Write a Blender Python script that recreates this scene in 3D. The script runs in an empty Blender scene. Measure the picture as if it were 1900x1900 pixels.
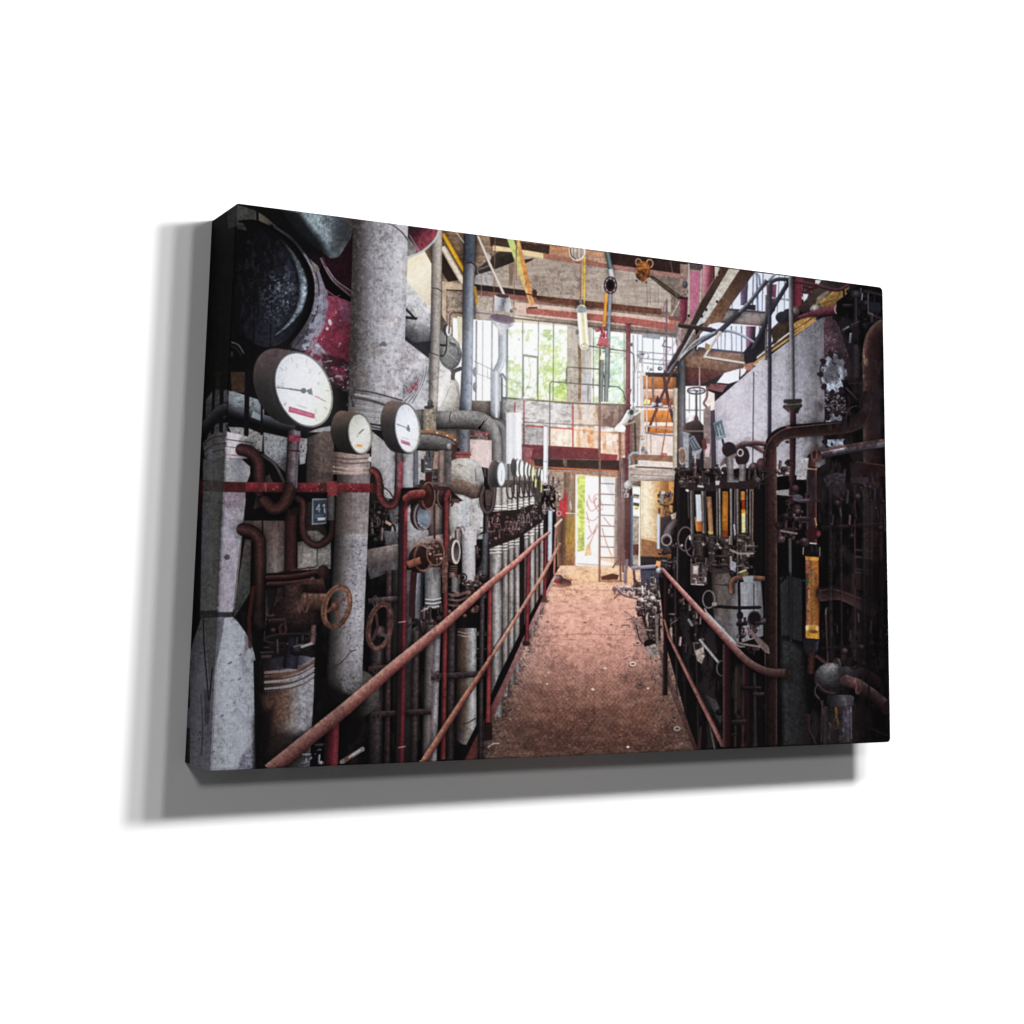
# A gallery-wrapped canvas print of an old boiler hall on a white wall.
# Section 1 paints the printed picture (numpy only); section 2 builds the canvas, the wall, the lamps and the camera.
import math
import numpy as np

# ---------------------------------------------------------------- section 1: the printed picture
X0, Y0, RW, RH = 332, 366, 1332, 1076          # drawing sheet, in the units the picture was measured in
rng = np.random.RandomState(7)
IMG = np.zeros((RH, RW, 3), np.float32)
IMG[:] = (7, 6, 8)


def _up(a, h, w):
    gh, gw = a.shape
    y = np.linspace(0, gh - 1.001, h); x = np.linspace(0, gw - 1.001, w)
    yi = y.astype(int); xi = x.astype(int)
    fy = (y - yi)[:, None]; fx = (x - xi)[None, :]
    fy = fy * fy * (3 - 2 * fy); fx = fx * fx * (3 - 2 * fx)
    a00 = a[yi][:, xi]; a01 = a[yi][:, xi + 1]; a10 = a[yi + 1][:, xi]; a11 = a[yi + 1][:, xi + 1]
    return (a00 * (1 - fx) + a01 * fx) * (1 - fy) + (a10 * (1 - fx) + a11 * fx) * fy


def noise(sx, sy=None, seed=0):
    sy = sy or sx
    r = np.random.RandomState(seed)
    return _up(r.rand(int(RH / sy) + 3, int(RW / sx) + 3).astype(np.float32), RH, RW).astype(np.float32)


def fbm(s, seed=0, oct=4, an=1.0):
    o = np.zeros((RH, RW), np.float32); a = 1.0; t = 0
    for k in range(oct):
        o += a * noise(max(1.2, s), max(1.2, s * an), seed + 11 * k); t += a; a *= .6; s /= 2
    return o / t


NF = fbm(5, 1); NM = fbm(18, 2); NC = fbm(60, 3); NW = fbm(3, 4, 2)
NV = fbm(6, 5, 3, 8.0)            # vertical streaks
NH = fbm(60, 6, 3, .06)           # horizontal streaks
SP = noise(2.6, 2.6, 8); SP2 = noise(4.2, 3.2, 9)


def box(xs, ys, pad):
    a = max(0, int(min(xs) - X0 - pad)); b = min(RW, int(max(xs) - X0 + pad) + 2)
    c = max(0, int(min(ys) - Y0 - pad)); d = min(RH, int(max(ys) - Y0 + pad) + 2)
    if b <= a or d <= c:
        return None
    yy, xx = np.mgrid[c:d, a:b]
    return slice(c, d), slice(a, b), xx.astype(np.float32) + X0, yy.astype(np.float32) + Y0


def put(sl, col, al, n=.0, sp=0., kind=None):
    """Blend a colour field into the sheet; n = mottling, sp = share of dark specks."""
    c = np.empty(al.shape + (3,), np.float32); c[:] = col
    if n:
        f = {'v': NV, 'h': NH, 'c': NC, 'm': NM}.get(kind, NF)[sl]
        m = 1 + n * 1.7 * (f - .5) + n * .5 * (NW[sl] - .5) + n * .7 * (NM[sl] - .5)
        c = c * m[..., None]
    if sp:
        s = np.clip((sp * .92 - SP[sl] * .75 - SP2[sl] * .25) * 9, 0, 1) * .42
        c = c * (1 - s)[..., None]
    a = np.clip(al, 0, 1)[..., None]
    IMG[sl] = IMG[sl] * (1 - a) + c * a


def lin(stops, t):
    """Piecewise linear colours over t in 0..1."""
    s = np.array(stops, np.float32); k = len(s)
    if k == 1:
        return np.broadcast_to(s[0], t.shape + (3,))
    t = np.clip(t, 0, 1) * (k - 1); i = np.minimum(t.astype(int), k - 2); f = (t - i)[..., None]
    return s[i] * (1 - f) + s[i + 1] * f


def grad(col, xx, yy):
    """A colour, or ((x0,y0),(x1,y1),c0,c1,...) = a ramp between two points."""
    if isinstance(col[0], (int, float)):
        return np.array(col, np.float32)
    (ax, ay), (bx, by) = col[0], col[1]
    L = (bx - ax) ** 2 + (by - ay) ** 2
    return lin(col[2:], ((xx - ax) * (bx - ax) + (yy - ay) * (by - ay)) / L)


def P(pts, col, a=1., soft=1., n=0., sp=0., kind=None, fl=None):
    xs = [p[0] for p in pts]; ys = [p[1] for p in pts]
    b = box(xs, ys, 2 + soft * 2)
    if b is None:
        return
    sy, sx, xx, yy = b
    ins = np.zeros(xx.shape, bool); d = np.full(xx.shape, 1e9, np.float32)
    for i in range(len(pts)):
        ax, ay = pts[i]; bx, by = pts[(i + 1) % len(pts)]
        if ay != by:
            ins ^= ((yy < max(ay, by)) & (yy >= min(ay, by)) & (xx < ax + (yy - ay) * (bx - ax) / (by - ay)))
        ex, ey = bx - ax, by - ay; L = ex * ex + ey * ey + 1e-9
        t = np.clip(((xx - ax) * ex + (yy - ay) * ey) / L, 0, 1)
        d = np.minimum(d, (xx - ax - t * ex) ** 2 + (yy - ay - t * ey) ** 2)
    d = np.sqrt(d); sd = np.where(ins, d, -d)
    m = np.clip(sd / soft + .5, 0, 1) * a
    if fl:                                     # flaked or stained: (seed, share, grain size, stretch)
        f = FLK(*fl)[sy, sx]
        m = m * f
    put((sy, sx), grad(col, xx, yy), m, n, sp, kind)


def FLK(seed, share, s=9, an=1.0, hard=9):
    f = fbm(s, 300 + seed, 4, an)
    t = np.quantile(f, 1 - share)
    return np.clip((f - t) * hard / .3 + .5, 0, 1)


def smooth(pts, k=8):
    q = [np.array(p, float) for p in pts]; o = []
    q = [2 * q[0] - q[1]] + q + [2 * q[-1] - q[-2]]
    for i in range(1, len(q) - 2):
        for j in range(k):
            t = j / k
            o.append(.5 * ((2 * q[i]) + (-q[i - 1] + q[i + 1]) * t + (2 * q[i - 1] - 5 * q[i] + 4 * q[i + 1] - q[i + 2]) * t * t
                           + (-q[i - 1] + 3 * q[i] - 3 * q[i + 1] + q[i + 2]) * t ** 3))
    o.append(q[-2])
    return [tuple(p) for p in o]


def T(pts, w, cols, cap='b', sm=False, a=1., n=0., sp=0., kind=None, fade=None, soft=1., sh=None):
    """A round bar along a line. cols = colours across it: left to right for a bar drawn downwards, top to bottom for one drawn leftwards."""
    if isinstance(cols[0], (int, float)):
        cols = [cols]
    pts = [(p[0], p[1], p[2] if len(p) > 2 else w) for p in pts]
    if sm:
        pts = smooth(pts)
    b = box([p[0] for p in pts], [p[1] for p in pts], max(p[2] for p in pts) * .9 + 2)
    if b is None:
        return
    sy, sx, xx, yy = b
    best = np.full(xx.shape, 1e9, np.float32); off = np.zeros_like(xx); wid = np.ones_like(xx); al = np.zeros_like(xx)
    tot = sum(math.hypot(pts[i + 1][0] - pts[i][0], pts[i + 1][1] - pts[i][1]) for i in range(len(pts) - 1)) + 1e-6
    run = 0; m = len(pts) - 1
    for i in range(m):
        ax, ay, aw = pts[i]; bx, by, bw = pts[i + 1]
        ex, ey = bx - ax, by - ay; L = math.hypot(ex, ey) + 1e-6
        s = ((xx - ax) * ex + (yy - ay) * ey) / L
        o = ((xx - ax) * ey - (yy - ay) * ex) / L
        t = np.clip(s / L, 0, 1)
        over = np.maximum(np.maximum(-s, s - L), 0)
        d = np.sqrt(o * o + over * over)
        if cap == 'b':
            if i == 0:
                d = np.where(s < -.5, 1e8, d)
            if i == m - 1:
                d = np.where(s > L + .5, 1e8, d)
        u = d < best
        best = np.where(u, d, best); off = np.where(u, o, off); wid = np.where(u, aw + (bw - aw) * t, wid)
        al = np.where(u, (run + t * L) / tot, al); run += L
    if sh is None:
        sh = .42 if len(cols) > 2 and wid.max() > 6 else 0
    if sh:                                      # soft contact shade drawn into the picture just beside a bar
        bg = IMG[sy, sx]; dk = np.exp(-np.maximum(best - wid / 2, 0) / (wid * .3 + 1.5)) * sh * np.clip((205 - bg.mean(-1)) / 90, 0, 1) * a
        IMG[sy, sx] = bg * (1 - np.where(best < 1e7, dk, 0))[..., None]
    c = lin(cols, off / wid + .5)
    if fade:
        c = c * lin([(f,) * 3 for f in fade], al)
    put((sy, sx), c, np.clip((wid / 2 - best) / soft + .5, 0, 1) * a * (wid > .01), n, sp, kind)


def el(xx, yy, cx, cy, a, b, r):
    u = (xx - cx) / a; v = (yy - cy) / b
    return np.sqrt(np.maximum((u * u - 2 * r * u * v + v * v) / (1 - r * r), 0))


def E(cx, cy, a, b, col, r=0., al=1., soft=1., n=0., sp=0., kind=None):
    """Ellipse of half-widths a, b; r leans it."""
    bb = box([cx - a, cx + a], [cy - b, cy + b], 3)
    if bb is None:
        return
    sy, sx, xx, yy = bb
    q = el(xx, yy, cx, cy, a, b, r)
    put((sy, sx), grad(col, xx, yy), np.clip((1 - q) * min(a, b) / soft + .5, 0, 1) * al, n, sp, kind)


def R(cx, cy, a, b, w, col, r=0., al=1., n=0., soft=1.):
    """Ring, w wide, around the same ellipse."""
    bb = box([cx - a, cx + a], [cy - b, cy + b], w + 3)
    if bb is None:
        return
    sy, sx, xx, yy = bb
    q = el(xx, yy, cx, cy, a, b, r)
    gy, gx = np.gradient(q) if min(q.shape) > 1 else (q * 0 + 1, q * 0 + 1)
    d = np.abs(q - 1) / np.maximum(np.sqrt(gx * gx + gy * gy), 1e-4)
    put((sy, sx), grad(col, xx, yy), np.clip((w / 2 - d) / soft + .5, 0, 1) * al, n)


def S(cx, cy, a, b, cols, r=0., hx=-.3, hy=-.3, n=0., sp=0., al=1.):
    """A rounded lump: colours from its lit spot outwards."""
    bb = box([cx - a, cx + a], [cy - b, cy + b], 3)
    if bb is None:
        return
    sy, sx, xx, yy = bb
    q = el(xx, yy, cx, cy, a, b, r)
    h = np.sqrt(((xx - cx) / a - hx) ** 2 + ((yy - cy) / b - hy) ** 2) / 1.4
    put((sy, sx), lin(cols, h), np.clip((1 - q) * min(a, b) + .5, 0, 1) * al, n, sp)


def L(pts, w, col, a=1., sm=False, soft=1.):
    T(pts, w, [col], cap='r', sm=sm, a=a, soft=soft)


def cyl(x0, x1, y0, y1, cols, dx=0, dw=0, **k):
    """Upright round bar between x0..x1 from y0 to y1, leaning by dx and widening by dw."""
    T([((x0 + x1) / 2, y0, x1 - x0), ((x0 + x1) / 2 + dx, y1, x1 - x0 + dw)], 1, cols, **k)


def speck(pts, nn, col, s=(.6, 1.6), a=.8, seed=1):
    """Scatter small marks inside a four-cornered patch."""
    r = np.random.RandomState(seed); q = [np.array(p, float) for p in pts]
    for _ in range(nn):
        u, v = r.rand(2); p = (q[0] * (1 - u) + q[1] * u) * (1 - v) + (q[3] * (1 - u) + q[2] * u) * v
        E(p[0], p[1], r.uniform(*s), r.uniform(*s) * .8, tuple(np.array(col) * r.uniform(.7, 1.25)), al=a * r.uniform(.5, 1))


def junk(pts, nn, pal, s=(3, 9), seed=1, hi=(150, 140, 140), hp=.3):
    """Valves, nuts and pipe ends crowded into a four-cornered patch."""
    r = np.random.RandomState(seed); q = [np.array(p, float) for p in pts]
    for _ in range(nn):
        u, v = r.rand(2); p = (q[0] * (1 - u) + q[1] * u) * (1 - v) + (q[3] * (1 - u) + q[2] * u) * v
        c = np.array(pal[r.randint(len(pal))], float) * r.uniform(.7, 1.3); k = int(r.choice([0, 0, 0, 1, 2, 2, 2, 3, 4])); z = r.uniform(*s) * (.75 + .5 * r.rand())
        d = tuple(c * .4); b = tuple(np.minimum(255, c * 1.9 + 12)); c = tuple(c)
        if k == 0:
            T([(p[0], p[1] - z), (p[0] + r.uniform(-2, 2), p[1] + z)], z * r.uniform(.4, .8), [d, c, b, d])
        elif k == 1:
            T([(p[0] + z, p[1]), (p[0] - z, p[1] + r.uniform(-2, 2))], z * r.uniform(.35, .7), [b, c, d])
        elif k == 2:
            S(p[0], p[1], z * .7, z * .6, [b, c, d], hx=.2)
        elif k == 3:
            R(p[0], p[1], z * r.uniform(.4, .8), z * .8, max(1.3, z * .28), c); E(p[0], p[1], z * .3, z * .35, d)
        else:
            P([(p[0] - z, p[1] - z * .3), (p[0] + z, p[1] - z * .4), (p[0] + z * .9, p[1] + z * .3), (p[0] - z, p[1] + z * .4)], ((p[0], p[1] - z * .4), (p[0], p[1] + z * .4), b, c, d))
        if r.rand() < hp:
            L([(p[0] - z * .4, p[1] - z * .3), (p[0] + z * .3, p[1] - z * .35)], r.uniform(.7, 1.6), hi, a=r.uniform(.25, .65))


GLY = {'0': '0,0 1,0 1,2 0,2 0,0', '1': '.2,.4 .6,0 .6,2', '2': '0,.2 .5,0 1,.4 0,2 1,2', '3': '0,0 1,.2 .4,.9 1,1.5 0,2', '4': '.7,2 .7,0 0,1.3 1,1.3',
       '5': '1,0 .1,0 0,.9 .9,1 .9,1.8 0,2', '6': '.9,0 .1,1 .1,1.8 .9,1.8 .9,1.1 .1,1.1', '8': '0,0 1,0 0,2 1,2 0,0', '-': '0,1 1,1'}


def txt(s, x, y, h, col, dx=(1, 0), w=1., a=1.):
    """Small printed figures; dx = the writing's direction."""
    for ch in s:
        if ch in GLY:
            q = [tuple(float(v) for v in p.split(',')) for p in GLY[ch].split()]
            L([(x + (px * dx[0]) * h * .5, y + px * dx[1] * h * .5 + py * h * .5) for px, py in q], w, col, a=a)
        x += dx[0] * h * .75; y += dx[1] * h * .75


def foliage(x0, y0, x1, y1, seed, dens, cols):
    b = box([x0, x1], [y0, y1], 0); sy, sx, xx, yy = b
    f = fbm(34, seed, 5)[sy, sx]; g = fbm(7, seed + 5, 3)[sy, sx]
    m = np.clip((f * .6 + g * .6 - dens) * 7, 0, 1)
    for k, c in enumerate(cols):
        h = fbm(14, seed + 20 + k, 4)[sy, sx]
        put((sy, sx), c, m * np.clip((h - .45) * 7, 0, 1) * .66, .12)

# ---- far end of the hall: roof, gable, beams
P([(750, 410), (1290, 480), (1290, 900), (750, 900)], (120, 104, 94), n=.25)
P([(815, 420), (930, 436), (930, 545), (815, 545)], ((815, 430), (930, 540), (128, 98, 74), (150, 128, 112)), n=.4, kind='h')
P([(822, 455), (850, 520), (831, 523), (820, 505)], (34, 26, 24), n=.3)
P([(884, 508), (930, 500), (930, 534), (880, 528)], (166, 158, 160), n=.15)
P([(828, 538), (868, 541), (868, 602), (830, 602)], (150, 132, 118), n=.45, sp=.3)
P([(884, 548), (960, 556), (960, 596), (884, 592)], (168, 152, 140), n=.3)
P([(915, 470), (985, 474), (1128, 490), (1206, 515), (1245, 548), (1245, 580), (915, 545)], ((920, 500), (1240, 560), (158, 144, 132), (162, 147, 136), (172, 161, 150)), n=.16, kind='h')
P([(985, 474), (1128, 490), (1206, 515), (1245, 548), (1240, 565), (985, 540)], (126, 106, 98), a=.35, fl=(31, .3, 30, .25, 2))
for i in range(0):
    y = 492 + i * 7
    L([(960, y - 6), (1210, y + 22)], .8, (128, 108, 102), a=.35)
P([(922, 440), (1022, 455), (1020, 475), (922, 461)], (52, 36, 33), n=.4)
P([(948, 438), (1000, 448), (998, 455), (948, 445)], (120, 92, 76), a=.6, n=.3)
P([(1020, 454), (1130, 468), (1130, 492), (1018, 478)], ((1020, 455), (1020, 490), (178, 118, 80), (168, 124, 98), (196, 160, 140)), n=.3, kind='h')
P([(908, 430), (944, 434), (946, 462), (910, 457)], (56, 40, 36), n=.4)
P([(915, 455), (1012, 470), (1012, 480), (915, 465)], (224, 198, 152), n=.12)
P([(1008, 470), (1090, 482), (1128, 490), (1128, 498), (1008, 480)], (150, 100, 84), n=.2)
P([(968, 482), (992, 479), (985, 484), (972, 490)], (44, 32, 30))
P([(925, 466), (952, 468), (954, 486), (920, 499), (881, 511), (881, 503), (908, 480)], ((900, 470), (930, 500), (88, 76, 66), (48, 40, 38), (30, 26, 28)), n=.4)
E(906, 476, 5, 7, (200, 205, 215), r=.5, al=.7)
L([(884, 502), (910, 492)], 2, (150, 148, 160), a=.7)
P([(944, 490), (954, 488), (951, 530), (945, 530)], (120, 98, 84))
# roof slopes at the right of the gable
P([(1132, 466), (1290, 486), (1290, 512), (1240, 505), (1135, 492)], (46, 29, 26), n=.3)
P([(1130, 490), (1240, 505), (1290, 512), (1290, 522), (1208, 510), (1130, 499)], (154, 108, 100), n=.2)
P([(1205, 508), (1290, 520), (1290, 552), (1264, 552)], (112, 100, 92), n=.25)
P([(1203, 512), (1212, 512), (1268, 552), (1258, 555)], (48, 40, 34), n=.3)
L([(1212, 517), (1262, 551)], 1.5, (150, 118, 70), a=.6)
for x in (1200, 1206, 1221):
    L([(x, 530), (x + 1, 566)], 1.2, (120, 96, 92), a=.8)
L([(1244, 484), (1256, 552)], 1.2, (130, 110, 100), a=.8)
# the wall under the gable and its rails
P([(955, 560), (1240, 590), (1240, 612), (955, 584)], (196, 168, 156), n=.14, kind='h')
P([(880, 527), (996, 541), (996, 552), (880, 538)], (38, 27, 28), n=.2)
P([(880, 538), (996, 552), (1020, 558), (1020, 563), (955, 556), (880, 545)], (126, 76, 68), n=.2)
P([(994, 548), (1228, 573), (1227, 584), (1020, 563), (996, 556)], ((1000, 548), (1003, 562), (30, 20, 18), (72, 42, 32), (96, 56, 44)), n=.3)
P([(955, 585), (1062, 602), (1062, 612), (955, 598)], (206, 194, 168))
P([(976, 571), (1160, 588), (1238, 599), (1255, 601), (1255, 614), (1236, 612), (1158, 601), (977, 582)], (156, 80, 74), n=.22)
P([(1240, 590), (1258, 592), (1258, 603), (1240, 601)], (186, 100, 84))
P([(820, 522), (858, 526), (858, 537), (828, 537), (828, 598), (820, 590)], (196, 170, 146), n=.15)
L([(829, 538), (858, 540)], 2, (40, 30, 30))
# yellow and pale braces, left
T([(822, 458), (860, 524)], 13, [(150, 130, 115), (222, 208, 190), (216, 198, 176), (120, 100, 88)], n=.1)
T([(822, 434), (862, 504)], 8, [(196, 130, 24), (236, 178, 36), (228, 168, 28), (150, 90, 20)])
L([(881, 533), (885, 562)], 5, (214, 158, 40))
P([(940, 441), (953, 443), (992, 565), (984, 569)], ((950, 440), (985, 560), (176, 196, 116), (190, 192, 110), (214, 176, 110), (214, 168, 120)), n=.15)
P([(956, 444), (964, 444), (992, 562), (986, 568)], ((960, 440), (990, 560), (196, 158, 90), (206, 128, 64), (210, 140, 80)), n=.2)
L([(958, 442), (958, 520)], 2, (110, 92, 70))
L([(975, 545), (990, 548)], 2.5, (60, 48, 44)); L([(981, 571), (996, 571)], 3, (60, 36, 34)); P([(989, 536), (995, 538), (994, 552), (988, 552)], (50, 38, 36))
L([(955, 480), (953, 570)], 1.4, (120, 92, 80)); L([(916, 548), (914, 580)], 1.2, (90, 70, 66)); L([(893, 512), (893, 552)], 1.2, (150, 130, 124)); L([(919, 440), (916, 560)], 1.4, (120, 84, 70))
T([(886, 436), (908, 488), (935, 546)], 5, [(150, 140, 132), (226, 220, 208), (170, 160, 150)])
L([(846, 430), (862, 452)], 1.6, (210, 200, 186)); L([(880, 494), (889, 510)], 1.3, (190, 180, 160))

# ---- tall windows on the far wall
P([(840, 590), (955, 598), (1062, 606), (1056, 748), (842, 742)], (238, 240, 242), n=.03)
P([(848, 586), (858, 588), (856, 640), (850, 640)], (210, 200, 170))
foliage(942, 612, 1056, 744, 40, .56, [(186, 212, 184), (164, 196, 116), (132, 168, 104), (190, 204, 130)])
foliage(996, 640, 1054, 744, 55, .5, [(172, 198, 96), (142, 178, 76), (200, 214, 140)])
for p in ([(985, 745), (1000, 690), (1012, 640)], [(1016, 745), (1008, 700), (1022, 660)], [(970, 740), (984, 700), (980, 660)]):
    L(p, 1.6, (140, 140, 120), a=.55, sm=True)
L([(880, 670), (905, 682), (962, 712)], 1.6, (140, 142, 152)); L([(880, 692), (905, 700), (962, 730)], 1.3, (150, 152, 162))
for i in range(9):
    x = 886 + i * 9; L([(x, 674 + i * 4.6), (x + 1, 694 + i * 4.3)], 1.1, (150, 152, 160))
L([(884, 700), (1056, 746)], 2, (226, 216, 190), a=.6)
for x, w, c in ((884, 3, (120, 122, 134)), (896, 2, (150, 152, 162)), (913, 3, (126, 128, 140)), (941, 4, (118, 122, 136)), (970, 2, (92, 92, 88)), (999, 2, (100, 100, 92)), (1027, 2.2, (96, 96, 90)), (1054, 3, (150, 140, 126))):
    L([(x, 596), (x - 1, 742)], w, c, a=.9)
P([(970, 657), (998, 661), (998, 665), (970, 661)], (92, 90, 84)); L([(971, 660), (971, 735)], 2, (84, 84, 78)); L([(997, 663), (997, 735)], 2, (84, 84, 78))
P([(1054, 604), (1100, 608), (1098, 750), (1053, 748)], ((1054, 600), (1100, 600), (178, 164, 154), (166, 156, 148), (186, 178, 174)), n=.18, kind='v')
P([(1080, 690), (1100, 690), (1098, 748), (1078, 748)], (172, 168, 172), n=.15)
T([(1075, 640), (1076, 694), (1075, 745)], 5, [(110, 76, 56), (146, 104, 66), (92, 70, 60)], n=.5)
P([(1098, 612), (1164, 618), (1162, 750), (1097, 748)], (236, 240, 238))
foliage(1100, 625, 1162, 748, 70, .5, [(176, 206, 186), (148, 188, 160), (186, 204, 140)])
P([(1126, 660), (1160, 655), (1160, 745), (1128, 745)], (168, 204, 178), a=.35, n=.4)
for x in (1101, 1158):
    L([(x, 612), (x, 746)], 2, (150, 144, 130))
L([(1100, 650), (1160, 656)], 1.3, (140, 140, 136))
P([(1166, 618), (1262, 628), (1262, 765), (1164, 760)], (226, 229, 236))
for x in (1175, 1183, 1192, 1212, 1232, 1248):
    L([(x, 622), (x, 760)], 2, (120, 122, 136), a=.8)
for y in (652, 664, 672, 690, 700):
    L([(1184, y), (1256, y + 7)], 2.4, (112, 114, 128), a=.75)
P([(1192, 618), (1226, 622), (1224, 630), (1192, 626)], (128, 130, 140))
junk([(1184, 650), (1254, 656), (1254, 704), (1184, 704)], 34, [(110, 112, 124), (150, 130, 120), (90, 88, 96)], (2, 6), 5, (220, 222, 230), .4)
L([(950, 590), (1100, 606), (1258, 622)], 3, (84, 66, 72)); L([(950, 590), (1060, 600)], 2, (92, 84, 84))

# ---- wall under the windows
P([(930, 738), (1060, 746), (1166, 750), (1166, 885), (930, 880)], (176, 160, 148), n=.25)
P([(930, 738), (1060, 746), (1060, 792), (935, 784)], ((930, 740), (1060, 790), (150, 144, 142), (198, 195, 194), (184, 181, 180)), n=.2)
P([(930, 738), (1060, 746), (1060, 792), (935, 784)], (104, 98, 100), a=.5, fl=(1, .2, 14, .5))
P([(938, 786), (1018, 790), (1018, 830), (960, 826)], (160, 155, 154), n=.2)
P([(1018, 792), (1062, 796), (1062, 830), (1018, 828)], (216, 194, 174), n=.15)
P([(1062, 748), (1110, 752), (1106, 790), (1062, 786)], (198, 186, 178), n=.2)
P([(1104, 750), (1166, 754), (1164, 798), (1112, 792), (1108, 770)], (140, 116, 108), n=.25)
P([(1100, 750), (1166, 754), (1164, 800), (1102, 795)], (84, 62, 58), a=.7, fl=(2, .25, 12, 2))
P([(1062, 792), (1164, 800), (1164, 856), (1064, 836)], ((1062, 800), (1164, 830), (220, 198, 178), (216, 186, 166), (204, 164, 144)), n=.2, kind='v')
P([(1062, 792), (1164, 800), (1164, 856), (1064, 836)], (180, 104, 66), a=.75, fl=(3, .22, 16, 2.5))
P([(1010, 785), (1164, 800), (1164, 850), (1010, 830)], (240, 232, 226), a=.6, fl=(4, .2, 12, 1.5))
for x, y0, y1, c in ((1073, 800, 834, (186, 104, 50)), (1094, 790, 836, (196, 120, 74)), (1098, 800, 840, (206, 130, 84)), (1120, 796, 842, (190, 120, 84)), (1150, 792, 848, (180, 112, 76)), (1075, 748, 790, (150, 110, 80)), (1104, 756, 790, (196, 150, 110))):
    T([(x, y0), (x + 2, y1)], 7, [c], a=.5, n=.6, soft=4)
L([(1062, 797), (1110, 801), (1164, 806)], 3, (204, 128, 74), a=.6, soft=2)
P([(1102, 790), (1164, 795), (1166, 802), (1104, 800)], (228, 222, 220), a=.7, n=.3)
L([(932, 738), (1060, 748), (1170, 752)], 3, (92, 80, 78)); L([(972, 783), (1062, 788), (1130, 790)], 2, (112, 104, 104))
for x, y0, y1 in ((972, 742, 828), (1063, 750, 832), (955, 748, 780)):
    L([(x, y0), (x, y1)], 2.4, (156, 52, 64))
L([(976, 790), (1062, 796)], 2.4, (164, 48, 60)); L([(962, 742), (990, 740)], 3, (150, 138, 136))
for q in ([(1020, 826), (1020, 712), (1023, 708), (1148, 718), (1157, 728), (1160, 742)], [(1051, 712), (1051, 684), (1054, 681), (1112, 685), (1119, 690), (1120, 700)], [(1092, 642), (1170, 653), (1176, 658), (1178, 690)]):
    L(q, 2.4, (92, 86, 90))
L([(1091, 714), (1091, 744)], 1.6, (92, 86, 90)); L([(1100, 702), (1100, 720)], 1.6, (92, 86, 90))
# red platform girder, dark gap, orange line, lintel
P([(966, 824), (1110, 832), (1112, 853), (985, 851), (966, 852)], ((970, 826), (972, 852), (112, 42, 50), (90, 30, 38), (98, 42, 48)), n=.2)
P([(966, 828), (990, 832), (984, 853), (966, 852)], (150, 80, 82), n=.3)
P([(1114, 841), (1146, 844), (1144, 857), (1114, 854)], (128, 46, 54), n=.2)
P([(985, 851), (1164, 855), (1164, 876), (990, 870)], (40, 29, 29), n=.3)
P([(968, 852), (990, 853), (994, 868), (984, 866)], (150, 70, 66))
P([(1020, 872), (1166, 876), (1166, 900), (1020, 900)], (146, 108, 94), n=.3)
L([(988, 866), (1062, 870), (1166, 875)], 3.2, (180, 92, 58))
P([(1044, 853), (1052, 853), (1052, 866), (1046, 866)], (96, 80, 70))

# ---- doorway with bright outside, ladder in front
P([(1030, 872), (1070, 880), (1070, 1052), (1034, 1052)], (116, 92, 76), n=.35, kind='v')
P([(1018, 874), (1046, 876), (1046, 925), (1020, 900)], (150, 128, 112), n=.3)
P([(1046, 876), (1069, 880), (1068, 955), (1048, 955)], ((1046, 880), (1068, 880), (92, 70, 58), (132, 104, 90), (120, 92, 78)), n=.4, kind='v')
P([(1048, 954), (1068, 956), (1067, 1050), (1049, 1050)], ((1050, 955), (1052, 1050), (140, 100, 52), (172, 122, 50), (126, 84, 56)), n=.35, kind='v')
P([(1032, 950), (1049, 955), (1050, 1052), (1036, 1052)], ((1034, 960), (1050, 960), (120, 84, 66), (70, 46, 36), (104, 74, 58)), n=.3, kind='v')
P([(1068, 880), (1144, 886), (1146, 1052), (1067, 1048)], (240, 240, 238))
P([(1086, 884), (1141, 888), (1139, 1048), (1084, 1026)], (250, 250, 250))
P([(1071, 883), (1088, 884), (1086, 1022), (1071, 1024)], ((1072, 884), (1087, 884), (206, 204, 120), (164, 186, 66), (190, 204, 110)), n=.45)
P([(1086, 884), (1141, 888), (1139, 1048), (1084, 1026)], ((1086, 890), (1120, 1040), (244, 246, 248), (236, 233, 235), (236, 224, 216)), n=.05)
P([(1117, 886), (1140, 888), (1138, 940), (1130, 915)], (196, 198, 204))
for q in ([(1092, 918), (1098, 932), (1107, 925)], [(1088, 930), (1096, 948), (1110, 940)], [(1106, 922), (1103, 935), (1110, 948), (1118, 944)], [(1088, 962), (1100, 966), (1111, 958)], [(1092, 975), (1099, 990), (1108, 972)], [(1088, 950), (1093, 970)], [(1112, 925), (1119, 940)], [(1110, 975), (1098, 1000), (1092, 1018)], [(1117, 980), (1124, 1005), (1134, 1030)], [(1090, 1000), (1104, 985)], [(1120, 960), (1132, 975)]):
    L(q, 2, (170, 84, 84), a=.75, sm=True)
R(1107, 928, 6, 11, 1.8, (206, 110, 110)); L([(1092, 922), (1088, 940)], 1.4, (120, 96, 110), a=.6)
P([(1094, 1003), (1097, 1030), (1084, 1032), (1088, 1014)], (226, 160, 96), a=.8, n=.3); P([(1112, 1035), (1138, 1032), (1136, 1048), (1114, 1046)], (224, 150, 112), a=.6, n=.4)
P([(1067, 1026), (1100, 1036), (1138, 1046), (1070, 1050)], (250, 248, 242)); L([(1072, 1046), (1110, 1048)], 2, (150, 160, 160))
P([(1141, 886), (1152, 888), (1152, 1052), (1138, 1052)], ((1140, 900), (1152, 900), (150, 128, 124), (112, 92, 92), (88, 70, 70)), n=.25, kind='v')
L([(1069, 884), (1069, 1048)], 2, (232, 224, 206)); L([(1070, 882), (1142, 887)], 2.4, (214, 186, 156)); L([(1139, 890), (1138, 1048)], 1.6, (226, 200, 176))
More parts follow.
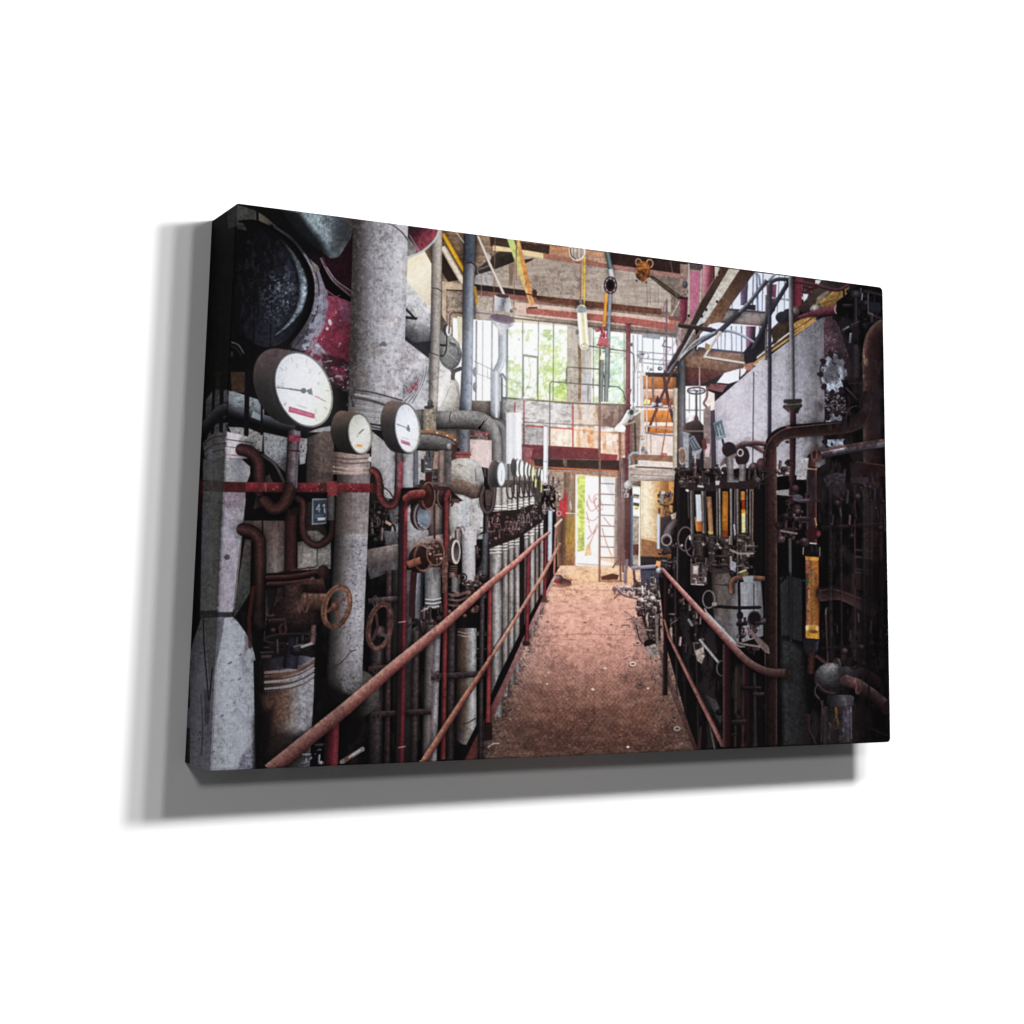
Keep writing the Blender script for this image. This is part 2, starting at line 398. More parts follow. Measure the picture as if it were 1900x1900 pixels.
# fire point
P([(1048, 905), (1052, 925), (1051, 959), (1034, 956), (1035, 948), (1040, 940), (1036, 930), (1046, 926)], (190, 28, 46), n=.15); L([(1043, 928), (1043, 956)], 2, (112, 90, 70), a=.8)
L([(1058, 930), (1060, 945)], 2.5, (186, 160, 150)); L([(1050, 952), (1070, 953)], 1.6, (200, 180, 160))
# posts right of the door
cyl(1161, 1170, 600, 1060, [(126, 58, 64), (104, 42, 50), (80, 32, 40)], dx=-2, n=.2)
cyl(1152, 1160, 850, 1056, [(134, 112, 110), (98, 78, 78), (70, 56, 58)], n=.3, kind='v')
P([(1160, 720), (1172, 722), (1170, 732), (1160, 730)], (120, 50, 60)); P([(1165, 635), (1174, 637), (1174, 643), (1164, 642)], (110, 60, 66))

# ---- walkway plate
FL = [(862, 1412), (912, 1310), (937, 1258), (973, 1178), (1008, 1108), (1028, 1069), (1040, 1050), (1160, 1050), (1225, 1060), (1240, 1180), (1262, 1280), (1300, 1400)]
b = box([p[0] for p in FL], [p[1] for p in FL], 0); _sy, _sx, _xx, _yy = b
ramp = lin([(238, 192, 160), (222, 172, 148), (214, 162, 146), (204, 152, 136), (180, 130, 116), (148, 101, 87), (116, 75, 62), (88, 55, 46), (76, 49, 42)], (_yy - 1050) / 360)
vx = (_xx - 1106) / (_yy - 905); side = np.clip(np.abs(vx + .0) / .47, 0, 1)
grey = np.array((112, 94, 88), np.float32)
k = (np.clip((side - .45) / .5, 0, 1) ** 1.3 * np.clip((_yy - 1090) / 150, 0, 1) * (.5 + .6 * (NM[_sy, _sx])))[..., None] * .75
ramp = ramp * (1 - k) + grey * (ramp.mean(-1, keepdims=True) / 90) * .8 * k
dep = 1e4 / (_yy - 905); uu = vx * 260
tr = np.sin(uu * 1.1 + dep * 10) * .6 + np.sin(uu * 1.1 - dep * 10) * .6 + np.sin(uu * .55) * .2
tr *= np.clip((_yy - 1120) / 130, 0, 1) * (.45 + .9 * NF[_sy, _sx])
IMGF = IMG.copy()
P(FL, (150, 100, 85))
m_ = np.abs(IMG[_sy, _sx] - IMGF[_sy, _sx]).sum(-1, keepdims=True) > 1
tex = 1 + .10 * tr[..., None] + .22 * (NF[_sy, _sx] - .5)[..., None] + .22 * (NC[_sy, _sx] - .5)[..., None] + .2 * (SP[_sy, _sx] - .5)[..., None] * np.clip((_yy - 1120) / 200, 0, 1)[..., None]
IMG[_sy, _sx] = np.where(m_, ramp * tex, IMGF[_sy, _sx])
P([(1060, 1054), (1150, 1054), (1150, 1085), (1050, 1085)], (244, 190, 142), a=.45, soft=14)
P(FL, (84, 54, 48), a=.22, fl=(21, .3, 10, .4, 1.5)); P(FL, (222, 170, 152), a=.16, fl=(22, .3, 26, .4, 1.5))
P([(950, 1230), (1220, 1230), (1290, 1400), (870, 1410)], (64, 42, 38), a=.28, soft=30, fl=(23, .4, 40, .6, 1.2)); P(FL, (60, 40, 36), a=.5, fl=(24, .03, 4, .5, 3)); P(FL, (214, 176, 164), a=.4, fl=(25, .04, 3.5, .5, 3))
L([(960, 1184), (1080, 1176), (1210, 1180)], 1.4, (120, 78, 72), a=.6); L([(1010, 1095), (1140, 1096)], 1.2, (150, 100, 88), a=.5); L([(990, 1140), (1190, 1128)], 1.2, (150, 104, 94), a=.4)
speck([(905, 1390), (1000, 1180), (1210, 1180), (1270, 1390)], 90, (70, 46, 40), (.5, 1.2), .5, 3)
speck([(900, 1400), (985, 1190), (1215, 1190), (1280, 1400)], 130, (186, 150, 136), (.5, 1.1), .6, 4)
speck([(880, 1405), (985, 1185), (1000, 1185), (925, 1405)], 150, (150, 132, 130), (.6, 1.8), .7, 5)
speck([(880, 1405), (985, 1185), (1000, 1185), (925, 1405)], 110, (46, 32, 34), (.6, 2.2), .7, 6)
speck([(1205, 1180), (1228, 1180), (1290, 1396), (1230, 1396)], 210, (140, 124, 122), (.6, 2.0), .75, 7)
speck([(1205, 1180), (1228, 1180), (1290, 1396), (1215, 1396)], 160, (52, 38, 38), (.6, 2.2), .75, 8)
for x, y, s in ((950, 1252, 2), (1165, 1386, 3), (1018, 1248, 1.5), (1202, 1277, 2.4), (1123, 1240, 2.4), (1015, 1269, 2), (1100, 1279, 3)):
    E(x, y, s, s * .7, (226, 212, 204))
L([(1075, 1264), (1076, 1282)], 2, (130, 116, 118)); L([(905, 1387), (914, 1380), (926, 1379)], 2, (196, 176, 168))
for x, y, a_, c in ((1174, 1232, 6, (226, 200, 186)), (1187, 1271, 7, (120, 92, 84)), (1183, 1193, 6, (190, 160, 148)), (1256, 1352, 6, (160, 144, 146))):
    E(x, y + 2, a_ + 2, a_ * .7, (60, 38, 34), al=.6); R(x, y, a_ - 1, a_ * .55, 2.6, c)
E(1085, 1155, 3, 1.2, (110, 70, 62)); E(1016, 1154, 3, 1.4, (96, 60, 56)); E(1134, 1159, 2.5, 1.2, (100, 66, 60))
# far floor: ladder foot, motor parts, swept scrap
P([(1115, 1070), (1135, 1064), (1148, 1067), (1146, 1075), (1116, 1076)], (46, 34, 30))
E(1134, 1078, 24, 3, (96, 62, 50), al=.6)
for x0, x1, w in ((1113, 1112, 4), (1150, 1151, 4)):
    L([(x0, 640 if x0 < 1140 else 752), (x1, 1078)], w, (116, 84, 78)); L([(x0 + 1, 880), (x1 + 1, 1078)], 1.2, (60, 42, 40))
for i in range(8):
    L([(1114, 897 + i * 19.6), (1139 + (9 if i > 6 else 0), 898 + i * 19.6)], 2.1, (110, 84, 84))
L([(1137, 1053), (1160, 1022)], 3, (104, 72, 62))
T([(1026, 1074), (1054, 1082)], 12, [(92, 84, 84), (62, 54, 56), (34, 28, 30)], cap='r'); S(1036, 1074, 9, 8, [(150, 132, 132), (70, 60, 62), (30, 26, 28)]); S(1034, 1079, 4, 4, [(176, 50, 52), (120, 30, 34)]); E(1060, 1076, 2.4, 1.5, (120, 80, 70))
E(1042, 1086, 20, 3, (120, 78, 62), al=.7)
junk([(1136, 1090), (1180, 1086), (1182, 1108), (1140, 1104)], 30, [(112, 112, 122), (76, 70, 74), (140, 136, 142)], (3, 7), 11, (190, 190, 198), .4)
L([(1146, 1096), (1160, 1106), (1186, 1112)], 2.4, (70, 62, 66), sm=True); L([(1140, 1110), (1150, 1100)], 3, (96, 84, 84))
T([(1218, 1074), (1180, 1092)], 5, [(170, 160, 152), (120, 108, 104)])
for q in ([(1158, 1134), (1168, 1140), (1172, 1150)], [(1176, 1150), (1178, 1170), (1184, 1186)], [(1162, 1150), (1170, 1148), (1176, 1144)], [(1153, 1160), (1166, 1160), (1168, 1164)]):
    L(q, 2.6, (92, 74, 70), sm=True); L([(p[0] - .8, p[1] - 1) for p in q], 1.2, (170, 150, 142), sm=True)
P([(1172, 1144), (1190, 1150), (1212, 1188), (1186, 1190)], (120, 98, 92), a=.8, n=.3)
speck([(1168, 1146), (1190, 1146), (1212, 1190), (1180, 1190)], 60, (70, 58, 58), (.8, 2.4), .8, 9)
speck([(1168, 1146), (1190, 1146), (1212, 1190), (1180, 1190)], 40, (180, 164, 160), (.6, 1.6), .8, 10)
L([(1180, 1160), (1186, 1186), (1192, 1194)], 2, (46, 36, 36))
# left kerb of the walkway
P([(862, 1411), (912, 1309), (937, 1258), (973, 1178), (1008, 1108), (1028, 1068), (1032, 1070), (1014, 1108), (982, 1180), (948, 1258), (924, 1312), (882, 1410)], ((1030, 1070), (870, 1410), (176, 142, 136), (150, 116, 114), (128, 86, 86), (96, 52, 50), (78, 36, 34)), n=.2)
P([(832, 1412), (862, 1411), (912, 1309), (937, 1258), (973, 1178), (1008, 1108), (1004, 1106), (968, 1176), (930, 1256), (904, 1306)], (14, 10, 11))

# ---- left half: base darkness, then tanks and insulated pipes from far to near
WH = [(64, 60, 62), (112, 108, 112), (160, 157, 163), (178, 176, 183), (186, 185, 192), (160, 158, 164)]
P([(332, 366), (860, 366), (860, 600), (905, 700), (905, 1000), (1010, 1000), (1028, 1068), (1004, 1106), (905, 1306), (862, 1411), (862, 1440), (380, 1440)], (13, 11, 13), a=.0)
P([(332, 366), (655, 366), (655, 800), (905, 840), (905, 1000), (1010, 985), (1028, 1068), (1004, 1106), (905, 1306), (862, 1412), (862, 1442), (332, 1442)], (11, 9, 11))
# drum end and its rim
P([(386, 366), (655, 390), (655, 720), (386, 720)], ((470, 500), (610, 480), (9, 8, 10), (14, 11, 14), (30, 14, 20)))
P([(434, 377), (475, 391), (476, 410), (446, 411), (434, 420)], (60, 60, 57), n=.35, sp=.25); P([(436, 408), (452, 414), (458, 428), (440, 424)], (44, 44, 45), n=.5)
L([(444, 411), (472, 410), (500, 424), (520, 436)], 4, (6, 5, 6), sm=True)
P([(480, 394), (492, 402), (512, 419), (509, 423), (480, 409)], (84, 78, 68), n=.2); L([(512, 422), (524, 430)], 3, (70, 64, 60)); E(509, 419, 2.5, 2, (120, 112, 100))
E(500, 532, 72, 112, ((440, 500), (572, 545), (8, 7, 9), (14, 13, 18), (30, 30, 42), (28, 29, 40)), r=-.05, n=.5)
for x in (475, 507):
    L([(x, 425), (x - 6, 660)], 2, (6, 5, 7), a=.8)
P([(500, 505), (535, 490), (556, 520), (552, 575), (520, 605), (490, 590), (484, 540)], (74, 80, 96), a=.75, soft=18, fl=(41, .3, 5, 1, 6)); P([(508, 520), (530, 505), (546, 530), (540, 570), (512, 575)], (128, 138, 154), a=.8, soft=14, fl=(42, .16, 4, 1, 8)); P([(440, 440), (560, 440), (560, 620), (440, 620)], (40, 42, 54), a=.4, soft=20, fl=(43, .2, 6, 2, 4))
HL = [(513, 436), (533, 458), (551, 486), (560, 510), (563, 530), (560, 556), (550, 582), (530, 606), (510, 622)]
T([(x, y, 2 + 14 * math.sin(math.pi * min(1, (i + .4) / 8.6)) ** 1.5) for i, (x, y) in enumerate(HL)], 1, [(40, 46, 58), (110, 122, 138), (142, 156, 170), (100, 110, 124)], sm=True, n=.75, sp=.3, soft=3, fade=(.25, .6, 1, 1.05, .9, .7))
RM = [(508, 420), (542, 444), (566, 474), (581, 505), (586, 538), (581, 575), (564, 609), (540, 640)]
T([(x - 8, y + 2) for x, y in RM], 14, [(12, 11, 14), (5, 4, 6), (9, 8, 10)], sm=True)
P(smooth([(563, 470), (581, 505), (587, 538), (582, 575), (566, 607), (540, 644)]) + [(562, 652), (600, 620), (612, 560), (602, 520), (590, 494)], ((560, 600), (630, 570), (66, 62, 76), (112, 108, 122), (132, 122, 138)), n=.3)
T(RM, 5, [(48, 44, 52), (104, 98, 108), (64, 60, 70)], sm=True, fade=(.5, 1, 1.5, 1.5, 1.2, .8, .5), n=.4)
T([(x + 6, y + 4) for x, y in RM[2:]], 2, [(34, 30, 36)], sm=True)
P([(575, 489), (590, 494), (592, 506), (584, 505)], (110, 104, 96), n=.2)
# crimson drum body, flaked
P([(606, 548), (656, 556), (656, 735), (560, 662), (574, 636), (598, 604), (606, 580)], ((560, 650), (650, 560), (96, 26, 46), (138, 44, 68), (168, 66, 92), (150, 60, 88)), n=.25)
P([(596, 470), (656, 470), (656, 560), (620, 545)], (48, 15, 26), n=.5)
P([(600, 612), (656, 600), (656, 730), (620, 700)], (124, 36, 58), a=.6, n=.3)
TK = [(606, 548), (652, 556), (648, 735), (562, 664), (576, 636), (598, 604)]
P([(590, 540), (612, 545), (604, 600), (580, 650), (566, 655), (560, 640)], (150, 150, 168), a=.8, soft=5, fl=(11, .5, 12))
P([(560, 640), (584, 630), (610, 660), (604, 682), (570, 668)], (150, 160, 174), a=.95, soft=4, n=.25, sp=.25, fl=(12, .62, 16))
P([(596, 655), (656, 670), (656, 735), (600, 700)], (50, 18, 27), a=.9, soft=5, fl=(13, .5, 24))
P([(594, 660), (652, 680), (652, 725), (610, 705)], (156, 160, 174), a=.85, soft=3, fl=(14, .12, 9, .6))
P(TK, (170, 120, 146), a=.25, fl=(15, .08, 7)); P(TK, (200, 204, 216), a=.85, fl=(17, .01, 7, 1, 20)); P(TK, (80, 22, 40), a=.35, fl=(16, .25, 22, 1, 3))
E(612, 598, 3.5, 6, (200, 204, 216), r=.3, al=.9); E(607, 610, 2.5, 3, (200, 204, 216), al=.9)
P([(628, 556), (652, 562), (650, 600), (636, 596)], (150, 100, 140), a=.45, soft=6)
# pale drum above, and the flanged neck
P([(520, 386), (655, 405)] + smooth([(654, 430), (649, 448), (640, 463), (628, 476), (614, 480)]) + [(575, 452), (545, 425)], ((555, 470), (612, 415), (12, 12, 15), (40, 46, 52), (92, 106, 116), (142, 156, 166), (108, 120, 130)), n=.4, sp=.22)
P([(626, 400), (655, 405), (654, 440), (630, 476), (610, 470)], (26, 26, 32), a=.5, soft=18)
P([(540, 389), (600, 398), (590, 412), (560, 408)], (150, 166, 176), a=.5, n=.5, soft=5)
P([(520, 384), (556, 392), (574, 420), (600, 452), (606, 478), (560, 470), (520, 420)], (9, 9, 11), a=.85, soft=12)
P([(640, 400), (656, 405), (655, 430), (648, 420)], (110, 84, 70), a=.7, n=.3, soft=3)
P([(628, 478), (655, 436), (656, 548), (606, 480)], (42, 12, 22), n=.45, sp=.2)
P([(592, 502), (600, 486), (650, 548), (651, 560), (628, 552), (604, 535)], (9, 6, 9))
T([(597, 478), (606, 498), (622, 522), (652, 548)], 7, [(150, 130, 142), (92, 60, 72), (40, 18, 26)], sm=True, n=.3)
L([(606, 496), (624, 520), (651, 540)], 1.6, (176, 160, 176), sm=True); L([(603, 536), (622, 550), (630, 548)], 2, (150, 84, 104), sm=True)
# dark pipe clutter at the left edge
L([(426, 634), (442, 640), (452, 655)], 2.4, (78, 76, 78), sm=True); L([(424, 640), (438, 646), (448, 660)], 1.4, (44, 44, 46), sm=True); E(429, 657, 4, 5, (40, 40, 48))
P([(428, 690), (458, 690), (460, 728), (430, 730)], (58, 40, 30), n=.4)
P([(399, 722), (432, 726), (490, 745), (490, 772), (400, 752), (386, 758)], ((390, 730), (490, 760), (70, 74, 82), (136, 146, 152), (126, 132, 140)), n=.2, sp=.35)
T([(545, 794), (490, 780), (430, 764), (408, 764)], 20, [(86, 88, 98), (58, 58, 66), (24, 22, 26), (10, 8, 10)], sm=True, n=.2)
T([(412, 760), (398, 772), (384, 790)], 22, [(30, 28, 32), (70, 66, 74), (20, 18, 20)], sm=True)
P([(424, 792), (460, 794), (488, 806), (486, 838), (440, 830)], (142, 138, 140), n=.25, sp=.35)
P([(489, 802), (534, 812), (532, 880), (508, 855), (490, 842)], ((490, 810), (530, 870), (128, 130, 134), (140, 144, 150), (84, 84, 90)), n=.2, sp=.35)
P([(553, 812), (572, 814), (566, 860), (556, 862)], (150, 150, 156), n=.2, sp=.3); P([(470, 762), (488, 772), (486, 782), (466, 774)], (150, 164, 176), a=.8)
P([(489, 846), (530, 900), (490, 912)], (14, 11, 13)); L([(486, 844), (510, 862), (528, 896)], 5, (70, 66, 68), sm=True)
P([(590, 795), (614, 790), (614, 802), (572, 802)], (136, 136, 142), n=.2)
for x, w in ((421, 4), (459, 9), (487, 4)):
    L([(x, 690), (x - 2, 806)], w, (12, 10, 16))
P([(570, 812), (600, 800), (620, 800), (618, 900), (568, 896)], ((570, 850), (620, 850), (44, 36, 36), (92, 76, 72), (80, 66, 62)), n=.3, sp=.2)
# leftmost white column: cap, neck, post, bulge (runs over the folded edge)
P([(380, 812), (400, 801), (418, 800), (452, 808), (466, 812), (468, 850), (442, 852), (380, 850)], ((405, 820), (468, 830), (86, 82, 88), (196, 190, 198), (206, 200, 206), (150, 146, 150), (110, 108, 110)), n=.15)
L([(400, 812), (440, 818), (470, 822)], 1.6, (58, 54, 58), sm=True); L([(398, 826), (450, 832)], 1.2, (96, 90, 94)); L([(404, 842), (444, 846)], 3, (178, 140, 156))
P([(380, 848), (446, 850), (464, 866), (464, 880), (454, 905), (380, 905)], ((400, 870), (466, 870), (96, 96, 98), (160, 160, 164), (120, 120, 132), (168, 164, 168)), n=.2)
P([(411, 905), (456, 905), (455, 922), (432, 1136), (400, 1136), (404, 1000), (380, 905)], ((400, 1000), (455, 1000), (138, 130, 144), (158, 152, 166), (150, 146, 156)), n=.16, sp=.12)
P([(380, 905), (408, 905), (406, 1000), (400, 1138), (380, 1138)], (96, 90, 104), n=.15, sp=.2)
P([(412, 905), (456, 905), (455, 940), (410, 945)], (84, 58, 70), a=.35, n=.6, soft=6); L([(455, 925), (442, 1060), (434, 1130)], 2, (190, 176, 176), a=.7)
E(421, 1034, 5, 5, (84, 78, 90), al=.9, n=.5); R(421, 1034, 4, 4, 2, (70, 64, 76))
P([(380, 1138), (430, 1136), (432, 1146), (380, 1150)], (52, 48, 56), n=.3)
P([(380, 1146)] + smooth([(433, 1145), (446, 1160), (459, 1180), (468, 1200), (473, 1220), (475, 1245)]) + [(474, 1428), (380, 1440)], ((392, 1300), (474, 1300), (140, 142, 152), (168, 172, 182), (160, 164, 176), (150, 152, 162)), n=.14, sp=.16)
P([(400, 1146), (416, 1146), (412, 1180), (404, 1220), (394, 1244), (380, 1250), (380, 1160)], (84, 80, 94), a=.85, n=.3, soft=3)
P([(446, 1404), (474, 1372), (474, 1430), (440, 1432)], (108, 106, 124), a=.8, n=.5, sp=.3, soft=6)
for x, y in ((396, 1395), (430, 1262), (444, 1260), (421, 1308), (435, 1304), (412, 1328), (432, 1352), (407, 1402), (455, 1300), (427, 1230), (446, 1215)):
    _k = (x * 7 + y * 3) % 5; T([(x - .8 - _k * .5, y + .5 + _k * .3), (x + .6 + _k * .4, y - .6 - _k * .2)], 1.3 + _k * .35, [(58, 60, 74)], cap='r', a=.5 + _k * .09)
# cream wall, far big white pipes behind the tall one
P([(750, 478), (790, 464), (803, 486), (800, 575), (750, 520)], ((756, 480), (800, 540), (238, 222, 190), (240, 228, 206), (218, 204, 184)), n=.06)
P([(788, 466), (800, 455), (806, 490), (800, 488)], (110, 88, 72), n=.2)
P([(750, 516), (800, 574), (800, 640), (750, 636)], ((790, 545), (752, 640), (206, 206, 208), (200, 200, 206), (176, 176, 182), (110, 110, 116), (50, 50, 56)), n=.2, sp=.15)
P([(750, 620), (766, 636), (800, 632), (800, 670), (790, 664), (750, 634)], (46, 46, 52), n=.2)
L([(754, 574), (771, 592)], 4, (36, 32, 34)); L([(752, 589), (772, 591)], 5, (36, 32, 34))
P([(748, 628), (800, 668), (800, 760), (766, 760), (746, 748)], ((750, 660), (800, 720), (176, 172, 178), (190, 188, 194), (150, 148, 154), (180, 180, 186)), n=.22, sp=.1)
for i in range(7):
    L([(749 + i * 3, 742 + i * 1.5), (768 + i * 3.4, 726 - i * 3), (780 + i * 2.4, 700 - i * 4)], 1.6, (120, 118, 126) if i % 2 else (206, 206, 212), sm=True, a=.7)
for q in ([(753, 716), (757, 727)], [(758, 724), (766, 716), (764, 726)], [(769, 714), (771, 724)], [(774, 713), (774, 724)], [(760, 730), (776, 706)]):
    L(q, 2, (196, 60, 84), a=.8)
# right-hand white vessel, small end cap, gauge and bracket
P([(808, 655), (826, 676), (852, 712), (856, 764), (796, 764), (796, 655)], ((798, 700), (856, 720), (150, 146, 150), (206, 202, 202), (214, 212, 210), (186, 182, 176), (170, 164, 156)), n=.15)
for q in ([(838, 690), (852, 736)], [(846, 706), (854, 750)], [(818, 756), (836, 716)]):
    L(q, 1.2, (140, 132, 124), a=.7)
P([(812, 612)] + smooth([(830, 618), (846, 630), (855, 648), (856, 664), (848, 680), (834, 686), (820, 676)]) + [(812, 660)], ((815, 620), (850, 680), (160, 160, 162), (132, 132, 134), (90, 88, 88)), n=.35, kind='c')
E(838, 655, 17, 26, ((830, 640), (850, 680), (150, 150, 152), (118, 118, 120), (90, 90, 90)), r=-.1, n=.25); L([(828, 650), (850, 672)], 1.5, (180, 180, 180), a=.6); L([(836, 640), (848, 646), (852, 660)], 1.5, (64, 62, 64), sm=True)
L([(816, 640), (826, 641)], 4, (40, 38, 40)); L([(829, 624), (828, 648), (822, 660), (808, 658)], 2.6, (44, 42, 44), sm=True)
E(828, 612, 6, 11, (54, 52, 54)); E(832.5, 613, 5, 10, (214, 218, 222)); L([(835, 636), (845, 640)], 3, (50, 46, 48)); L([(819, 586), (826, 598)], 2, (60, 50, 46))
L([(833, 618), (835, 584), (842, 579), (862, 582)], 3, (104, 64, 54))
T([(854, 684), (842, 690), (840, 702)], 7, [(30, 28, 30), (80, 76, 78), (40, 36, 38)], cap='r', sm=True)
T([(873, 566), (885, 580), (935, 586)], 3, [(110, 110, 116)], cap='r')
# thin grey riser with cup and rusty disc
T([(811, 424, 19), (809, 560, 18.5), (806, 680, 18), (803, 764, 17)], 1, [(70, 64, 64), (112, 106, 104), (150, 143, 138), (166, 158, 152), (130, 122, 116)], n=.16, sp=.1, fade=(1.12, 1.0, .96, 1.05))
L([(801, 534), (812, 536), (819, 541)], 1.8, (52, 46, 46), sm=True); L([(799, 655), (812, 659)], 1.8, (58, 54, 54))
# large tall white pipe
T([(707, 404, 104), (704, 500, 103), (700, 640, 102), (696, 745, 101)], 1, [(46, 40, 40), (62, 55, 55), (92, 88, 91), (128, 126, 131), (152, 150, 156), (166, 164, 171), (172, 171, 178), (184, 183, 190), (190, 189, 196), (164, 163, 172)], n=.18, sp=.17)
P([(655, 405), (758, 417), (747, 742), (646, 722)], (96, 90, 94), a=.3, fl=(44, .2, 7, 1, 4)); P([(655, 405), (758, 417), (747, 742), (646, 722)], (206, 206, 212), a=.13, fl=(45, .14, 6, 1, 4)); P([(680, 640), (747, 640), (746, 742), (648, 722)], (120, 104, 100), a=.35, soft=20, fl=(46, .35, 12, 2, 2))
P([(742, 415), (758, 417), (757, 446), (748, 430)], (196, 196, 202), a=.6)
L([(718, 411), (736, 423), (748, 434), (758, 448)], 2.2, (66, 62, 66), sm=True)
for x, y in ((711, 636), (706, 640), (714, 640)):
    E(x, y, 4, 3, (92, 86, 92), al=.8)
E(724, 593, 6, 3, (196, 160, 140), al=.6, soft=3)
for x, y in ((738, 486), (684, 700), (690, 660), (712, 670), (700, 560), (728, 540), (720, 690), (676, 520)):
    E(x, y, 1.8, 2.4, (110, 106, 112), al=.7)
# collar and the ribbed cone under it
P([(648, 722), (664, 722), (746, 744), (748, 770), (720, 800), (652, 792), (646, 760)], ((650, 750), (740, 770), (78, 74, 76), (128, 126, 130), (150, 148, 152), (120, 118, 122)), n=.25, kind='h')
L([(658, 724), (690, 728), (746, 743)], 2.6, (54, 48, 50), sm=True); L([(650, 736), (690, 744), (730, 757)], 5, (62, 54, 56), sm=True, a=.9); L([(656, 731), (690, 737), (735, 748)], 3, (170, 166, 170), sm=True, a=.9)
for i in range(7):
    L([(660, 752 + i * 6), (700, 758 + i * 6), (724, 764 + i * 6)], 1.5, (92, 88, 92) if i % 2 else (168, 166, 170), sm=True, a=.6)
L([(684, 786), (708, 790)], 4, (36, 34, 38)); L([(688, 792), (708, 796)], 3, (44, 40, 44))
junk([(640, 722), (656, 722), (656, 760), (640, 750)], 9, [(40, 34, 36), (60, 50, 50)], (3, 6), 31)
# red and grey tank end peeping over the riser
P([(757, 417), (814, 425), (812, 436), (800, 452), (778, 468), (756, 480)], ((757, 420), (806, 450), (40, 26, 32), (60, 22, 34), (126, 44, 62), (150, 60, 76)), n=.5, sp=.2)
P([(757, 440), (774, 462), (770, 470), (756, 478)], (116, 112, 114), n=.3); L([(760, 436), (778, 466)], 2.2, (150, 140, 150), a=.8)
L([(815, 427), (806, 446), (784, 466), (757, 478)], 4, (178, 184, 186), sm=True)
# blue-grey pipe
T([(872, 432, 20), (869, 520, 20.5), (867, 673, 20.5), (864, 764, 23)], 1, [(48, 50, 58), (72, 76, 86), (96, 102, 116), (128, 136, 152), (150, 158, 172), (112, 118, 130)], n=.1, fade=(.75, .9, 1.06, 1.0))
T([(872, 432), (871, 486)], 18, [(44, 50, 60), (56, 64, 76), (70, 80, 94), (66, 74, 88)], n=.1)
L([(861, 490), (872, 487), (881, 492), (884, 502)], 2.6, (36, 36, 42), sm=True)
for y in (690, 718):
    E(881, y, 4, 9, (110, 112, 122))
# funnel lamp and drain pipe
T([(932, 604), (932, 664), (929, 675), (921, 690), (920, 700), (920, 782)], 15, [(96, 98, 108), (128, 132, 144), (150, 154, 166), (196, 200, 210), (160, 162, 172)], n=.08)
T([(919, 690), (919, 782)], 18, [(112, 112, 122), (136, 138, 150), (150, 152, 164), (206, 208, 216), (176, 178, 186), (120, 122, 132)], n=.06)
T([(931, 700), (931, 782)], 4, [(70, 72, 84)]); L([(928, 698), (932, 694), (940, 706)], 4, (96, 96, 106), sm=True)
P([(910, 594), (954, 602), (938, 613), (936, 622), (927, 622), (925, 611)], ((910, 600), (954, 604), (150, 154, 160), (196, 200, 204), (170, 172, 178), (150, 146, 160)), n=.15)
E(932, 592, 23, 9, (112, 90, 108), r=.45); E(932, 590, 21, 7, (90, 74, 88), r=.45)
P([(917, 548), (945, 550), (951, 580), (917, 576)], ((917, 560), (950, 566), (196, 198, 202), (170, 172, 176), (104, 104, 112), (178, 182, 186), (206, 208, 212)), n=.08)
E(932, 549, 12, 4, (60, 50, 56), r=.4); junk([(948, 570), (956, 572), (956, 590), (948, 588)], 6, [(110, 96, 100)], (2, 4), 33)
# cup, rusty disc and the horizontal grey elbow
P([(774, 762), (796, 762), (796, 800), (774, 800)], ((784, 762), (784, 800), (136, 132, 132), (110, 106, 106), (60, 56, 58)), n=.15)
L([(836, 764), (834, 778), (838, 792)], 1.5, (50, 48, 48), sm=True); T([(812, 764), (812, 795)], 2, [(150, 140, 140)], a=.6)
for dx, c in ((32, .86), (21, .98)):
    T([(896 + dx - 20, 776, 8), (908 + dx, 790, 14), (913 + dx, 815, 14), (914 + dx, 860, 13), (914 + dx, 955, 13)], 1, [(88 * c, 84 * c, 86 * c), (134 * c, 130 * c, 130 * c), (160 * c, 156 * c, 158 * c), (120 * c, 116 * c, 118 * c)], sm=True, n=.08)
T([(796, 779, 33), (835, 779, 34), (870, 779, 34), (892, 782, 33), (908, 793, 29), (917, 810, 24), (920, 835, 21), (920, 880, 20), (920, 956, 20)], 1, [(26, 23, 24), (60, 57, 58), (92, 89, 89), (122, 119, 118), (134, 131, 130), (116, 113, 113)], sm=True, n=.2, sp=.12)
L([(836, 764), (834, 778), (838, 792)], 1.5, (50, 48, 48), sm=True); L([(800, 764), (800, 795)], 1.5, (60, 57, 57)); L([(884, 764), (890, 780), (884, 796)], 1.3, (84, 81, 81), sm=True, a=.7)
L([(908, 786), (916, 782), (924, 786)], 2, (110, 106, 106), sm=True); L([(911, 855), (930, 857)], 1.5, (176, 172, 172))
cyl(939, 968, 766, 860, [(180, 180, 186), (210, 210, 216), (190, 190, 198), (226, 226, 230), (214, 214, 220)], n=.05)
cyl(785, 809, 760, 798, [(96, 84, 72), (140, 126, 106), (150, 136, 116), (126, 112, 100)], n=.35, sp=.3); L([(790, 756), (802, 754)], 6, (46, 42, 42)); S(798, 748, 5, 6, [(84, 80, 80), (40, 36, 36)])
P([(772, 800), (778, 797), (810, 798), (834, 806), (851, 818), (850, 826), (836, 836), (774, 832)], ((800, 800), (796, 834), (92, 88, 88), (110, 108, 108), (70, 66, 66), (38, 34, 34)), n=.3)
L([(778, 800), (808, 801), (832, 808), (850, 819)], 5, (140, 92, 58), sm=True); L([(780, 804), (806, 806), (834, 814), (848, 824)], 3, (74, 46, 36), sm=True); S(834, 828, 5, 6, [(176, 166, 170), (90, 80, 82)])
for x, y in ((811, 803), (830, 808), (844, 816)):
    E(x, y, 2, 1.6, (206, 180, 160))
P([(838, 824), (850, 826), (846, 850), (836, 862)], (60, 40, 40), n=.3)
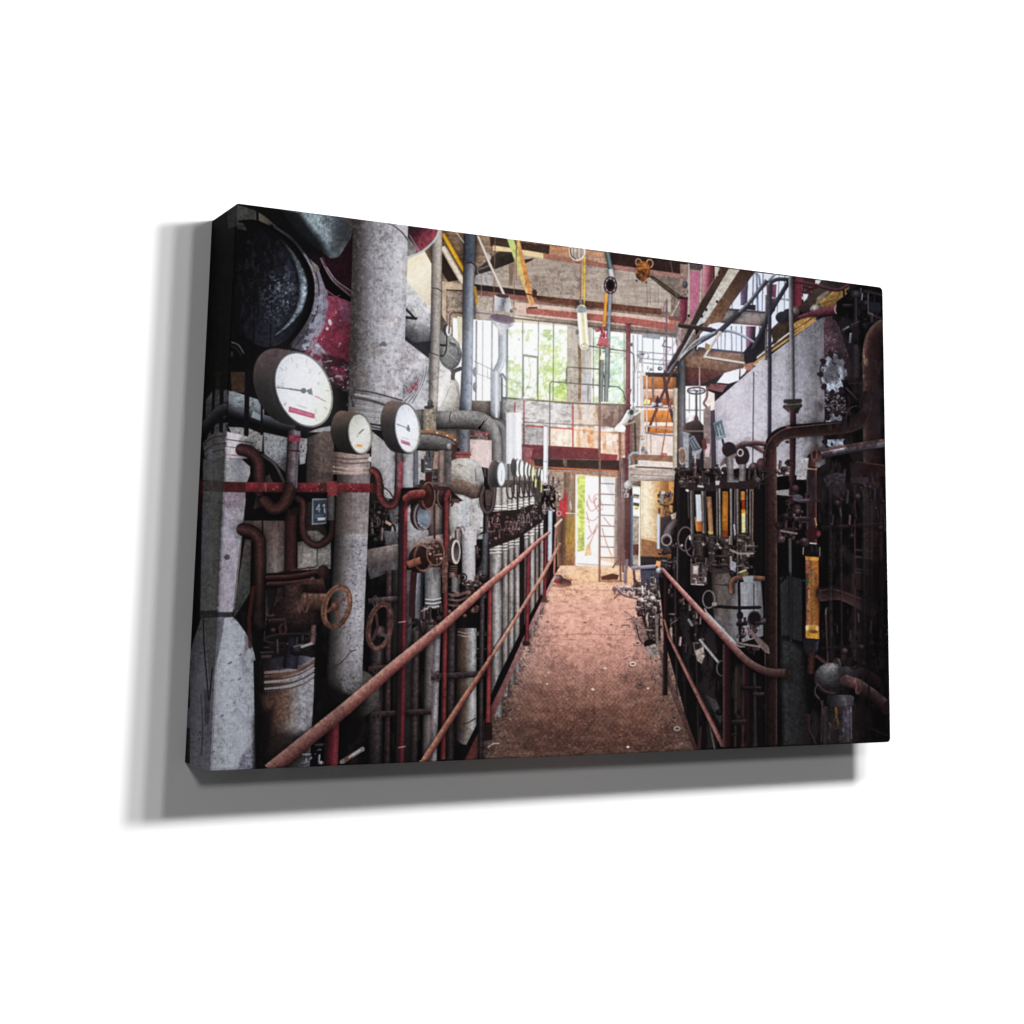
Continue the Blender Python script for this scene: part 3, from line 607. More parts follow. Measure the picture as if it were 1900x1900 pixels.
# vessel with the domed top
P([(871, 815), (912, 817), (912, 870), (871, 862)], (198, 178, 176), n=.12); junk([(872, 800), (906, 802), (906, 814), (874, 812)], 10, [(110, 60, 64), (60, 50, 60), (120, 130, 170)], (2, 5), 34)
L([(876, 801), (906, 803)], 3, (130, 56, 64)); L([(868, 812), (886, 812)], 3, (70, 50, 50))
cyl(852, 872, 798, 842, [(52, 52, 60), (90, 94, 104), (110, 112, 122), (70, 70, 78)], n=.1)
P(smooth([(822, 884), (826, 866), (842, 853), (860, 849), (878, 852), (892, 864), (898, 888)]) + [(896, 1002), (824, 1002)], ((822, 900), (898, 900), (104, 96, 88), (160, 154, 146), (178, 174, 168), (170, 168, 166), (150, 148, 148)), n=.16, sp=.1)
P([(845, 838), (874, 838), (872, 850), (846, 850)], (126, 62, 60), n=.2); L([(845, 843), (874, 844)], 2, (80, 38, 38)); L([(850, 862), (858, 864)], 2, (110, 106, 104)); L([(882, 870), (883, 892)], 2, (112, 106, 110)); P([(897, 868), (902, 870), (902, 886), (898, 884)], (50, 52, 60))
cyl(856, 864, 922, 960, [(150, 160, 178), (170, 178, 190)])
T([(896, 919, 27), (860, 905, 26), (824, 899, 27)], 1, [(126, 102, 92), (104, 82, 74), (80, 62, 56), (44, 33, 31)], n=.25, sp=.12, sh=.7)
P([(826, 914), (860, 922), (894, 934), (894, 1000), (832, 1004)], ((832, 960), (896, 960), (138, 134, 134), (180, 178, 178), (164, 162, 162), (186, 184, 184)), n=.18)
L([(826, 886), (850, 888), (898, 900)], 1.2, (150, 130, 120), sm=True)
T([(897, 905), (893, 925), (897, 945), (906, 950), (912, 942), (914, 920), (912, 900)], 7, [(40, 30, 30), (92, 74, 72), (50, 38, 38)], cap='r', sm=True)
P([(899, 908), (910, 908), (908, 938), (901, 938)], (64, 48, 46)); T([(905, 940), (905, 1010)], 10, [(40, 38, 40), (76, 74, 78), (52, 50, 52)])
# dark hole with sheet metal, sight port, and lower white pipes
P([(752, 836), (838, 836), (836, 905), (752, 905)], (84, 78, 78), n=.4)
P([(742, 842), (768, 838), (766, 935), (738, 935)], (164, 162, 168), n=.12)
P([(774, 838), (786, 838), (784, 902), (772, 902)], (60, 56, 60)); cyl(767, 777, 838, 900, [(60, 64, 74), (92, 96, 108), (70, 74, 84)])
P([(776, 836), (790, 838), (788, 900), (776, 898)], (168, 160, 158), n=.2)
P([(781, 852), (788, 852), (788, 878), (781, 876)], (40, 40, 44)); P([(787, 846), (804, 846), (803, 876), (786, 874)], (66, 70, 76)); L([(790, 870), (802, 871)], 2, (190, 200, 200))
junk([(790, 842), (812, 842), (808, 905), (790, 900)], 16, [(60, 56, 58), (84, 70, 66), (40, 38, 42)], (3, 7), 35); L([(796, 834), (797, 848)], 2, (30, 28, 30))
cyl(812, 824, 836, 900, [(62, 48, 46), (130, 112, 106), (110, 88, 82)], n=.25); P([(806, 838), (814, 838), (812, 870), (804, 870)], (140, 110, 96), n=.3); P([(790, 876), (802, 876), (800, 905), (790, 903)], (54, 24, 26))
P([(700, 905), (830, 905), (896, 960), (896, 1010), (700, 1010)], (20, 16, 17))
P([(735, 930), (760, 925), (770, 1012), (720, 1020)], (150, 148, 150), n=.2); P([(756, 940), (784, 975), (796, 985), (796, 1000), (756, 1010)], (166, 164, 168), n=.15)
P([(832, 935), (896, 922), (896, 1000), (832, 1006)], ((832, 960), (896, 960), (150, 146, 146), (182, 180, 180), (166, 164, 166), (190, 188, 190)), n=.15); L([(866, 982), (898, 979)], 2, (70, 68, 70)); L([(874, 938), (872, 980)], 1.5, (140, 138, 138)); cyl(857, 863, 930, 1000, [(172, 176, 186)])
cyl(797, 822, 935, 1002, [(60, 52, 50), (104, 92, 88), (120, 106, 102), (82, 70, 68)], dx=-2, n=.25)
E(781, 958, 20, 26, (38, 28, 28)); E(787, 958, 13, 23, ((780, 940), (790, 980), (70, 76, 88), (122, 132, 148), (96, 104, 118)), n=.15); R(784, 958, 15, 25, 4, (120, 106, 108)); speck([(772, 965), (792, 978), (794, 984), (776, 980)], 12, (200, 190, 188), (.8, 1.6), .9, 36)
L([(900, 985), (880, 998)], 3, (40, 36, 38)); L([(842, 930), (838, 938)], 4, (60, 40, 40)); P([(838, 925), (852, 926), (852, 934), (838, 932)], (80, 50, 46))
# machine behind, between white pipe B and post A
junk([(682, 925), (740, 925), (735, 1010), (685, 1015)], 60, [(30, 24, 26), (52, 42, 44), (70, 58, 58)], (4, 11), 37, (130, 124, 124), .3)
L([(720, 968), (732, 978), (731, 1000), (724, 1012)], 4, (20, 18, 20), sm=True); P([(716, 965), (728, 972), (724, 976), (714, 970)], (170, 130, 110)); P([(712, 985), (740, 985), (736, 1012), (716, 1012)], (120, 118, 122), n=.3, a=.8)
P([(722, 940), (740, 935), (738, 980), (724, 965)], (120, 118, 124), a=.6, n=.3)
# thick pale pipe running right
T([(838, 1002, 26), (800, 1010, 32), (740, 1032, 46), (680, 1048, 56)], 1, [(140, 124, 122), (128, 114, 112), (116, 104, 106), (104, 100, 106), (84, 82, 88)], n=.2, sp=.15, fade=(1.15, 1.05, 1, 1))
T([(880, 986), (846, 1000)], 24, [(176, 172, 174), (160, 156, 158), (120, 116, 118)], cap='r', n=.15); R(851, 995, 6, 16, 4, (74, 58, 56), r=.2); R(858, 992, 6, 15, 3, (120, 100, 98), r=.2); R(845, 997, 6, 16, 3, (150, 136, 134), r=.2)
cyl(857, 881, 990, 1078, [(110, 104, 106), (158, 154, 158), (178, 176, 180), (150, 146, 150)], n=.1); P([(862, 985), (884, 985), (884, 1012), (862, 1012)], (180, 178, 182), n=.12)
for y in (1072, 1077, 1082):
    L([(858, y), (870, y + 2.5), (881, y - 1)], 2, (190, 184, 186), sm=True); L([(858, y + 2.5), (870, y + 5), (881, y + 1)], 1.3, (90, 80, 80), sm=True)
T([(902, 1005), (900, 1040), (888, 1075), (878, 1092)], 13, [(62, 62, 68), (120, 122, 132), (70, 70, 76)], sm=True, n=.15); T([(901, 990), (898, 1110)], 11, [(38, 38, 42), (90, 92, 100), (60, 60, 66)], n=.1)
junk([(862, 1010), (898, 1012), (890, 1080), (862, 1085)], 16, [(40, 30, 30), (62, 46, 46)], (3, 8), 38)
cyl(858, 882, 1016, 1076, [(112, 106, 108), (160, 156, 160), (180, 178, 182), (150, 146, 150)], n=.1)
cyl(728, 764, 1058, 1420, [(30, 28, 30), (64, 62, 64), (92, 90, 92), (80, 78, 80)], n=.25, fade=(1.2, .8, .3))
P([(772, 1062), (786, 1062), (782, 1150), (770, 1150)], ((770, 1100), (786, 1100), (170, 172, 184), (120, 122, 136), (64, 66, 80)), n=.1)
L([(783, 1062), (781, 1160)], 4, (32, 40, 60)); P([(762, 1060), (774, 1062), (768, 1150), (758, 1142)], (54, 20, 26), n=.3)
L([(742, 1172), (776, 1150)], 4, (60, 36, 34)); L([(772, 1150), (790, 1180), (800, 1200)], 6, (16, 14, 16)); P([(752, 1178), (775, 1160), (792, 1200), (748, 1240)], (90, 92, 100), n=.4, a=.8); L([(748, 1220), (782, 1160)], 3, (16, 14, 16)); P([(780, 1150), (792, 1160), (784, 1174)], (140, 138, 138))
cyl(788, 818, 1053, 1128, [(56, 54, 56), (104, 102, 104), (132, 130, 132), (126, 124, 126), (96, 92, 94)], n=.18)
for y in (1110, 1117, 1124):
    L([(790, y + 2), (804, y + 3), (818, y)], 2.4, (190, 188, 190), sm=True); L([(790, y + 5), (804, y + 6), (818, y + 3)], 1.4, (60, 56, 58), sm=True)
junk([(782, 1128), (822, 1128), (822, 1165), (782, 1165)], 24, [(44, 30, 32), (62, 44, 46), (34, 28, 30)], (4, 10), 39, (140, 130, 130), .2); L([(782, 1134), (794, 1128)], 3, (170, 166, 166))
cyl(790, 818, 1160, 1420, [(30, 24, 26), (84, 74, 74), (104, 94, 96), (90, 80, 84), (150, 144, 150), (120, 114, 120)], dx=-8, n=.22, kind='v', sp=.1)
junk([(832, 1066), (900, 1072), (905, 1120), (832, 1160)], 52, [(52, 34, 34), (80, 56, 54), (36, 28, 30)], (4, 11), 40, (150, 134, 132), .3); 
for y in (1102, 1112, 1122):
    L([(832, y), (850, y + 2), (868, y - 4)], 4, (110, 84, 80), sm=True)
for y in range(1050, 1072, 4):
    L([(834, y), (848, y + 1)], 1.6, (130, 96, 88))
cyl(838, 852, 1072, 1098, [(80, 78, 80), (120, 118, 120), (60, 58, 60)])
cyl(847, 884, 1166, 1366, [(32, 24, 22), (62, 46, 40), (92, 70, 58), (132, 124, 122), (172, 170, 172), (140, 138, 140)], n=.22, kind='v', sp=.12)
E(865, 1366, 17, 16, ((850, 1360), (882, 1370), (40, 30, 28), (110, 100, 96), (120, 114, 112)), n=.3); L([(850, 1343), (866, 1342), (882, 1333)], 2, (50, 40, 38), sm=True)
for y in (1172, 1178):
    L([(850, y), (866, y + 3), (883, y - 1)], 1.6, (170, 160, 158), sm=True)
P([(882, 1172), (904, 1172), (904, 1180), (882, 1180)], (84, 80, 82), n=.3); L([(884, 1204), (902, 1204)], 3, (96, 84, 84)); R(888, 1216, 5, 6, 2, (60, 52, 54))
for q in ([(760, 1250), (770, 1300), (778, 1370)], [(842, 1352), (840, 1400)]):
    L(q, 5, (50, 38, 38), a=.7)
P([(768, 1320), (778, 1322), (774, 1380), (772, 1370)], (120, 100, 92), n=.3); L([(896, 1130), (895, 1200)], 2, (96, 90, 92))

# ---- the rank of gauges and insulated risers receding to the door
P([(908, 890), (1004, 892), (1004, 955), (908, 958)], (70, 60, 58), n=.3)
for i, (x0, x1, y0, y1) in enumerate(((912, 931, 905, 950), (931, 942, 905, 950), (942, 950, 905, 947), (950, 959, 900, 946), (962, 971, 905, 944), (972, 981, 905, 942), (983, 992, 905, 940))):
    cyl(x0, x1, y0, y1, [(104, 96, 94), (168, 162, 158), (186, 182, 178), (130, 124, 122)], n=.1)
    for y in (y1 - 11, y1 - 6, y1 - 1):
        L([(x0 + 1, y), (x1 - 1, y)], 2, (232, 228, 224)); L([(x0 + 1, y + 2.4), (x1 - 1, y + 2.4)], 1.1, (110, 100, 98))
# lower risers
COLS = ((908, 932, 1012, 1300), (932, 943, 1006, 1262), (943, 954, 1002, 1240), (954, 964, 996, 1216), (972, 981, 984, 1170), (981, 992, 978, 1150), (993, 999, 972, 1130), (1001, 1008, 965, 1110))
P([(905, 1000), (1010, 940), (1020, 1070), (1004, 1106), (968, 1176), (906, 1302)], (34, 26, 27))
for x0, x1, y0, y1 in COLS:
    cyl(x0, x1, y0, y1 + 30, [(62, 57, 57), (116, 112, 111), (166, 163, 162), (158, 155, 155), (88, 82, 82)], n=.3, kind='v', sp=.15, fade=(1.05, 1, .9, .7))
    for y in (y0 + 3, y0 + 8, y0 + 14):
        L([(x0 + 1, y), (x1 - 1, y - 1)], 2, (214, 208, 204), a=.9); L([(x0 + 1, y + 2.4), (x1 - 1, y + 1.4)], 1.1, (104, 90, 86))
    T([(x0 + 3, y0 + 30), (x0 + 3, y1)], 3, [(116, 84, 72)], a=.35, n=.8)
P([(850, 1412), (862, 1411), (912, 1309), (937, 1258), (973, 1178), (1008, 1108), (1004, 1102), (966, 1172), (926, 1252), (904, 1306)], (12, 9, 10))
P([(862, 1411), (912, 1309), (937, 1258), (973, 1178), (1008, 1108), (1028, 1068), (1032, 1070), (1014, 1108), (982, 1180), (948, 1258), (924, 1312), (882, 1410)], ((1030, 1070), (870, 1410), (176, 142, 136), (150, 116, 114), (128, 86, 86), (104, 56, 54), (82, 38, 36)), n=.25)
speck([(884, 1404), (1012, 1112), (1020, 1112), (905, 1404)], 120, (170, 150, 146), (.6, 1.7), .7, 44)
speck([(884, 1404), (1012, 1112), (1020, 1112), (905, 1404)], 90, (40, 28, 30), (.6, 2), .7, 45)
# valves between upper and lower risers
P([(906, 950), (962, 945), (1006, 930), (1006, 968), (962, 998), (908, 1018)], (30, 21, 22))
junk([(906, 956), (966, 948), (966, 990), (908, 1010)], 64, [(58, 36, 34), (86, 62, 60), (40, 30, 32), (74, 48, 44)], (3, 7), 46, (170, 156, 156), .35)
junk([(962, 944), (1006, 930), (1006, 960), (962, 988)], 60, [(66, 52, 54), (96, 84, 86), (44, 34, 36)], (2, 5), 47, (196, 186, 186), .4)
for x, y in ((948, 980), (955, 975), (962, 972), (970, 968), (980, 962)):
    R(x, y, 2.8, 7.5, 1.4, (140, 122, 120), al=.8)
# far right end of the rank: white pipe, clutter
T([(1013, 792), (1012, 897)], 9, [(190, 190, 198), (228, 228, 234), (204, 204, 212), (160, 160, 170)], n=.04); L([(1009, 856), (1017, 857)], 1.5, (140, 140, 150)); L([(1008, 788), (1018, 792)], 4, (140, 130, 126), a=.7)
junk([(1012, 884), (1040, 890), (1038, 960), (1008, 955)], 60, [(70, 52, 52), (110, 92, 94), (48, 36, 38), (150, 138, 140)], (2, 6), 48, (206, 196, 198), .4)
T([(1021, 948), (1020, 1040)], 8, [(130, 140, 152), (186, 196, 208), (150, 158, 170)], n=.1)
T([(897, 905), (892, 925), (896, 944), (905, 951), (914, 942), (917, 920), (918, 902)], 7, [(34, 26, 26), (86, 68, 66), (44, 32, 32)], cap='r', sm=True, sh=.6); P([(900, 910), (912, 910), (910, 938), (902, 938)], (66, 50, 48), n=.3)
# small round gauges, seen almost edge on
for x, y, a_, b_, c in ((961, 869, 4.4, 16, 0), (968, 870, 3.6, 15, 0), (977, 873, 3.6, 15, 0), (983, 876, 2.8, 14, 0), (989, 879, 3, 14, 1), (1001, 881, 3, 12, 0), (1005.5, 883, 2.4, 12, 0)):
    E(x - 1.6, y - .5, a_ + 1.6, b_ + 1.2, (58, 56, 56)); E(x, y, a_ + .8, b_ + .8, (110, 108, 104)); E(x, y, a_, b_, (206, 204, 150) if c else (226, 228, 230))
E(953, 867, 5.5, 16.5, (46, 44, 45))
P([(991, 888), (996, 890), (995, 905), (991, 903)], (210, 220, 120), a=.9); P([(1004, 894), (1007, 896), (1006, 915), (1003, 913)], (216, 220, 120), a=.8)
for i in range(6):
    x = 940 + i * 10 - max(0, i - 2) * 1.5
    L([(x, 900 - i), (x + 1, 916 - i), (x + 6, 925 - i), (x + 12, 921 - i), (x + 13, 898 - i)], 2.6, (44, 34, 36), sm=True); L([(x + .8, 902 - i), (x + 2, 914 - i)], .9, (130, 116, 116))
    L([(x + 14, 884), (x + 14, 915)], 2.6, (40, 36, 40))
for x in (988, 998):
    L([(x, 905), (x + 1, 918), (x + 5, 922), (x + 9, 916), (x + 9, 900)], 2.4, (60, 54, 60), sm=True)
E(918, 879, 12, 25, ((906, 870), (926, 880), (84, 76, 74), (48, 44, 44), (30, 28, 28))); E(929.5, 879, 8.4, 23.5, (92, 92, 92)); E(930, 879.5, 7, 21.5, (206, 212, 218)); L([(930, 892), (931, 874)], 1, (130, 130, 140))

# ---- foreground pipework, left
P([(488, 966), (530, 966), (528, 1062), (492, 1064)], ((500, 966), (500, 1062), (84, 66, 66), (104, 86, 84), (112, 106, 104)), n=.25, sp=.22)
P([(450, 966), (486, 966), (486, 985), (450, 976)], (92, 76, 74), n=.3, sp=.3); P([(455, 1000), (466, 1002), (464, 1100), (432, 1150), (440, 1090)], ((460, 1000), (440, 1150), (74, 60, 58), (66, 66, 66), (48, 48, 48)), n=.35, sp=.2)
P([(552, 1006), (614, 996), (614, 1056), (552, 1058)], ((556, 1000), (612, 1050), (104, 94, 92), (142, 136, 134), (124, 118, 116)), n=.25, sp=.18); L([(589, 1015), (588, 1050)], 2, (60, 56, 56))
P([(492, 1094), (514, 1092), (508, 1120), (494, 1152), (490, 1190)], (90, 92, 92), n=.4, sp=.35)
P([(478, 905), (490, 915), (486, 940), (470, 945)], (50, 40, 40), n=.4); P([(486, 888), (500, 880), (508, 900), (490, 910)], (66, 56, 56), n=.3); P([(556, 936), (580, 930), (606, 985), (604, 1006), (572, 1004)], (40, 30, 29), n=.4)
P([(566, 985), (590, 985), (602, 995), (590, 1008), (570, 1006)], (110, 102, 100), n=.4)
T([(446, 834), (462, 838), (474, 848), (480, 866), (481, 915)], 23, [(18, 9, 10), (48, 24, 26), (74, 40, 42), (52, 26, 30), (24, 12, 14)], sm=True, n=.3)
T([(448, 982), (466, 986), (478, 998), (482, 1020), (480, 1170)], 24, [(12, 6, 7), (40, 22, 22), (66, 40, 36), (42, 24, 22), (16, 8, 9)], sm=True, n=.3, fade=(1.1, 1.1, .8, .3))
L([(470, 1090), (462, 1150), (464, 1200)], 7, (64, 26, 18), a=.8)
T([(540, 945), (538, 1062)], 22, [(18, 9, 11), (50, 24, 28), (60, 30, 34), (34, 16, 18)], n=.25); L([(544, 950), (560, 946)], 14, (34, 18, 20))
T([(618, 918), (617, 978), (610, 1000), (588, 1012), (568, 1000), (561, 975), (562, 935), (552, 925)], 13, [(20, 10, 12), (70, 40, 40), (58, 30, 30), (24, 12, 12)], cap='r', sm=True, n=.25)
cyl(607, 622, 900, 965, [(60, 24, 28), (92, 84, 86), (120, 116, 120), (70, 60, 64)], dx=-1, n=.3)
P([(579, 925), (607, 925), (605, 972), (578, 974)], (124, 132, 144)); P([(581, 928), (607, 927), (604, 969), (581, 971)], (48, 58, 72), n=.12)
txt('41', 587, 936, 14, (156, 164, 174), w=1.8); txt('5', 601, 946, 6, (150, 160, 170), w=1.1)
for y in (956, 960):
    L([(584, y), (600, y - .6)], 1, (130, 142, 156))
P([(589, 961), (604, 960), (603, 965), (589, 966)], (176, 184, 192))
P([(430, 1100), (860, 1000), (860, 1420), (480, 1420)], (44, 34, 36), a=.45, soft=20, fl=(71, .3, 22, 2, 2))
for x, w, y0, c in ((700, 26, 1200, (52, 44, 46)), (722, 12, 1060, (58, 40, 42)), (772, 14, 1170, (60, 48, 48)), (838, 16, 1150, (50, 40, 42)), (895, 9, 1110, (54, 46, 48))):
    T([(x, y0), (x - 4, 1425)], w, [tuple(v * .35 for v in c), c, tuple(v * 1.5 for v in c), tuple(v * .5 for v in c)], n=.45, sp=.15, fade=(1, .9, .55))
for x0, x1, y, c in ((684, 745, 1236, (62, 46, 46)), (690, 800, 1320, (48, 36, 38)), (800, 900, 1250, (52, 42, 44)), (684, 745, 1110, (66, 52, 54))):
    T([(x1, y), (x0, y + 6)], 11, [tuple(v * 1.6 for v in c), c, tuple(v * .4 for v in c)], n=.45)
    R(x0 + 12, y + 5, 4, 9, 3, tuple(v * 1.2 for v in c))
# white pipe B with its collar
S(664, 1287, 40, 44, [(140, 132, 128), (118, 108, 104), (84, 76, 74), (40, 34, 34)], hx=.35, hy=-.45, n=.25, sp=.2)
T([(656, 878, 62), (652, 980, 62), (646, 1100, 63), (639, 1250, 66), (637, 1310, 66)], 1, [(26, 24, 24), (58, 54, 54), (98, 93, 94), (130, 125, 129), (148, 144, 152), (158, 155, 163), (150, 146, 152)], n=.2, sp=.2, fade=(.9, .94, 1.0, 1.04, .95, .45))
T([(656, 878), (652, 990)], 60, [(70, 54, 50), (120, 100, 94), (132, 114, 108)], a=.4, n=.3)
P([(596, 1262), (640, 1280), (676, 1300), (668, 1352), (590, 1352)], (12, 9, 10), a=.85, soft=18)
L([(608, 1236), (626, 1234), (640, 1222), (650, 1210), (660, 1206)], 1.8, (46, 40, 46), sm=True)
speck([(640, 1000), (676, 1000), (668, 1230), (630, 1230)], 120, (60, 56, 68), (.8, 2.2), .8, 51)
P([(618, 838), (686, 842), (688, 882), (616, 880)], ((618, 860), (688, 862), (78, 62, 58), (128, 108, 104), (160, 142, 138), (140, 124, 122)), n=.3)
for y in (850, 858, 868, 876):
    L([(618, y - 2), (650, y + 2), (686, y)], 2, (62, 46, 44) if y % 4 else (186, 166, 160), sm=True, a=.8)
E(689, 852, 6, 5, (190, 190, 194)); L([(692, 850), (696, 830), (706, 822), (718, 818)], 3.4, (30, 28, 32), sm=True)
P([(630, 1260), (672, 1240), (668, 1292), (636, 1284)], (110, 108, 110), a=.6, n=.5, sp=.4, soft=6)
# grey sheet to the right of pipe B
P([(690, 800), (712, 818), (742, 838), (742, 902), (735, 925), (700, 925), (688, 880)], ((690, 860), (745, 880), (150, 146, 148), (160, 158, 162), (172, 170, 174)), n=.12, sp=.12)
P([(688, 880), (704, 880), (712, 900), (712, 930), (688, 930)], (34, 26, 27)); L([(708, 902), (722, 912), (730, 924)], 2, (36, 30, 32), sm=True); P([(706, 920), (724, 925), (716, 938), (704, 934)], (110, 104, 104), n=.3)
# red flat bar with hangers
P([(380, 893), (480, 895), (708, 897), (708, 914), (480, 913), (380, 912)], ((540, 893), (540, 914), (128, 42, 48), (108, 32, 38), (84, 24, 30)), n=.3)
P([(380, 893), (455, 895), (455, 914), (380, 912)], (54, 20, 22), a=.75, n=.4); P([(590, 896), (608, 896), (606, 914), (590, 914)], (64, 28, 30), a=.9); P([(606, 893), (625, 893), (625, 920), (608, 920)], (122, 44, 48), n=.2)
speck([(470, 896), (706, 898), (706, 912), (470, 912)], 40, (196, 150, 150), (.6, 1.6), .7, 52); L([(492, 898), (493, 912)], 3, (130, 96, 80), a=.8); L([(480, 914), (600, 915)], 1.6, (24, 14, 14))
P([(686, 896), (710, 898), (708, 916), (688, 914)], (90, 30, 34), n=.3)
# gauge stems and their siphons
T([(545, 800), (542, 860), (538, 910), (526, 936), (508, 944), (492, 930)], 22, [(16, 9, 11), (58, 46, 50), (84, 72, 80), (96, 88, 96), (46, 30, 32)], sm=True, n=.4, fade=(.9, 1.1, 1, .8, .6))
T([(538, 905), (526, 934), (508, 943), (490, 928)], 21, [(20, 10, 10), (56, 30, 30), (66, 38, 34), (30, 15, 15)], sm=True, n=.3)
P([(536, 808), (558, 806), (557, 820), (536, 818)], (128, 40, 60), n=.3); P([(546, 800), (558, 800), (557, 808), (547, 808)], (110, 100, 116)); L([(537, 836), (556, 837)], 3, (60, 24, 26)); L([(553, 840), (550, 905)], 3, (126, 116, 130), a=.6)
T([(690, 872), (700, 880), (704, 900), (704, 916), (712, 932), (724, 938), (735, 930), (739, 905), (741, 850)], 14, [(40, 16, 18), (110, 48, 50), (74, 34, 36), (32, 16, 18)], sm=True, n=.25)
T([(741, 845), (740, 905)], 12, [(46, 26, 30), (90, 60, 66), (120, 84, 92), (60, 30, 34)], n=.5); P([(741, 852), (748, 852), (746, 906), (740, 906)], (136, 50, 58), a=.8, n=.5); cyl(733, 748, 838, 856, [(30, 26, 28), (90, 74, 76), (50, 38, 40)])

# ---- gauges
def gauge(cx, cy, a, b, r, bx, by, body, top, face, fs):
    for i in range(15):
        t = i / 14; x = bx + (cx - bx) * t; y = by + (cy - by) * t; k_ = (1 - .3 * t) * (.45 if t > .88 else 1)
        E(x, y, a + 1.5, b + 1.5, ((x - a, y - b), (x - a * .2, y + b * .7), tuple(v * (1.05 - .2 * t) for v in top), tuple(v * k_ for v in body), tuple(v * k_ * .55 for v in body)), r=r, n=.12)
    E(cx, cy, a + 1, b + 1, ((cx - a, cy), (cx + a, cy), (60, 58, 58), (120, 120, 122), (196, 196, 186)), r=r)
    R(cx, cy, a - .6, b - .6, 1.6, (70, 70, 68), r=r, al=.8)
    E(cx - .8, cy - .3, a - 2.2, b - 2.2, face, r=r, n=.045)
    rs = np.random.RandomState(int(cx)); n_ = 9
    for i in range(n_ * 5 - 4):
        th = math.radians(200 + i * 280 / (n_ * 5 - 5) - 55)
        u, v = math.cos(th), math.sin(th); p = lambda f: (cx - .8 + a * f * (u + r * v * .5), cy + b * f * (v + r * u * .5) * .98)
        big = i % 5 == 0
        L([p(.9), p(.78 if big else .85)], fs * (.55 if big else .3), (96, 98, 112), a=.5 if big else .22)


gauge(563, 723, 53.5, 69, .25, 524, 717, (44, 40, 40), (92, 72, 72), ((510, 700), (612, 730), (214, 216, 228), (230, 232, 240), (232, 234, 240), (222, 225, 214)), 2.6)
for s_, x, y in (('0', 522, 711), ('1', 529, 681), ('2', 549, 676), ('3', 573, 685), ('4', 589, 708), ('5', 584, 760), ('6', 527, 746)):
    txt(s_, x, y, 6.5, (130, 132, 146), (1, .15), w=1.1, a=.7)
L([(514, 719), (540, 722), (566, 725)], 2, (70, 74, 84)); L([(538, 722), (566, 726)], 3, (78, 82, 94)); E(563, 725, 5, 5, (70, 74, 86)); P([(566, 725), (578, 720), (580, 734)], (88, 92, 102)); E(575, 727, 4, 5, (84, 88, 98))
L([(584, 735), (593, 739)], 1.8, (190, 70, 84)); L([(594, 740), (604, 745)], 1.5, (120, 116, 124))
P([(536, 754), (584, 768), (583, 777), (535, 764)], (178, 62, 92), n=.12); L([(540, 760), (578, 771)], 2.4, (204, 120, 146), a=.55); L([(552, 752), (568, 757)], 1.8, (150, 152, 164), a=.8)
gauge(667.5, 805, 22, 37.5, .12, 637, 801, (40, 36, 36), (104, 82, 72), ((648, 790), (690, 820), (188, 187, 180), (210, 210, 206), (204, 204, 198)), 1.5)
L([(666, 804), (674, 797)], 2.4, (84, 84, 84)); L([(666, 804), (662, 812)], 1.2, (130, 128, 122)); P([(661, 824), (672, 825), (672, 830), (662, 829)], (206, 140, 66)); L([(658, 826), (660, 830)], 1.2, (214, 160, 110))
gauge(755.5, 795, 23.5, 46, .15, 731, 791, (42, 37, 36), (112, 90, 80), ((735, 770), (778, 810), (206, 210, 222), (226, 228, 238), (216, 218, 222)), 1.6)
L([(736, 787), (760, 796)], 1.8, (90, 94, 108)); E(757, 796, 3.4, 3.4, (84, 88, 102)); L([(757, 790), (759, 800)], 3, (84, 88, 102))
P([(743, 815), (760, 821), (761, 828), (744, 822)], (186, 96, 128)); L([(745, 811), (757, 815)], 1.2, (150, 150, 166))

# ---- valves, wheels, posts and the near drum
P([(492, 1088), (600, 1072), (606, 1120), (586, 1160), (500, 1170)], (16, 11, 12), a=.9, soft=6); E(540, 1070, 46, 12, (26, 13, 14), r=-.3); T([(586, 1062), (540, 1070), (496, 1072)], 8, [(84, 46, 46), (56, 28, 30), (26, 12, 14)], cap='r', sm=True, n=.3); T([(582, 1076), (540, 1082), (498, 1084)], 8, [(90, 52, 52), (52, 26, 28), (22, 10, 12)], cap='r', sm=True, n=.3)
L([(540, 1058), (584, 1052)], 3, (66, 40, 42)); S(600, 1062, 11, 14, [(62, 36, 36), (40, 22, 22), (18, 10, 10)], n=.3); S(580, 1076, 5, 6, [(110, 70, 66), (60, 34, 34)])
P([(516, 1090), (600, 1072), (612, 1130), (590, 1160), (560, 1172), (518, 1165), (504, 1140)], ((530, 1080), (590, 1165), (48, 34, 34), (64, 40, 38), (40, 22, 22), (14, 9, 10)), n=.5)
T([(604, 1118), (556, 1116)], 34, [(116, 82, 68), (92, 62, 52), (66, 40, 34), (30, 17, 16)], n=.5); E(556, 1116, 11, 18, (70, 44, 40), n=.4)
T([(546, 1086), (548, 1128)], 44, [(18, 11, 12), (48, 32, 32), (64, 42, 40), (40, 25, 25), (20, 12, 13)], n=.5); S(548, 1138, 42, 34, [(84, 56, 52), (54, 36, 35), (30, 19, 19), (14, 9, 10)], hx=.2, hy=-.3, n=.55, sp=.2); E(536, 1184, 46, 9, (20, 16, 18), r=-.3); R(536, 1184, 46, 9, 2, (62, 54, 56), r=-.3, al=.7); R(580, 1176, 7, 5, 2, (90, 78, 78), al=.7)
T([(602, 1118), (560, 1118)], 32, [(112, 80, 68), (92, 62, 52), (60, 38, 33), (26, 15, 15)], n=.6, sp=.15); R(566, 1118, 6, 17, 4, (84, 56, 50), n=.4)
junk([(500, 1140), (530, 1140), (530, 1170), (504, 1170)], 6, [(40, 26, 27), (60, 36, 36), (28, 18, 20)], (5, 12), 55, (110, 90, 88), .15)
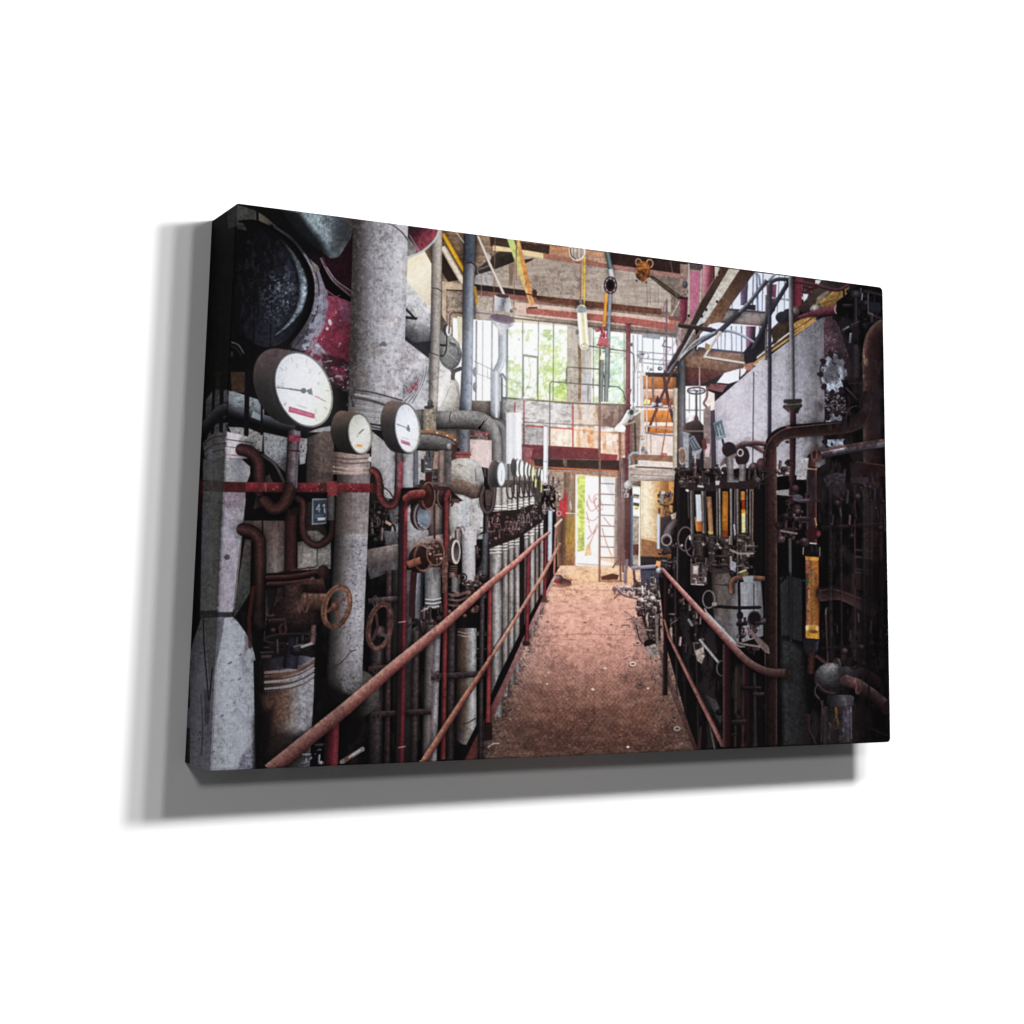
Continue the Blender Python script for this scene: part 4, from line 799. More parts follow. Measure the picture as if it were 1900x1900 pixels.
R(624.6, 1126, 24, 37, 10, ((600, 1090), (640, 1165), (106, 72, 58), (122, 84, 68), (80, 52, 44)), r=-.28, n=.5); R(626, 1127, 26.5, 39.5, 1.5, (70, 40, 32), r=-.28)
for q in ([(621, 1124), (638, 1112)], [(621, 1124), (608, 1134)], [(621, 1126), (628, 1146)]):
    L(q, 6, (98, 62, 52))
S(621, 1125, 7, 9, [(150, 100, 84), (90, 54, 46), (50, 28, 26)])
R(705, 1162.5, 22, 41, 9.5, ((690, 1120), (715, 1205), (88, 58, 52), (80, 52, 48), (102, 70, 60)), r=-.28, n=.5); R(706, 1164, 24.5, 43.5, 1.5, (54, 28, 26), r=-.28)
S(706, 1172, 9, 11, [(110, 92, 92), (64, 46, 48), (30, 20, 22)]); L([(708, 1176), (722, 1184)], 7, (72, 60, 62)); L([(700, 1166), (692, 1186)], 6, (60, 42, 44)); L([(700, 1160), (698, 1140)], 5, (66, 42, 42))
# near drum at the bottom
P([(470, 1225), (500, 1232), (583, 1220), (582, 1290), (574, 1428), (474, 1430)], ((478, 1300), (582, 1300), (12, 9, 10), (40, 28, 26), (84, 62, 54), (128, 118, 118), (150, 148, 158), (140, 136, 146)), n=.3, sp=.2)
P([(484, 1290), (545, 1284), (540, 1330), (500, 1340)], (96, 64, 50), a=.5, n=.5, soft=10); P([(474, 1350), (572, 1362), (574, 1430), (474, 1430)], (28, 20, 20), a=.65, n=.4, soft=16)
E(535, 1230, 47, 14, ((490, 1230), (582, 1230), (20, 16, 20), (66, 60, 76), (104, 98, 116)), r=-.3, n=.3)
for y, c, w in ((1244, (132, 122, 126), 5), (1251, (96, 62, 46), 5), (1258, (60, 40, 36), 2), (1262, (146, 140, 142), 5), (1269, (54, 46, 50), 2.5), (1274, (150, 146, 150), 4), (1279, (70, 52, 48), 2)):
    L([(492, y + 4), (530, y), (560, y - 9), (582, y - 22)], w, c, sm=True, a=.85)
T([(545, 1184), (538, 1240)], 26, [(10, 8, 12), (34, 30, 46), (46, 42, 60), (22, 18, 26)], n=.3); junk([(490, 1188), (580, 1180), (576, 1200), (492, 1222)], 16, [(24, 19, 21), (36, 28, 32), (44, 32, 34)], (5, 14), 56, (110, 106, 110), .14)
T([(582, 1160), (580, 1196)], 10, [(50, 34, 34), (110, 80, 78), (60, 40, 40)], n=.4); L([(560, 1200), (578, 1194)], 5, (150, 148, 156)); L([(545, 1200), (560, 1196)], 3, (90, 88, 94))
P([(508, 1310), (470, 1330), (470, 1432), (490, 1432)], (10, 8, 9), a=.7, soft=8)
# red upper valve with bend, post A and its lower valve
T([(806, 1000), (806, 936)], 4, [(60, 30, 30)]); E(792, 917, 17, 26, (36, 19, 19)); E(788, 921, 14, 25, ((776, 900), (800, 945), (104, 58, 52), (66, 32, 30), (36, 18, 18)), n=.3); R(795, 920, 12, 25, 3, (112, 76, 70))
E(822, 923, 13, 22, ((812, 905), (830, 940), (84, 54, 52), (50, 28, 28), (28, 16, 16)), n=.4); R(824, 922, 12, 21, 2.5, (110, 84, 80)); L([(806, 905), (832, 908)], 8, (56, 34, 34)); L([(800, 896), (828, 898)], 4, (96, 70, 66)); E(783, 895, 5, 5, (40, 30, 30))
P([(744, 930), (744, 922), (750, 912), (775, 908), (786, 910), (784, 928), (766, 930), (757, 940)], (60, 26, 26))
T([(784, 917), (764, 919), (753, 926), (748, 940), (747, 1000), (745, 1200), (741, 1420)], 16, [(20, 15, 17), (34, 24, 27), (50, 18, 24), (110, 34, 44), (78, 24, 32)], sm=True, n=.2)
T([(786, 915), (764, 917), (752, 926)], 14, [(140, 72, 66), (110, 46, 44), (70, 26, 28)], sm=True, n=.4); P([(752, 945), (758, 945), (756, 975), (751, 972)], (170, 70, 80), a=.6, n=.5)
for y in (1154, 1386):
    L([(739, y + 1), (752, y - 1)], 1.6, (200, 150, 156))
T([(832, 910), (827, 932), (826, 1000)], 9, [(54, 22, 26), (120, 44, 50), (74, 26, 30)], n=.3, sm=True)
T([(828, 930), (826, 1140), (822, 1410)], 9.5, [(30, 14, 17), (92, 30, 36), (128, 48, 44), (74, 24, 28)], n=.25)
T([(828, 1030), (825, 1100)], 9.5, [(60, 40, 40), (120, 84, 76), (70, 46, 44)], n=.7)
L([(821, 1293), (828, 1294)], 2, (40, 20, 20))
E(778, 1038, 20, 25, (26, 14, 15)); E(776, 1036, 16, 22, ((764, 1020), (790, 1060), (50, 28, 26), (34, 18, 18), (20, 12, 12)), n=.3); R(785, 1034, 16, 25, 4, (108, 72, 62), n=.4); E(812, 1028, 15, 24, (46, 28, 26), n=.4); R(808, 1026, 16, 23, 3, (110, 74, 62)); junk([(796, 1008), (826, 1006), (826, 1050), (798, 1052)], 16, [(70, 44, 40), (100, 72, 66)], (3, 7), 57, (200, 180, 176), .3)
T([(780, 1040), (757, 1048)], 14, [(150, 96, 76), (126, 72, 58), (70, 36, 32)], n=.3)
E(841, 1022, 12, 24, (56, 40, 38), n=.3); E(846, 1024, 8.5, 23, (196, 184, 178)); E(847, 1024, 5.5, 18, ((842, 1010), (850, 1040), (30, 22, 24), (70, 64, 70), (96, 88, 92)))
T([(826, 1040), (822, 1060), (826, 1090)], 7, [(96, 60, 50)], n=.5, cap='r')
L([(826, 928), (829, 1004)], 9, (110, 38, 46), a=.0)
# rails and posts of the left hand railing
for x0, y0, x1, y1, w, c in ((1031, 972, 1028, 1066, 4, (150, 96, 88)), (1012, 996, 1010, 1114, 5.5, (96, 32, 40)), (980, 1024, 977, 1196, 7, (104, 34, 42)), (909, 1086, 905, 1356, 9, (122, 44, 46))):
    T([(x0, y0), (x1, y1)], w, [tuple(v * .45 for v in c), c, tuple(min(255, v * 1.25) for v in c), tuple(v * .6 for v in c)], n=.2)
P([(898, 1340), (912, 1340), (914, 1372), (896, 1376)], (30, 18, 18)); P([(970, 1190), (982, 1190), (982, 1198), (970, 1198)], (40, 26, 26)); P([(1006, 1108), (1014, 1108), (1016, 1118), (1004, 1118)], (70, 56, 56))
T([(1040, 1008), (1030, 1026), (1021, 1042), (1008, 1066), (981, 1108), (960, 1142), (910, 1222)], 6, [(206, 164, 144), (170, 116, 98), (112, 66, 58)], n=.2); 
T([(910, 1220, 8), (905, 1230, 9), (848, 1316, 11), (783, 1418, 13)], 1, [(178, 128, 110), (160, 104, 86), (112, 62, 54), (60, 28, 26)], cap='r', n=.25)
L([(958, 1136), (912, 1208)], 2.4, (60, 46, 46), a=.8)
T([(1042, 964, 4), (1031, 976, 5)], 1, [(230, 200, 186), (176, 130, 116)], cap='r')
T([(1020, 987, 5), (1000, 1003, 7), (960, 1041, 10), (900, 1091, 13), (824, 1160, 17), (740, 1229, 20), (640, 1316, 24), (500, 1430, 27)], 1, [(210, 160, 146), (186, 130, 118), (160, 100, 92), (126, 66, 62), (84, 36, 38)], n=.22, sp=.05, fade=(1.12, 1.05, .98, .9, .86, .8))
T([(616, 1342), (613, 1428)], 27, [(20, 8, 11), (46, 14, 20), (76, 22, 30), (122, 38, 50), (96, 30, 38)], n=.25); T([(640, 1316, 24), (500, 1430, 27)], 1, [(150, 112, 104), (130, 88, 82), (118, 74, 70), (92, 52, 50), (60, 26, 28)], n=.3, sp=.12)
L([(634, 1414), (672, 1390)], 8, (112, 110, 108)); L([(642, 1409), (650, 1404)], 8, (96, 62, 52)); L([(648, 1405), (672, 1389)], 3, (170, 166, 164)); E(673, 1390, 3.5, 4.5, (120, 116, 114))
junk([(566, 1398), (596, 1380), (596, 1425), (560, 1425)], 12, [(80, 80, 88), (40, 36, 40)], (3, 9), 58, (170, 170, 178), .5)

# ---- hanging lamps, hook, bent pipe in front of the gable
L([(1077, 484), (1077, 566)], 3, (142, 108, 100)); L([(1085, 478), (1084, 566)], 2.6, (232, 190, 70)); L([(1081, 482), (1080, 556)], 1.6, (214, 176, 80))
P([(1056, 457), (1087, 461), (1086, 474), (1078, 482), (1066, 482), (1058, 474)], (176, 160, 148), n=.25); R(1071, 466, 14, 17, 2.5, (236, 232, 224), al=.9); L([(1058, 460), (1060, 474), (1068, 481)], 2, (60, 50, 46), sm=True)
for x in (1064, 1071, 1078):
    L([(x, 459), (x, 478)], 1.4, (90, 78, 70), a=.8)
T([(1077, 556), (1079, 572)], 8, [(70, 74, 82), (130, 136, 146), (90, 92, 100)]); E(1079, 574, 9, 7, (108, 120, 132))
T([(1079, 574), (1084, 640)], 18, [(210, 206, 196), (248, 248, 242), (214, 206, 170), (196, 186, 140), (240, 238, 228), (196, 190, 178)], cap='r'); P([(1071, 566), (1088, 570), (1088, 580), (1071, 580)], (112, 124, 136), a=.8); L([(1072, 584), (1077, 634)], 2, (255, 255, 250)); R(1084, 642, 6, 4, 1.4, (150, 140, 126))
E(1071, 616, 3, 5, (84, 80, 84))
T([(1126, 466), (1130, 486), (1134, 504)], 8.5, [(38, 54, 58), (70, 96, 102), (104, 126, 132), (60, 74, 80)]); T([(1133, 500), (1136, 518)], 9, [(150, 154, 160), (206, 210, 214), (140, 140, 146)]); E(1132.5, 529.5, 12.5, 16.5, (34, 26, 30)); R(1132.5, 529.5, 9.5, 13, 2.6, (92, 80, 86)); E(1132, 529, 5.5, 8, (14, 11, 14)); 
for an in range(8):
    E(1132.5 + 9.6 * math.cos(an * .785), 529.5 + 13 * math.sin(an * .785), 1.3, 1.5, (180, 160, 160))
T([(1132, 546), (1129, 620), (1127, 720)], 7, [(84, 96, 110), (120, 132, 146), (140, 148, 160), (80, 86, 98)]); T([(1127, 640), (1124, 745)], 8, [(90, 92, 96), (130, 132, 138), (84, 84, 90)]); T([(1117, 668), (1115, 745)], 7, [(70, 72, 76), (116, 116, 120), (84, 80, 80)])
T([(1125, 545), (1121, 606)], 6, [(206, 120, 34), (238, 168, 60), (196, 120, 40)])
junk([(1108, 606), (1128, 608), (1126, 628), (1110, 626)], 14, [(150, 28, 56), (120, 24, 44)], (3, 5), 60, (214, 110, 130), .3); P([(1112, 626), (1128, 628), (1130, 642), (1108, 640)], (176, 70, 86), n=.3); L([(1108, 640), (1128, 643)], 2.4, (140, 40, 56)); E(1116, 664, 3, 4, (236, 220, 150))
R(1184, 487, 5, 6.5, 1.8, (196, 150, 112)); R(1205, 489, 6, 7.5, 2, (196, 150, 112)); E(1184, 488, 3, 4, (70, 44, 36)); E(1205, 490, 4, 5, (60, 36, 30))
P([(1181, 490), (1188, 485), (1200, 486), (1206, 496), (1205, 510), (1199, 520), (1192, 524), (1184, 517), (1180, 508)], ((1182, 486), (1200, 524), (176, 106, 46), (160, 92, 40), (104, 58, 30), (150, 88, 42)), n=.6)
junk([(1180, 490), (1206, 492), (1202, 520), (1184, 516)], 9, [(120, 66, 30), (80, 46, 26)], (2, 4), 61, (214, 150, 90), .3)
E(1194, 508, 2.6, 3, (60, 34, 24)); P([(1180, 508), (1190, 516), (1186, 520), (1180, 514)], (70, 40, 28)); P([(1198, 514), (1206, 506), (1204, 516)], (76, 42, 28)); L([(1185, 500), (1200, 502)], 1.2, (120, 64, 30)); E(1181, 521, 2, 2, (60, 40, 36)); E(1199, 524, 1.8, 1.8, (60, 40, 36))

# ---- the strip that wraps round the left side carries the picture on (measured left of the fold)
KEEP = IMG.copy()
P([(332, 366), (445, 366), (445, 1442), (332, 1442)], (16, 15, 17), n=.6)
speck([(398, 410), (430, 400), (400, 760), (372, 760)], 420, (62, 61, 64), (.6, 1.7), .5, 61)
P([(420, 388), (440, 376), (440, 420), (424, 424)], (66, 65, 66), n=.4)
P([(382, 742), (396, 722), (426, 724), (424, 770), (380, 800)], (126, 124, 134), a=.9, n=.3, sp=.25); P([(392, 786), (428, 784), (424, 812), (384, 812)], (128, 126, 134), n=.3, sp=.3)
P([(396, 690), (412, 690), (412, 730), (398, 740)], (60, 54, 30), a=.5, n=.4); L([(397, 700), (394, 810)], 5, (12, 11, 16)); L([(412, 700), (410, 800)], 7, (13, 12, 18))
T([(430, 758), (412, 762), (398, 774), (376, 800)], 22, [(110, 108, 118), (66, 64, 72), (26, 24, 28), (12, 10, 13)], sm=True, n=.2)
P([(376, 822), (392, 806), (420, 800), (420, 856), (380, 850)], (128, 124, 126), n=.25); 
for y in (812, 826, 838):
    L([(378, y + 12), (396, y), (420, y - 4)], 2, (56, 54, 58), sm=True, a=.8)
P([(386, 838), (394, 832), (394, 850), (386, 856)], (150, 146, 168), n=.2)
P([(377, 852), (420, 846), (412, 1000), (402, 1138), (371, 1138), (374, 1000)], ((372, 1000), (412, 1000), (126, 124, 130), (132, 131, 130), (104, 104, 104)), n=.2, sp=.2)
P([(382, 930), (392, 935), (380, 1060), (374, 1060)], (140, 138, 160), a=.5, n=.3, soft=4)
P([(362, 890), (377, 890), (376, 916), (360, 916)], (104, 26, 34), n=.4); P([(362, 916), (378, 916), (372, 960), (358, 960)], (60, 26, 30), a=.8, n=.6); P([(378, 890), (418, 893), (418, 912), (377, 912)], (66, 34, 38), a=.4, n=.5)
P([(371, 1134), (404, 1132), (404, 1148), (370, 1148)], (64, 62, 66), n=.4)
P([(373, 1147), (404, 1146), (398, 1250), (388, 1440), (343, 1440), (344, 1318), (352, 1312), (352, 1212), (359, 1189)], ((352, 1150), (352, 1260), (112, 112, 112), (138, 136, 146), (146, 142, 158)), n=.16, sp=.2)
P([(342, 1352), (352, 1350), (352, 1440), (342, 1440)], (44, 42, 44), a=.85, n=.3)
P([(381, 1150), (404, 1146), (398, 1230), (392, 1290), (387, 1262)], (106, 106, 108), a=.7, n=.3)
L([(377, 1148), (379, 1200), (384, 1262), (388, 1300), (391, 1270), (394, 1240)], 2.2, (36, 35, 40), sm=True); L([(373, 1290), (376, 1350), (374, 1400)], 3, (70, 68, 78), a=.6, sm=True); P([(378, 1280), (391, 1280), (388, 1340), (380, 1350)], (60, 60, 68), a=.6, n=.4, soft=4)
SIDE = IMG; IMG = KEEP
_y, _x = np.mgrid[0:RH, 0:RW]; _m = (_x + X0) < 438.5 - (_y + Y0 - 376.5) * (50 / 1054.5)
IMG[_m] = SIDE[_m] * .84  # side strip's ink toned down, adding painted shade to the turned-away side

# ---- right half: dark base, windows and gantry at the top
P([(1256, 690), (1310, 700), (1310, 800), (1328, 870), (1400, 880), (1530, 590), (1560, 527), (1640, 534), (1656, 1380), (1292, 1394), (1262, 1290), (1240, 1180), (1222, 1060), (1222, 930), (1250, 900)], (10, 8, 10))
P([(1262, 490), (1300, 492), (1310, 560), (1280, 600), (1262, 600)], (140, 112, 104), n=.3)
P([(1352, 500), (1470, 512), (1500, 518), (1496, 548), (1450, 600), (1420, 660), (1290, 660), (1300, 610), (1350, 560)], (212, 218, 234), n=.03)
for x0, y0, x1, y1, w in ((1388, 505, 1384, 580, 3), (1398, 505, 1396, 575, 2.6), (1404, 504, 1406, 576, 4), (1358, 560, 1358, 576, 2), (1346, 606, 1345, 648, 2), (1357, 606, 1358, 650, 2.4), (1376, 606, 1376, 654, 3), (1330, 620, 1332, 648, 2), (1366, 606, 1366, 650, 1.4), (1416, 508, 1414, 576, 2), (1446, 512, 1442, 580, 1.6), (1456, 512, 1455, 580, 1.6), (1410, 606, 1405, 660, 2.4), (1402, 606, 1398, 655, 2), (1338, 606, 1338, 648, 1.3)):
    L([(x0, y0), (x1, y1)], w, (104, 112, 136), a=.9)
cyl(1374, 1386, 525, 566, [(110, 90, 120), (84, 62, 96), (56, 40, 64)], n=.2); cyl(1384, 1401, 606, 650, [(132, 92, 120), (110, 70, 96), (60, 32, 48), (36, 20, 32)], n=.15); P([(1384, 565), (1402, 566), (1402, 576), (1384, 574)], (34, 28, 34))
P([(1422, 527), (1441, 528), (1438, 576), (1424, 590)], ((1422, 550), (1440, 552), (170, 90, 108), (130, 62, 82), (110, 52, 72)), n=.15); cyl(1471, 1488, 512, 572, [(66, 20, 28), (112, 34, 46), (90, 28, 38)], n=.15)
L([(1430, 552), (1466, 557)], 4, (150, 154, 164)); L([(1410, 528), (1408, 512), (1398, 506)], 3.4, (112, 116, 132), sm=True)
# short landing beams
P([(1330, 573), (1422, 581), (1424, 606), (1330, 598)], ((1380, 573), (1378, 606), (62, 50, 50), (136, 126, 124), (128, 114, 110), (100, 74, 66)), n=.25); L([(1334, 597), (1422, 604)], 3, (110, 76, 66)); L([(1342, 573), (1422, 580)], 3.4, (60, 52, 56))
P([(1240, 700), (1296, 646), (1377, 654), (1398, 676), (1404, 688), (1330, 712), (1268, 700)], ((1290, 650), (1300, 706), (64, 48, 44), (132, 96, 76), (112, 80, 64), (78, 46, 40)), n=.35)
L([(1297, 646), (1380, 655)], 4, (58, 58, 70)); P([(1378, 655), (1416, 610), (1424, 612), (1420, 650), (1400, 676)], (26, 24, 30))
# bright column, pillars and the sloping girder
P([(1281, 503), (1300, 503), (1297, 560), (1286, 590), (1280, 588)], (168, 96, 122), n=.15); P([(1276, 488), (1304, 490), (1302, 502), (1280, 500)], (70, 62, 64), n=.5); L([(1278, 490), (1278, 590)], 3, (166, 160, 150)); L([(1302, 500), (1299, 560)], 2.6, (170, 164, 150))
P([(1304, 489), (1325, 492), (1324, 524), (1306, 550), (1303, 540)], ((1304, 510), (1325, 512), (196, 136, 152), (160, 96, 110), (104, 44, 56), (84, 34, 44)), n=.12)
P([(1261, 550), (1276, 552), (1274, 592), (1262, 612)], ((1261, 570), (1276, 572), (150, 66, 96), (110, 40, 60), (60, 20, 32)), n=.12); P([(1261, 549), (1276, 551), (1276, 556), (1261, 555)], (44, 20, 26)); S(1271, 528, 5, 7, [(92, 96, 104), (40, 40, 46)]); junk([(1266, 535), (1276, 540), (1274, 552), (1264, 550)], 7, [(84, 80, 84)], (2, 4), 70, (196, 190, 190), .4)
P([(1326, 494), (1336, 495), (1326, 520)], (196, 186, 172)); L([(1260, 560), (1240, 598)], 2.4, (176, 170, 156)); L([(1252, 598), (1256, 640)], 3, (90, 100, 100)); L([(1244, 590), (1262, 592)], 8, (110, 70, 66)); L([(1262, 610), (1256, 660)], 5, (176, 140, 150))
P([(1372, 498), (1402, 503), (1356, 566), (1338, 597), (1316, 602), (1290, 630), (1262, 690), (1240, 700), (1250, 690), (1306, 598)], ((1390, 500), (1290, 620), (52, 32, 28), (72, 48, 36), (112, 76, 52), (104, 76, 56)), n=.3)
P([(1352, 497), (1373, 499), (1308, 598), (1292, 606), (1268, 650), (1248, 690), (1236, 700), (1250, 670), (1285, 614)], ((1360, 500), (1260, 660), (176, 168, 156), (186, 182, 174), (178, 180, 184), (150, 148, 150)), n=.22, sp=.1)
P([(1338, 495), (1353, 497), (1320, 550), (1286, 612), (1252, 672), (1240, 700), (1226, 700), (1262, 640), (1300, 560), (1332, 510)], ((1340, 500), (1240, 690), (66, 46, 34), (52, 36, 30), (40, 28, 30), (56, 44, 46)), n=.3)
L([(1338, 495), (1300, 560), (1262, 640)], 1.4, (150, 134, 120), a=.7); L([(1329, 492), (1331, 512)], 2, (190, 180, 170))
for x, y in ((1310, 575), (1302, 587), (1330, 560), (1278, 586)):
    E(x, y, 2.2, 2.8, (26, 22, 22))
L([(1262, 604), (1290, 608), (1326, 614)], 8, (40, 29, 30)); L([(1262, 601), (1320, 608)], 1.4, (92, 74, 74)); L([(1224, 672), (1250, 640), (1258, 620)], 3, (170, 140, 150), a=.6)
L([(1237, 557), (1236, 690)], 3.4, (110, 84, 96)); L([(1234, 560), (1229, 582), (1236, 584)], 2, (120, 96, 92)); L([(1234, 632), (1229, 642), (1244, 645)], 2.4, (90, 84, 92))
T([(1441, 505), (1382, 568)], 5, [(190, 192, 200), (130, 132, 142), (70, 70, 80)]); T([(1422, 520), (1390, 562), (1372, 580), (1345, 606), (1320, 622), (1284, 644), (1256, 672), (1236, 700)], 7.5, [(140, 142, 152), (84, 84, 94), (38, 36, 44), (24, 22, 28)], sm=True)
T([(1400, 636), (1372, 620), (1346, 614), (1318, 620), (1290, 634), (1262, 664)], 5, [(176, 180, 190), (132, 136, 148), (74, 76, 88)], sm=True)
T([(1372, 580), (1330, 620)], 9, [(60, 58, 66), (34, 32, 38), (18, 16, 20)]); L([(1335, 616), (1307, 662), (1404, 677), (1424, 658)], 4, (190, 186, 182)); L([(1309, 665), (1402, 680)], 1.6, (70, 56, 54))
L([(1338, 616), (1316, 650)], 3, (170, 150, 140)); P([(1309, 636), (1318, 640), (1314, 650), (1308, 648)], (150, 104, 60)); L([(1255, 700), (1262, 664), (1300, 634)], 2, (196, 186, 176), sm=True, a=.7)
# roof edge, boarding
P([(1500, 517), (1640, 534), (1640, 600), (1530, 600), (1496, 570)], (24, 19, 21), n=.3)
P([(1488, 515), (1516, 518), (1512, 545), (1494, 560), (1488, 548)], (58, 30, 34), n=.4); P([(1513, 518), (1525, 519), (1519, 528), (1512, 527)], (196, 196, 206)); P([(1490, 545), (1500, 546), (1496, 558), (1491, 560)], (206, 210, 222))
P([(1480, 572), (1514, 536), (1527, 518), (1575, 526), (1530, 572), (1500, 590)], ((1490, 580), (1550, 525), (40, 28, 26), (58, 44, 40), (62, 52, 46), (36, 28, 28)), n=.3); P([(1516, 552), (1536, 538), (1540, 542), (1512, 570)], (110, 98, 86), n=.3)
P([(1519, 562), (1544, 541), (1577, 526), (1574, 545), (1552, 567), (1528, 574)], ((1525, 565), (1570, 530), (164, 124, 64), (150, 112, 58), (110, 84, 48)), n=.4)
for i in range(6):
    L([(1522 + i * 3, 566 - i * 1), (1570, 528 + i * 5)], 1.1, (84, 62, 34), a=.6)
T([(1576, 528), (1556, 538), (1530, 534), (1510, 528), (1472, 522)], 6, [(96, 60, 66), (66, 30, 38), (34, 14, 20)], sm=True); junk([(1486, 530), (1510, 530), (1505, 545), (1488, 545)], 10, [(50, 26, 30)], (3, 6), 72)
# grey cabinet wall
WP = [(1318, 752), (1400, 681), (1512, 596), (1528, 588), (1536, 590), (1531, 760), (1532, 860), (1500, 880), (1410, 886), (1330, 886), (1326, 830)]
P(WP, ((1325, 800), (1532, 760), (166, 161, 172), (184, 180, 190), (182, 178, 189), (172, 170, 180), (150, 149, 160), (104, 102, 112)), n=.12, sp=.06)
P([(1504, 600), (1531, 588), (1530, 830), (1504, 850)], (110, 106, 114), a=.5, n=.25, kind='v'); P([(1490, 710), (1530, 690), (1530, 840), (1492, 850)], (112, 108, 114), a=.45, n=.3, soft=4)
T([(1398, 690), (1396, 862)], 2.2, [(74, 72, 84)])
P([(1318, 750), (1326, 748), (1330, 884), (1318, 884)], (50, 46, 54)); P([(1308, 800), (1318, 760), (1320, 860), (1310, 870)], (140, 126, 130), n=.3)
L([(1380, 686), (1440, 640), (1514, 588)], 9, (64, 48, 36)); L([(1380, 683), (1440, 636), (1512, 582)], 3, (206, 198, 188)); L([(1378, 690), (1440, 645), (1513, 594)], 4, (182, 138, 80)); L([(1380, 679), (1430, 640), (1490, 594)], 2.4, (50, 44, 44)); P([(1470, 600), (1514, 578), (1514, 592), (1474, 618)], (176, 132, 70), n=.4); L([(1474, 612), (1514, 586)], 1.4, (60, 40, 28))
P([(1430, 612), (1446, 596), (1466, 590), (1468, 606), (1436, 640)], (54, 40, 30), n=.5); E(1452, 589, 13, 11, (30, 27, 33), n=.4); E(1462, 582, 9, 9, (38, 34, 38), n=.4); S(1474, 578, 10, 10, [(196, 186, 180), (96, 80, 78), (40, 30, 32)]); S(1514, 574, 11, 9, [(200, 192, 180), (140, 132, 124), (80, 72, 70)])
T([(1556, 574, 16), (1530, 578, 15), (1500, 584, 9), (1472, 592, 5)], 1, [(112, 54, 68), (78, 32, 46), (44, 16, 26)], n=.3); R(1554, 572, 5, 9, 2, (150, 146, 150), r=-.3); E(1473, 590, 8, 6, (60, 24, 32))
# tall rods, diagonal rod, coupling
T([(1422, 548), (1421, 668)], 4, [(120, 112, 116), (84, 76, 82)]); T([(1470, 512), (1432, 575), (1386, 672)], 8, [(60, 56, 66), (36, 33, 40), (18, 16, 20)]); P([(1380, 660), (1404, 640), (1404, 668), (1384, 686)], (24, 21, 26))
T([(1464, 519), (1446, 518), (1434, 522), (1429, 534), (1428, 600), (1427, 815)], 7, [(66, 64, 78), (40, 38, 48), (24, 22, 30)], sm=True)
T([(1467, 508), (1469, 640), (1470, 742)], 8.5, [(150, 148, 154), (112, 110, 116), (64, 60, 66), (40, 36, 40)], n=.1)
T([(1471, 758), (1469, 935)], 11, [(74, 44, 50), (48, 24, 30), (28, 12, 16)], n=.2)
L([(1457, 745), (1484, 744)], 8, (46, 44, 40)); L([(1456, 755), (1484, 753)], 8, (34, 32, 31)); P([(1459, 742), (1485, 741), (1484, 760), (1462, 761)], (40, 38, 35), n=.3); L([(1456, 752), (1486, 749)], 2, (84, 80, 74)); P([(1455, 752), (1466, 757), (1464, 766), (1456, 760)], (72, 50, 44)); P([(1474, 758), (1484, 756), (1480, 768), (1476, 766)], (26, 22, 22))
# rusty plate and the toothed white flanges
P([(1528, 600), (1545, 592), (1556, 600), (1585, 640), (1590, 700), (1575, 735), (1570, 820), (1530, 825)], ((1530, 640), (1590, 700), (66, 44, 54), (50, 32, 40), (16, 12, 15)), n=.6)
P([(1530, 588), (1545, 586), (1540, 610), (1530, 640)], (72, 46, 56), a=.9, n=.3)
speck([(1529, 618), (1578, 616), (1580, 664), (1529, 664)], 170, (128, 108, 120), (.6, 2.2), .7, 73)
speck([(1529, 730), (1568, 735), (1570, 765), (1530, 765)], 130, (140, 128, 140), (.6, 2.4), .75, 74)
def toothed(cx, cy, a, b, col, nb, ph, y0=-9e9, y1=9e9):
    q = [(cx + a * (1 + .05 * math.sin(5 * t)) * math.cos(t), min(y1, max(y0, cy + b * (1 + .05 * math.cos(3 * t)) * math.sin(t)))) for t in np.linspace(0, 6.283, 40)[:-1]]
    P(q, col, n=.3, sp=.2)
    P(q, (36, 26, 34), a=.85, fl=(50 + nb, .12, 6, 1, 8)); P(q, (214, 222, 236), a=.5, fl=(51 + nb, .2, 5, 1, 6))
    R(cx, cy, a * 1.0, b * 1.0, 4, (40, 28, 36), al=.7, n=.8)
    for i in range(nb):
        t = ph + i * 6.283 / nb; y = cy + b * 1.0 * math.sin(t)
        if y0 - 2 < y < y1 + 2:
            E(cx + a * .93 * math.cos(t), cy + b * .93 * math.sin(t), 4.6, 5.6, (30, 21, 28)); E(cx + a * 1.03 * math.cos(t), cy + b * 1.03 * math.sin(t), 5, 4, (34, 23, 30), r=.3)
toothed(1547, 693, 26, 38, (150, 161, 178), 9, .3)
toothed(1550, 798, 23, 32, (150, 164, 184), 8, .1, 764, 786)
toothed(1550, 812, 22, 22, (150, 166, 186), 8, .4, 814, 829)
P([(1530, 786), (1575, 782), (1575, 814), (1530, 816)], (30, 18, 18))
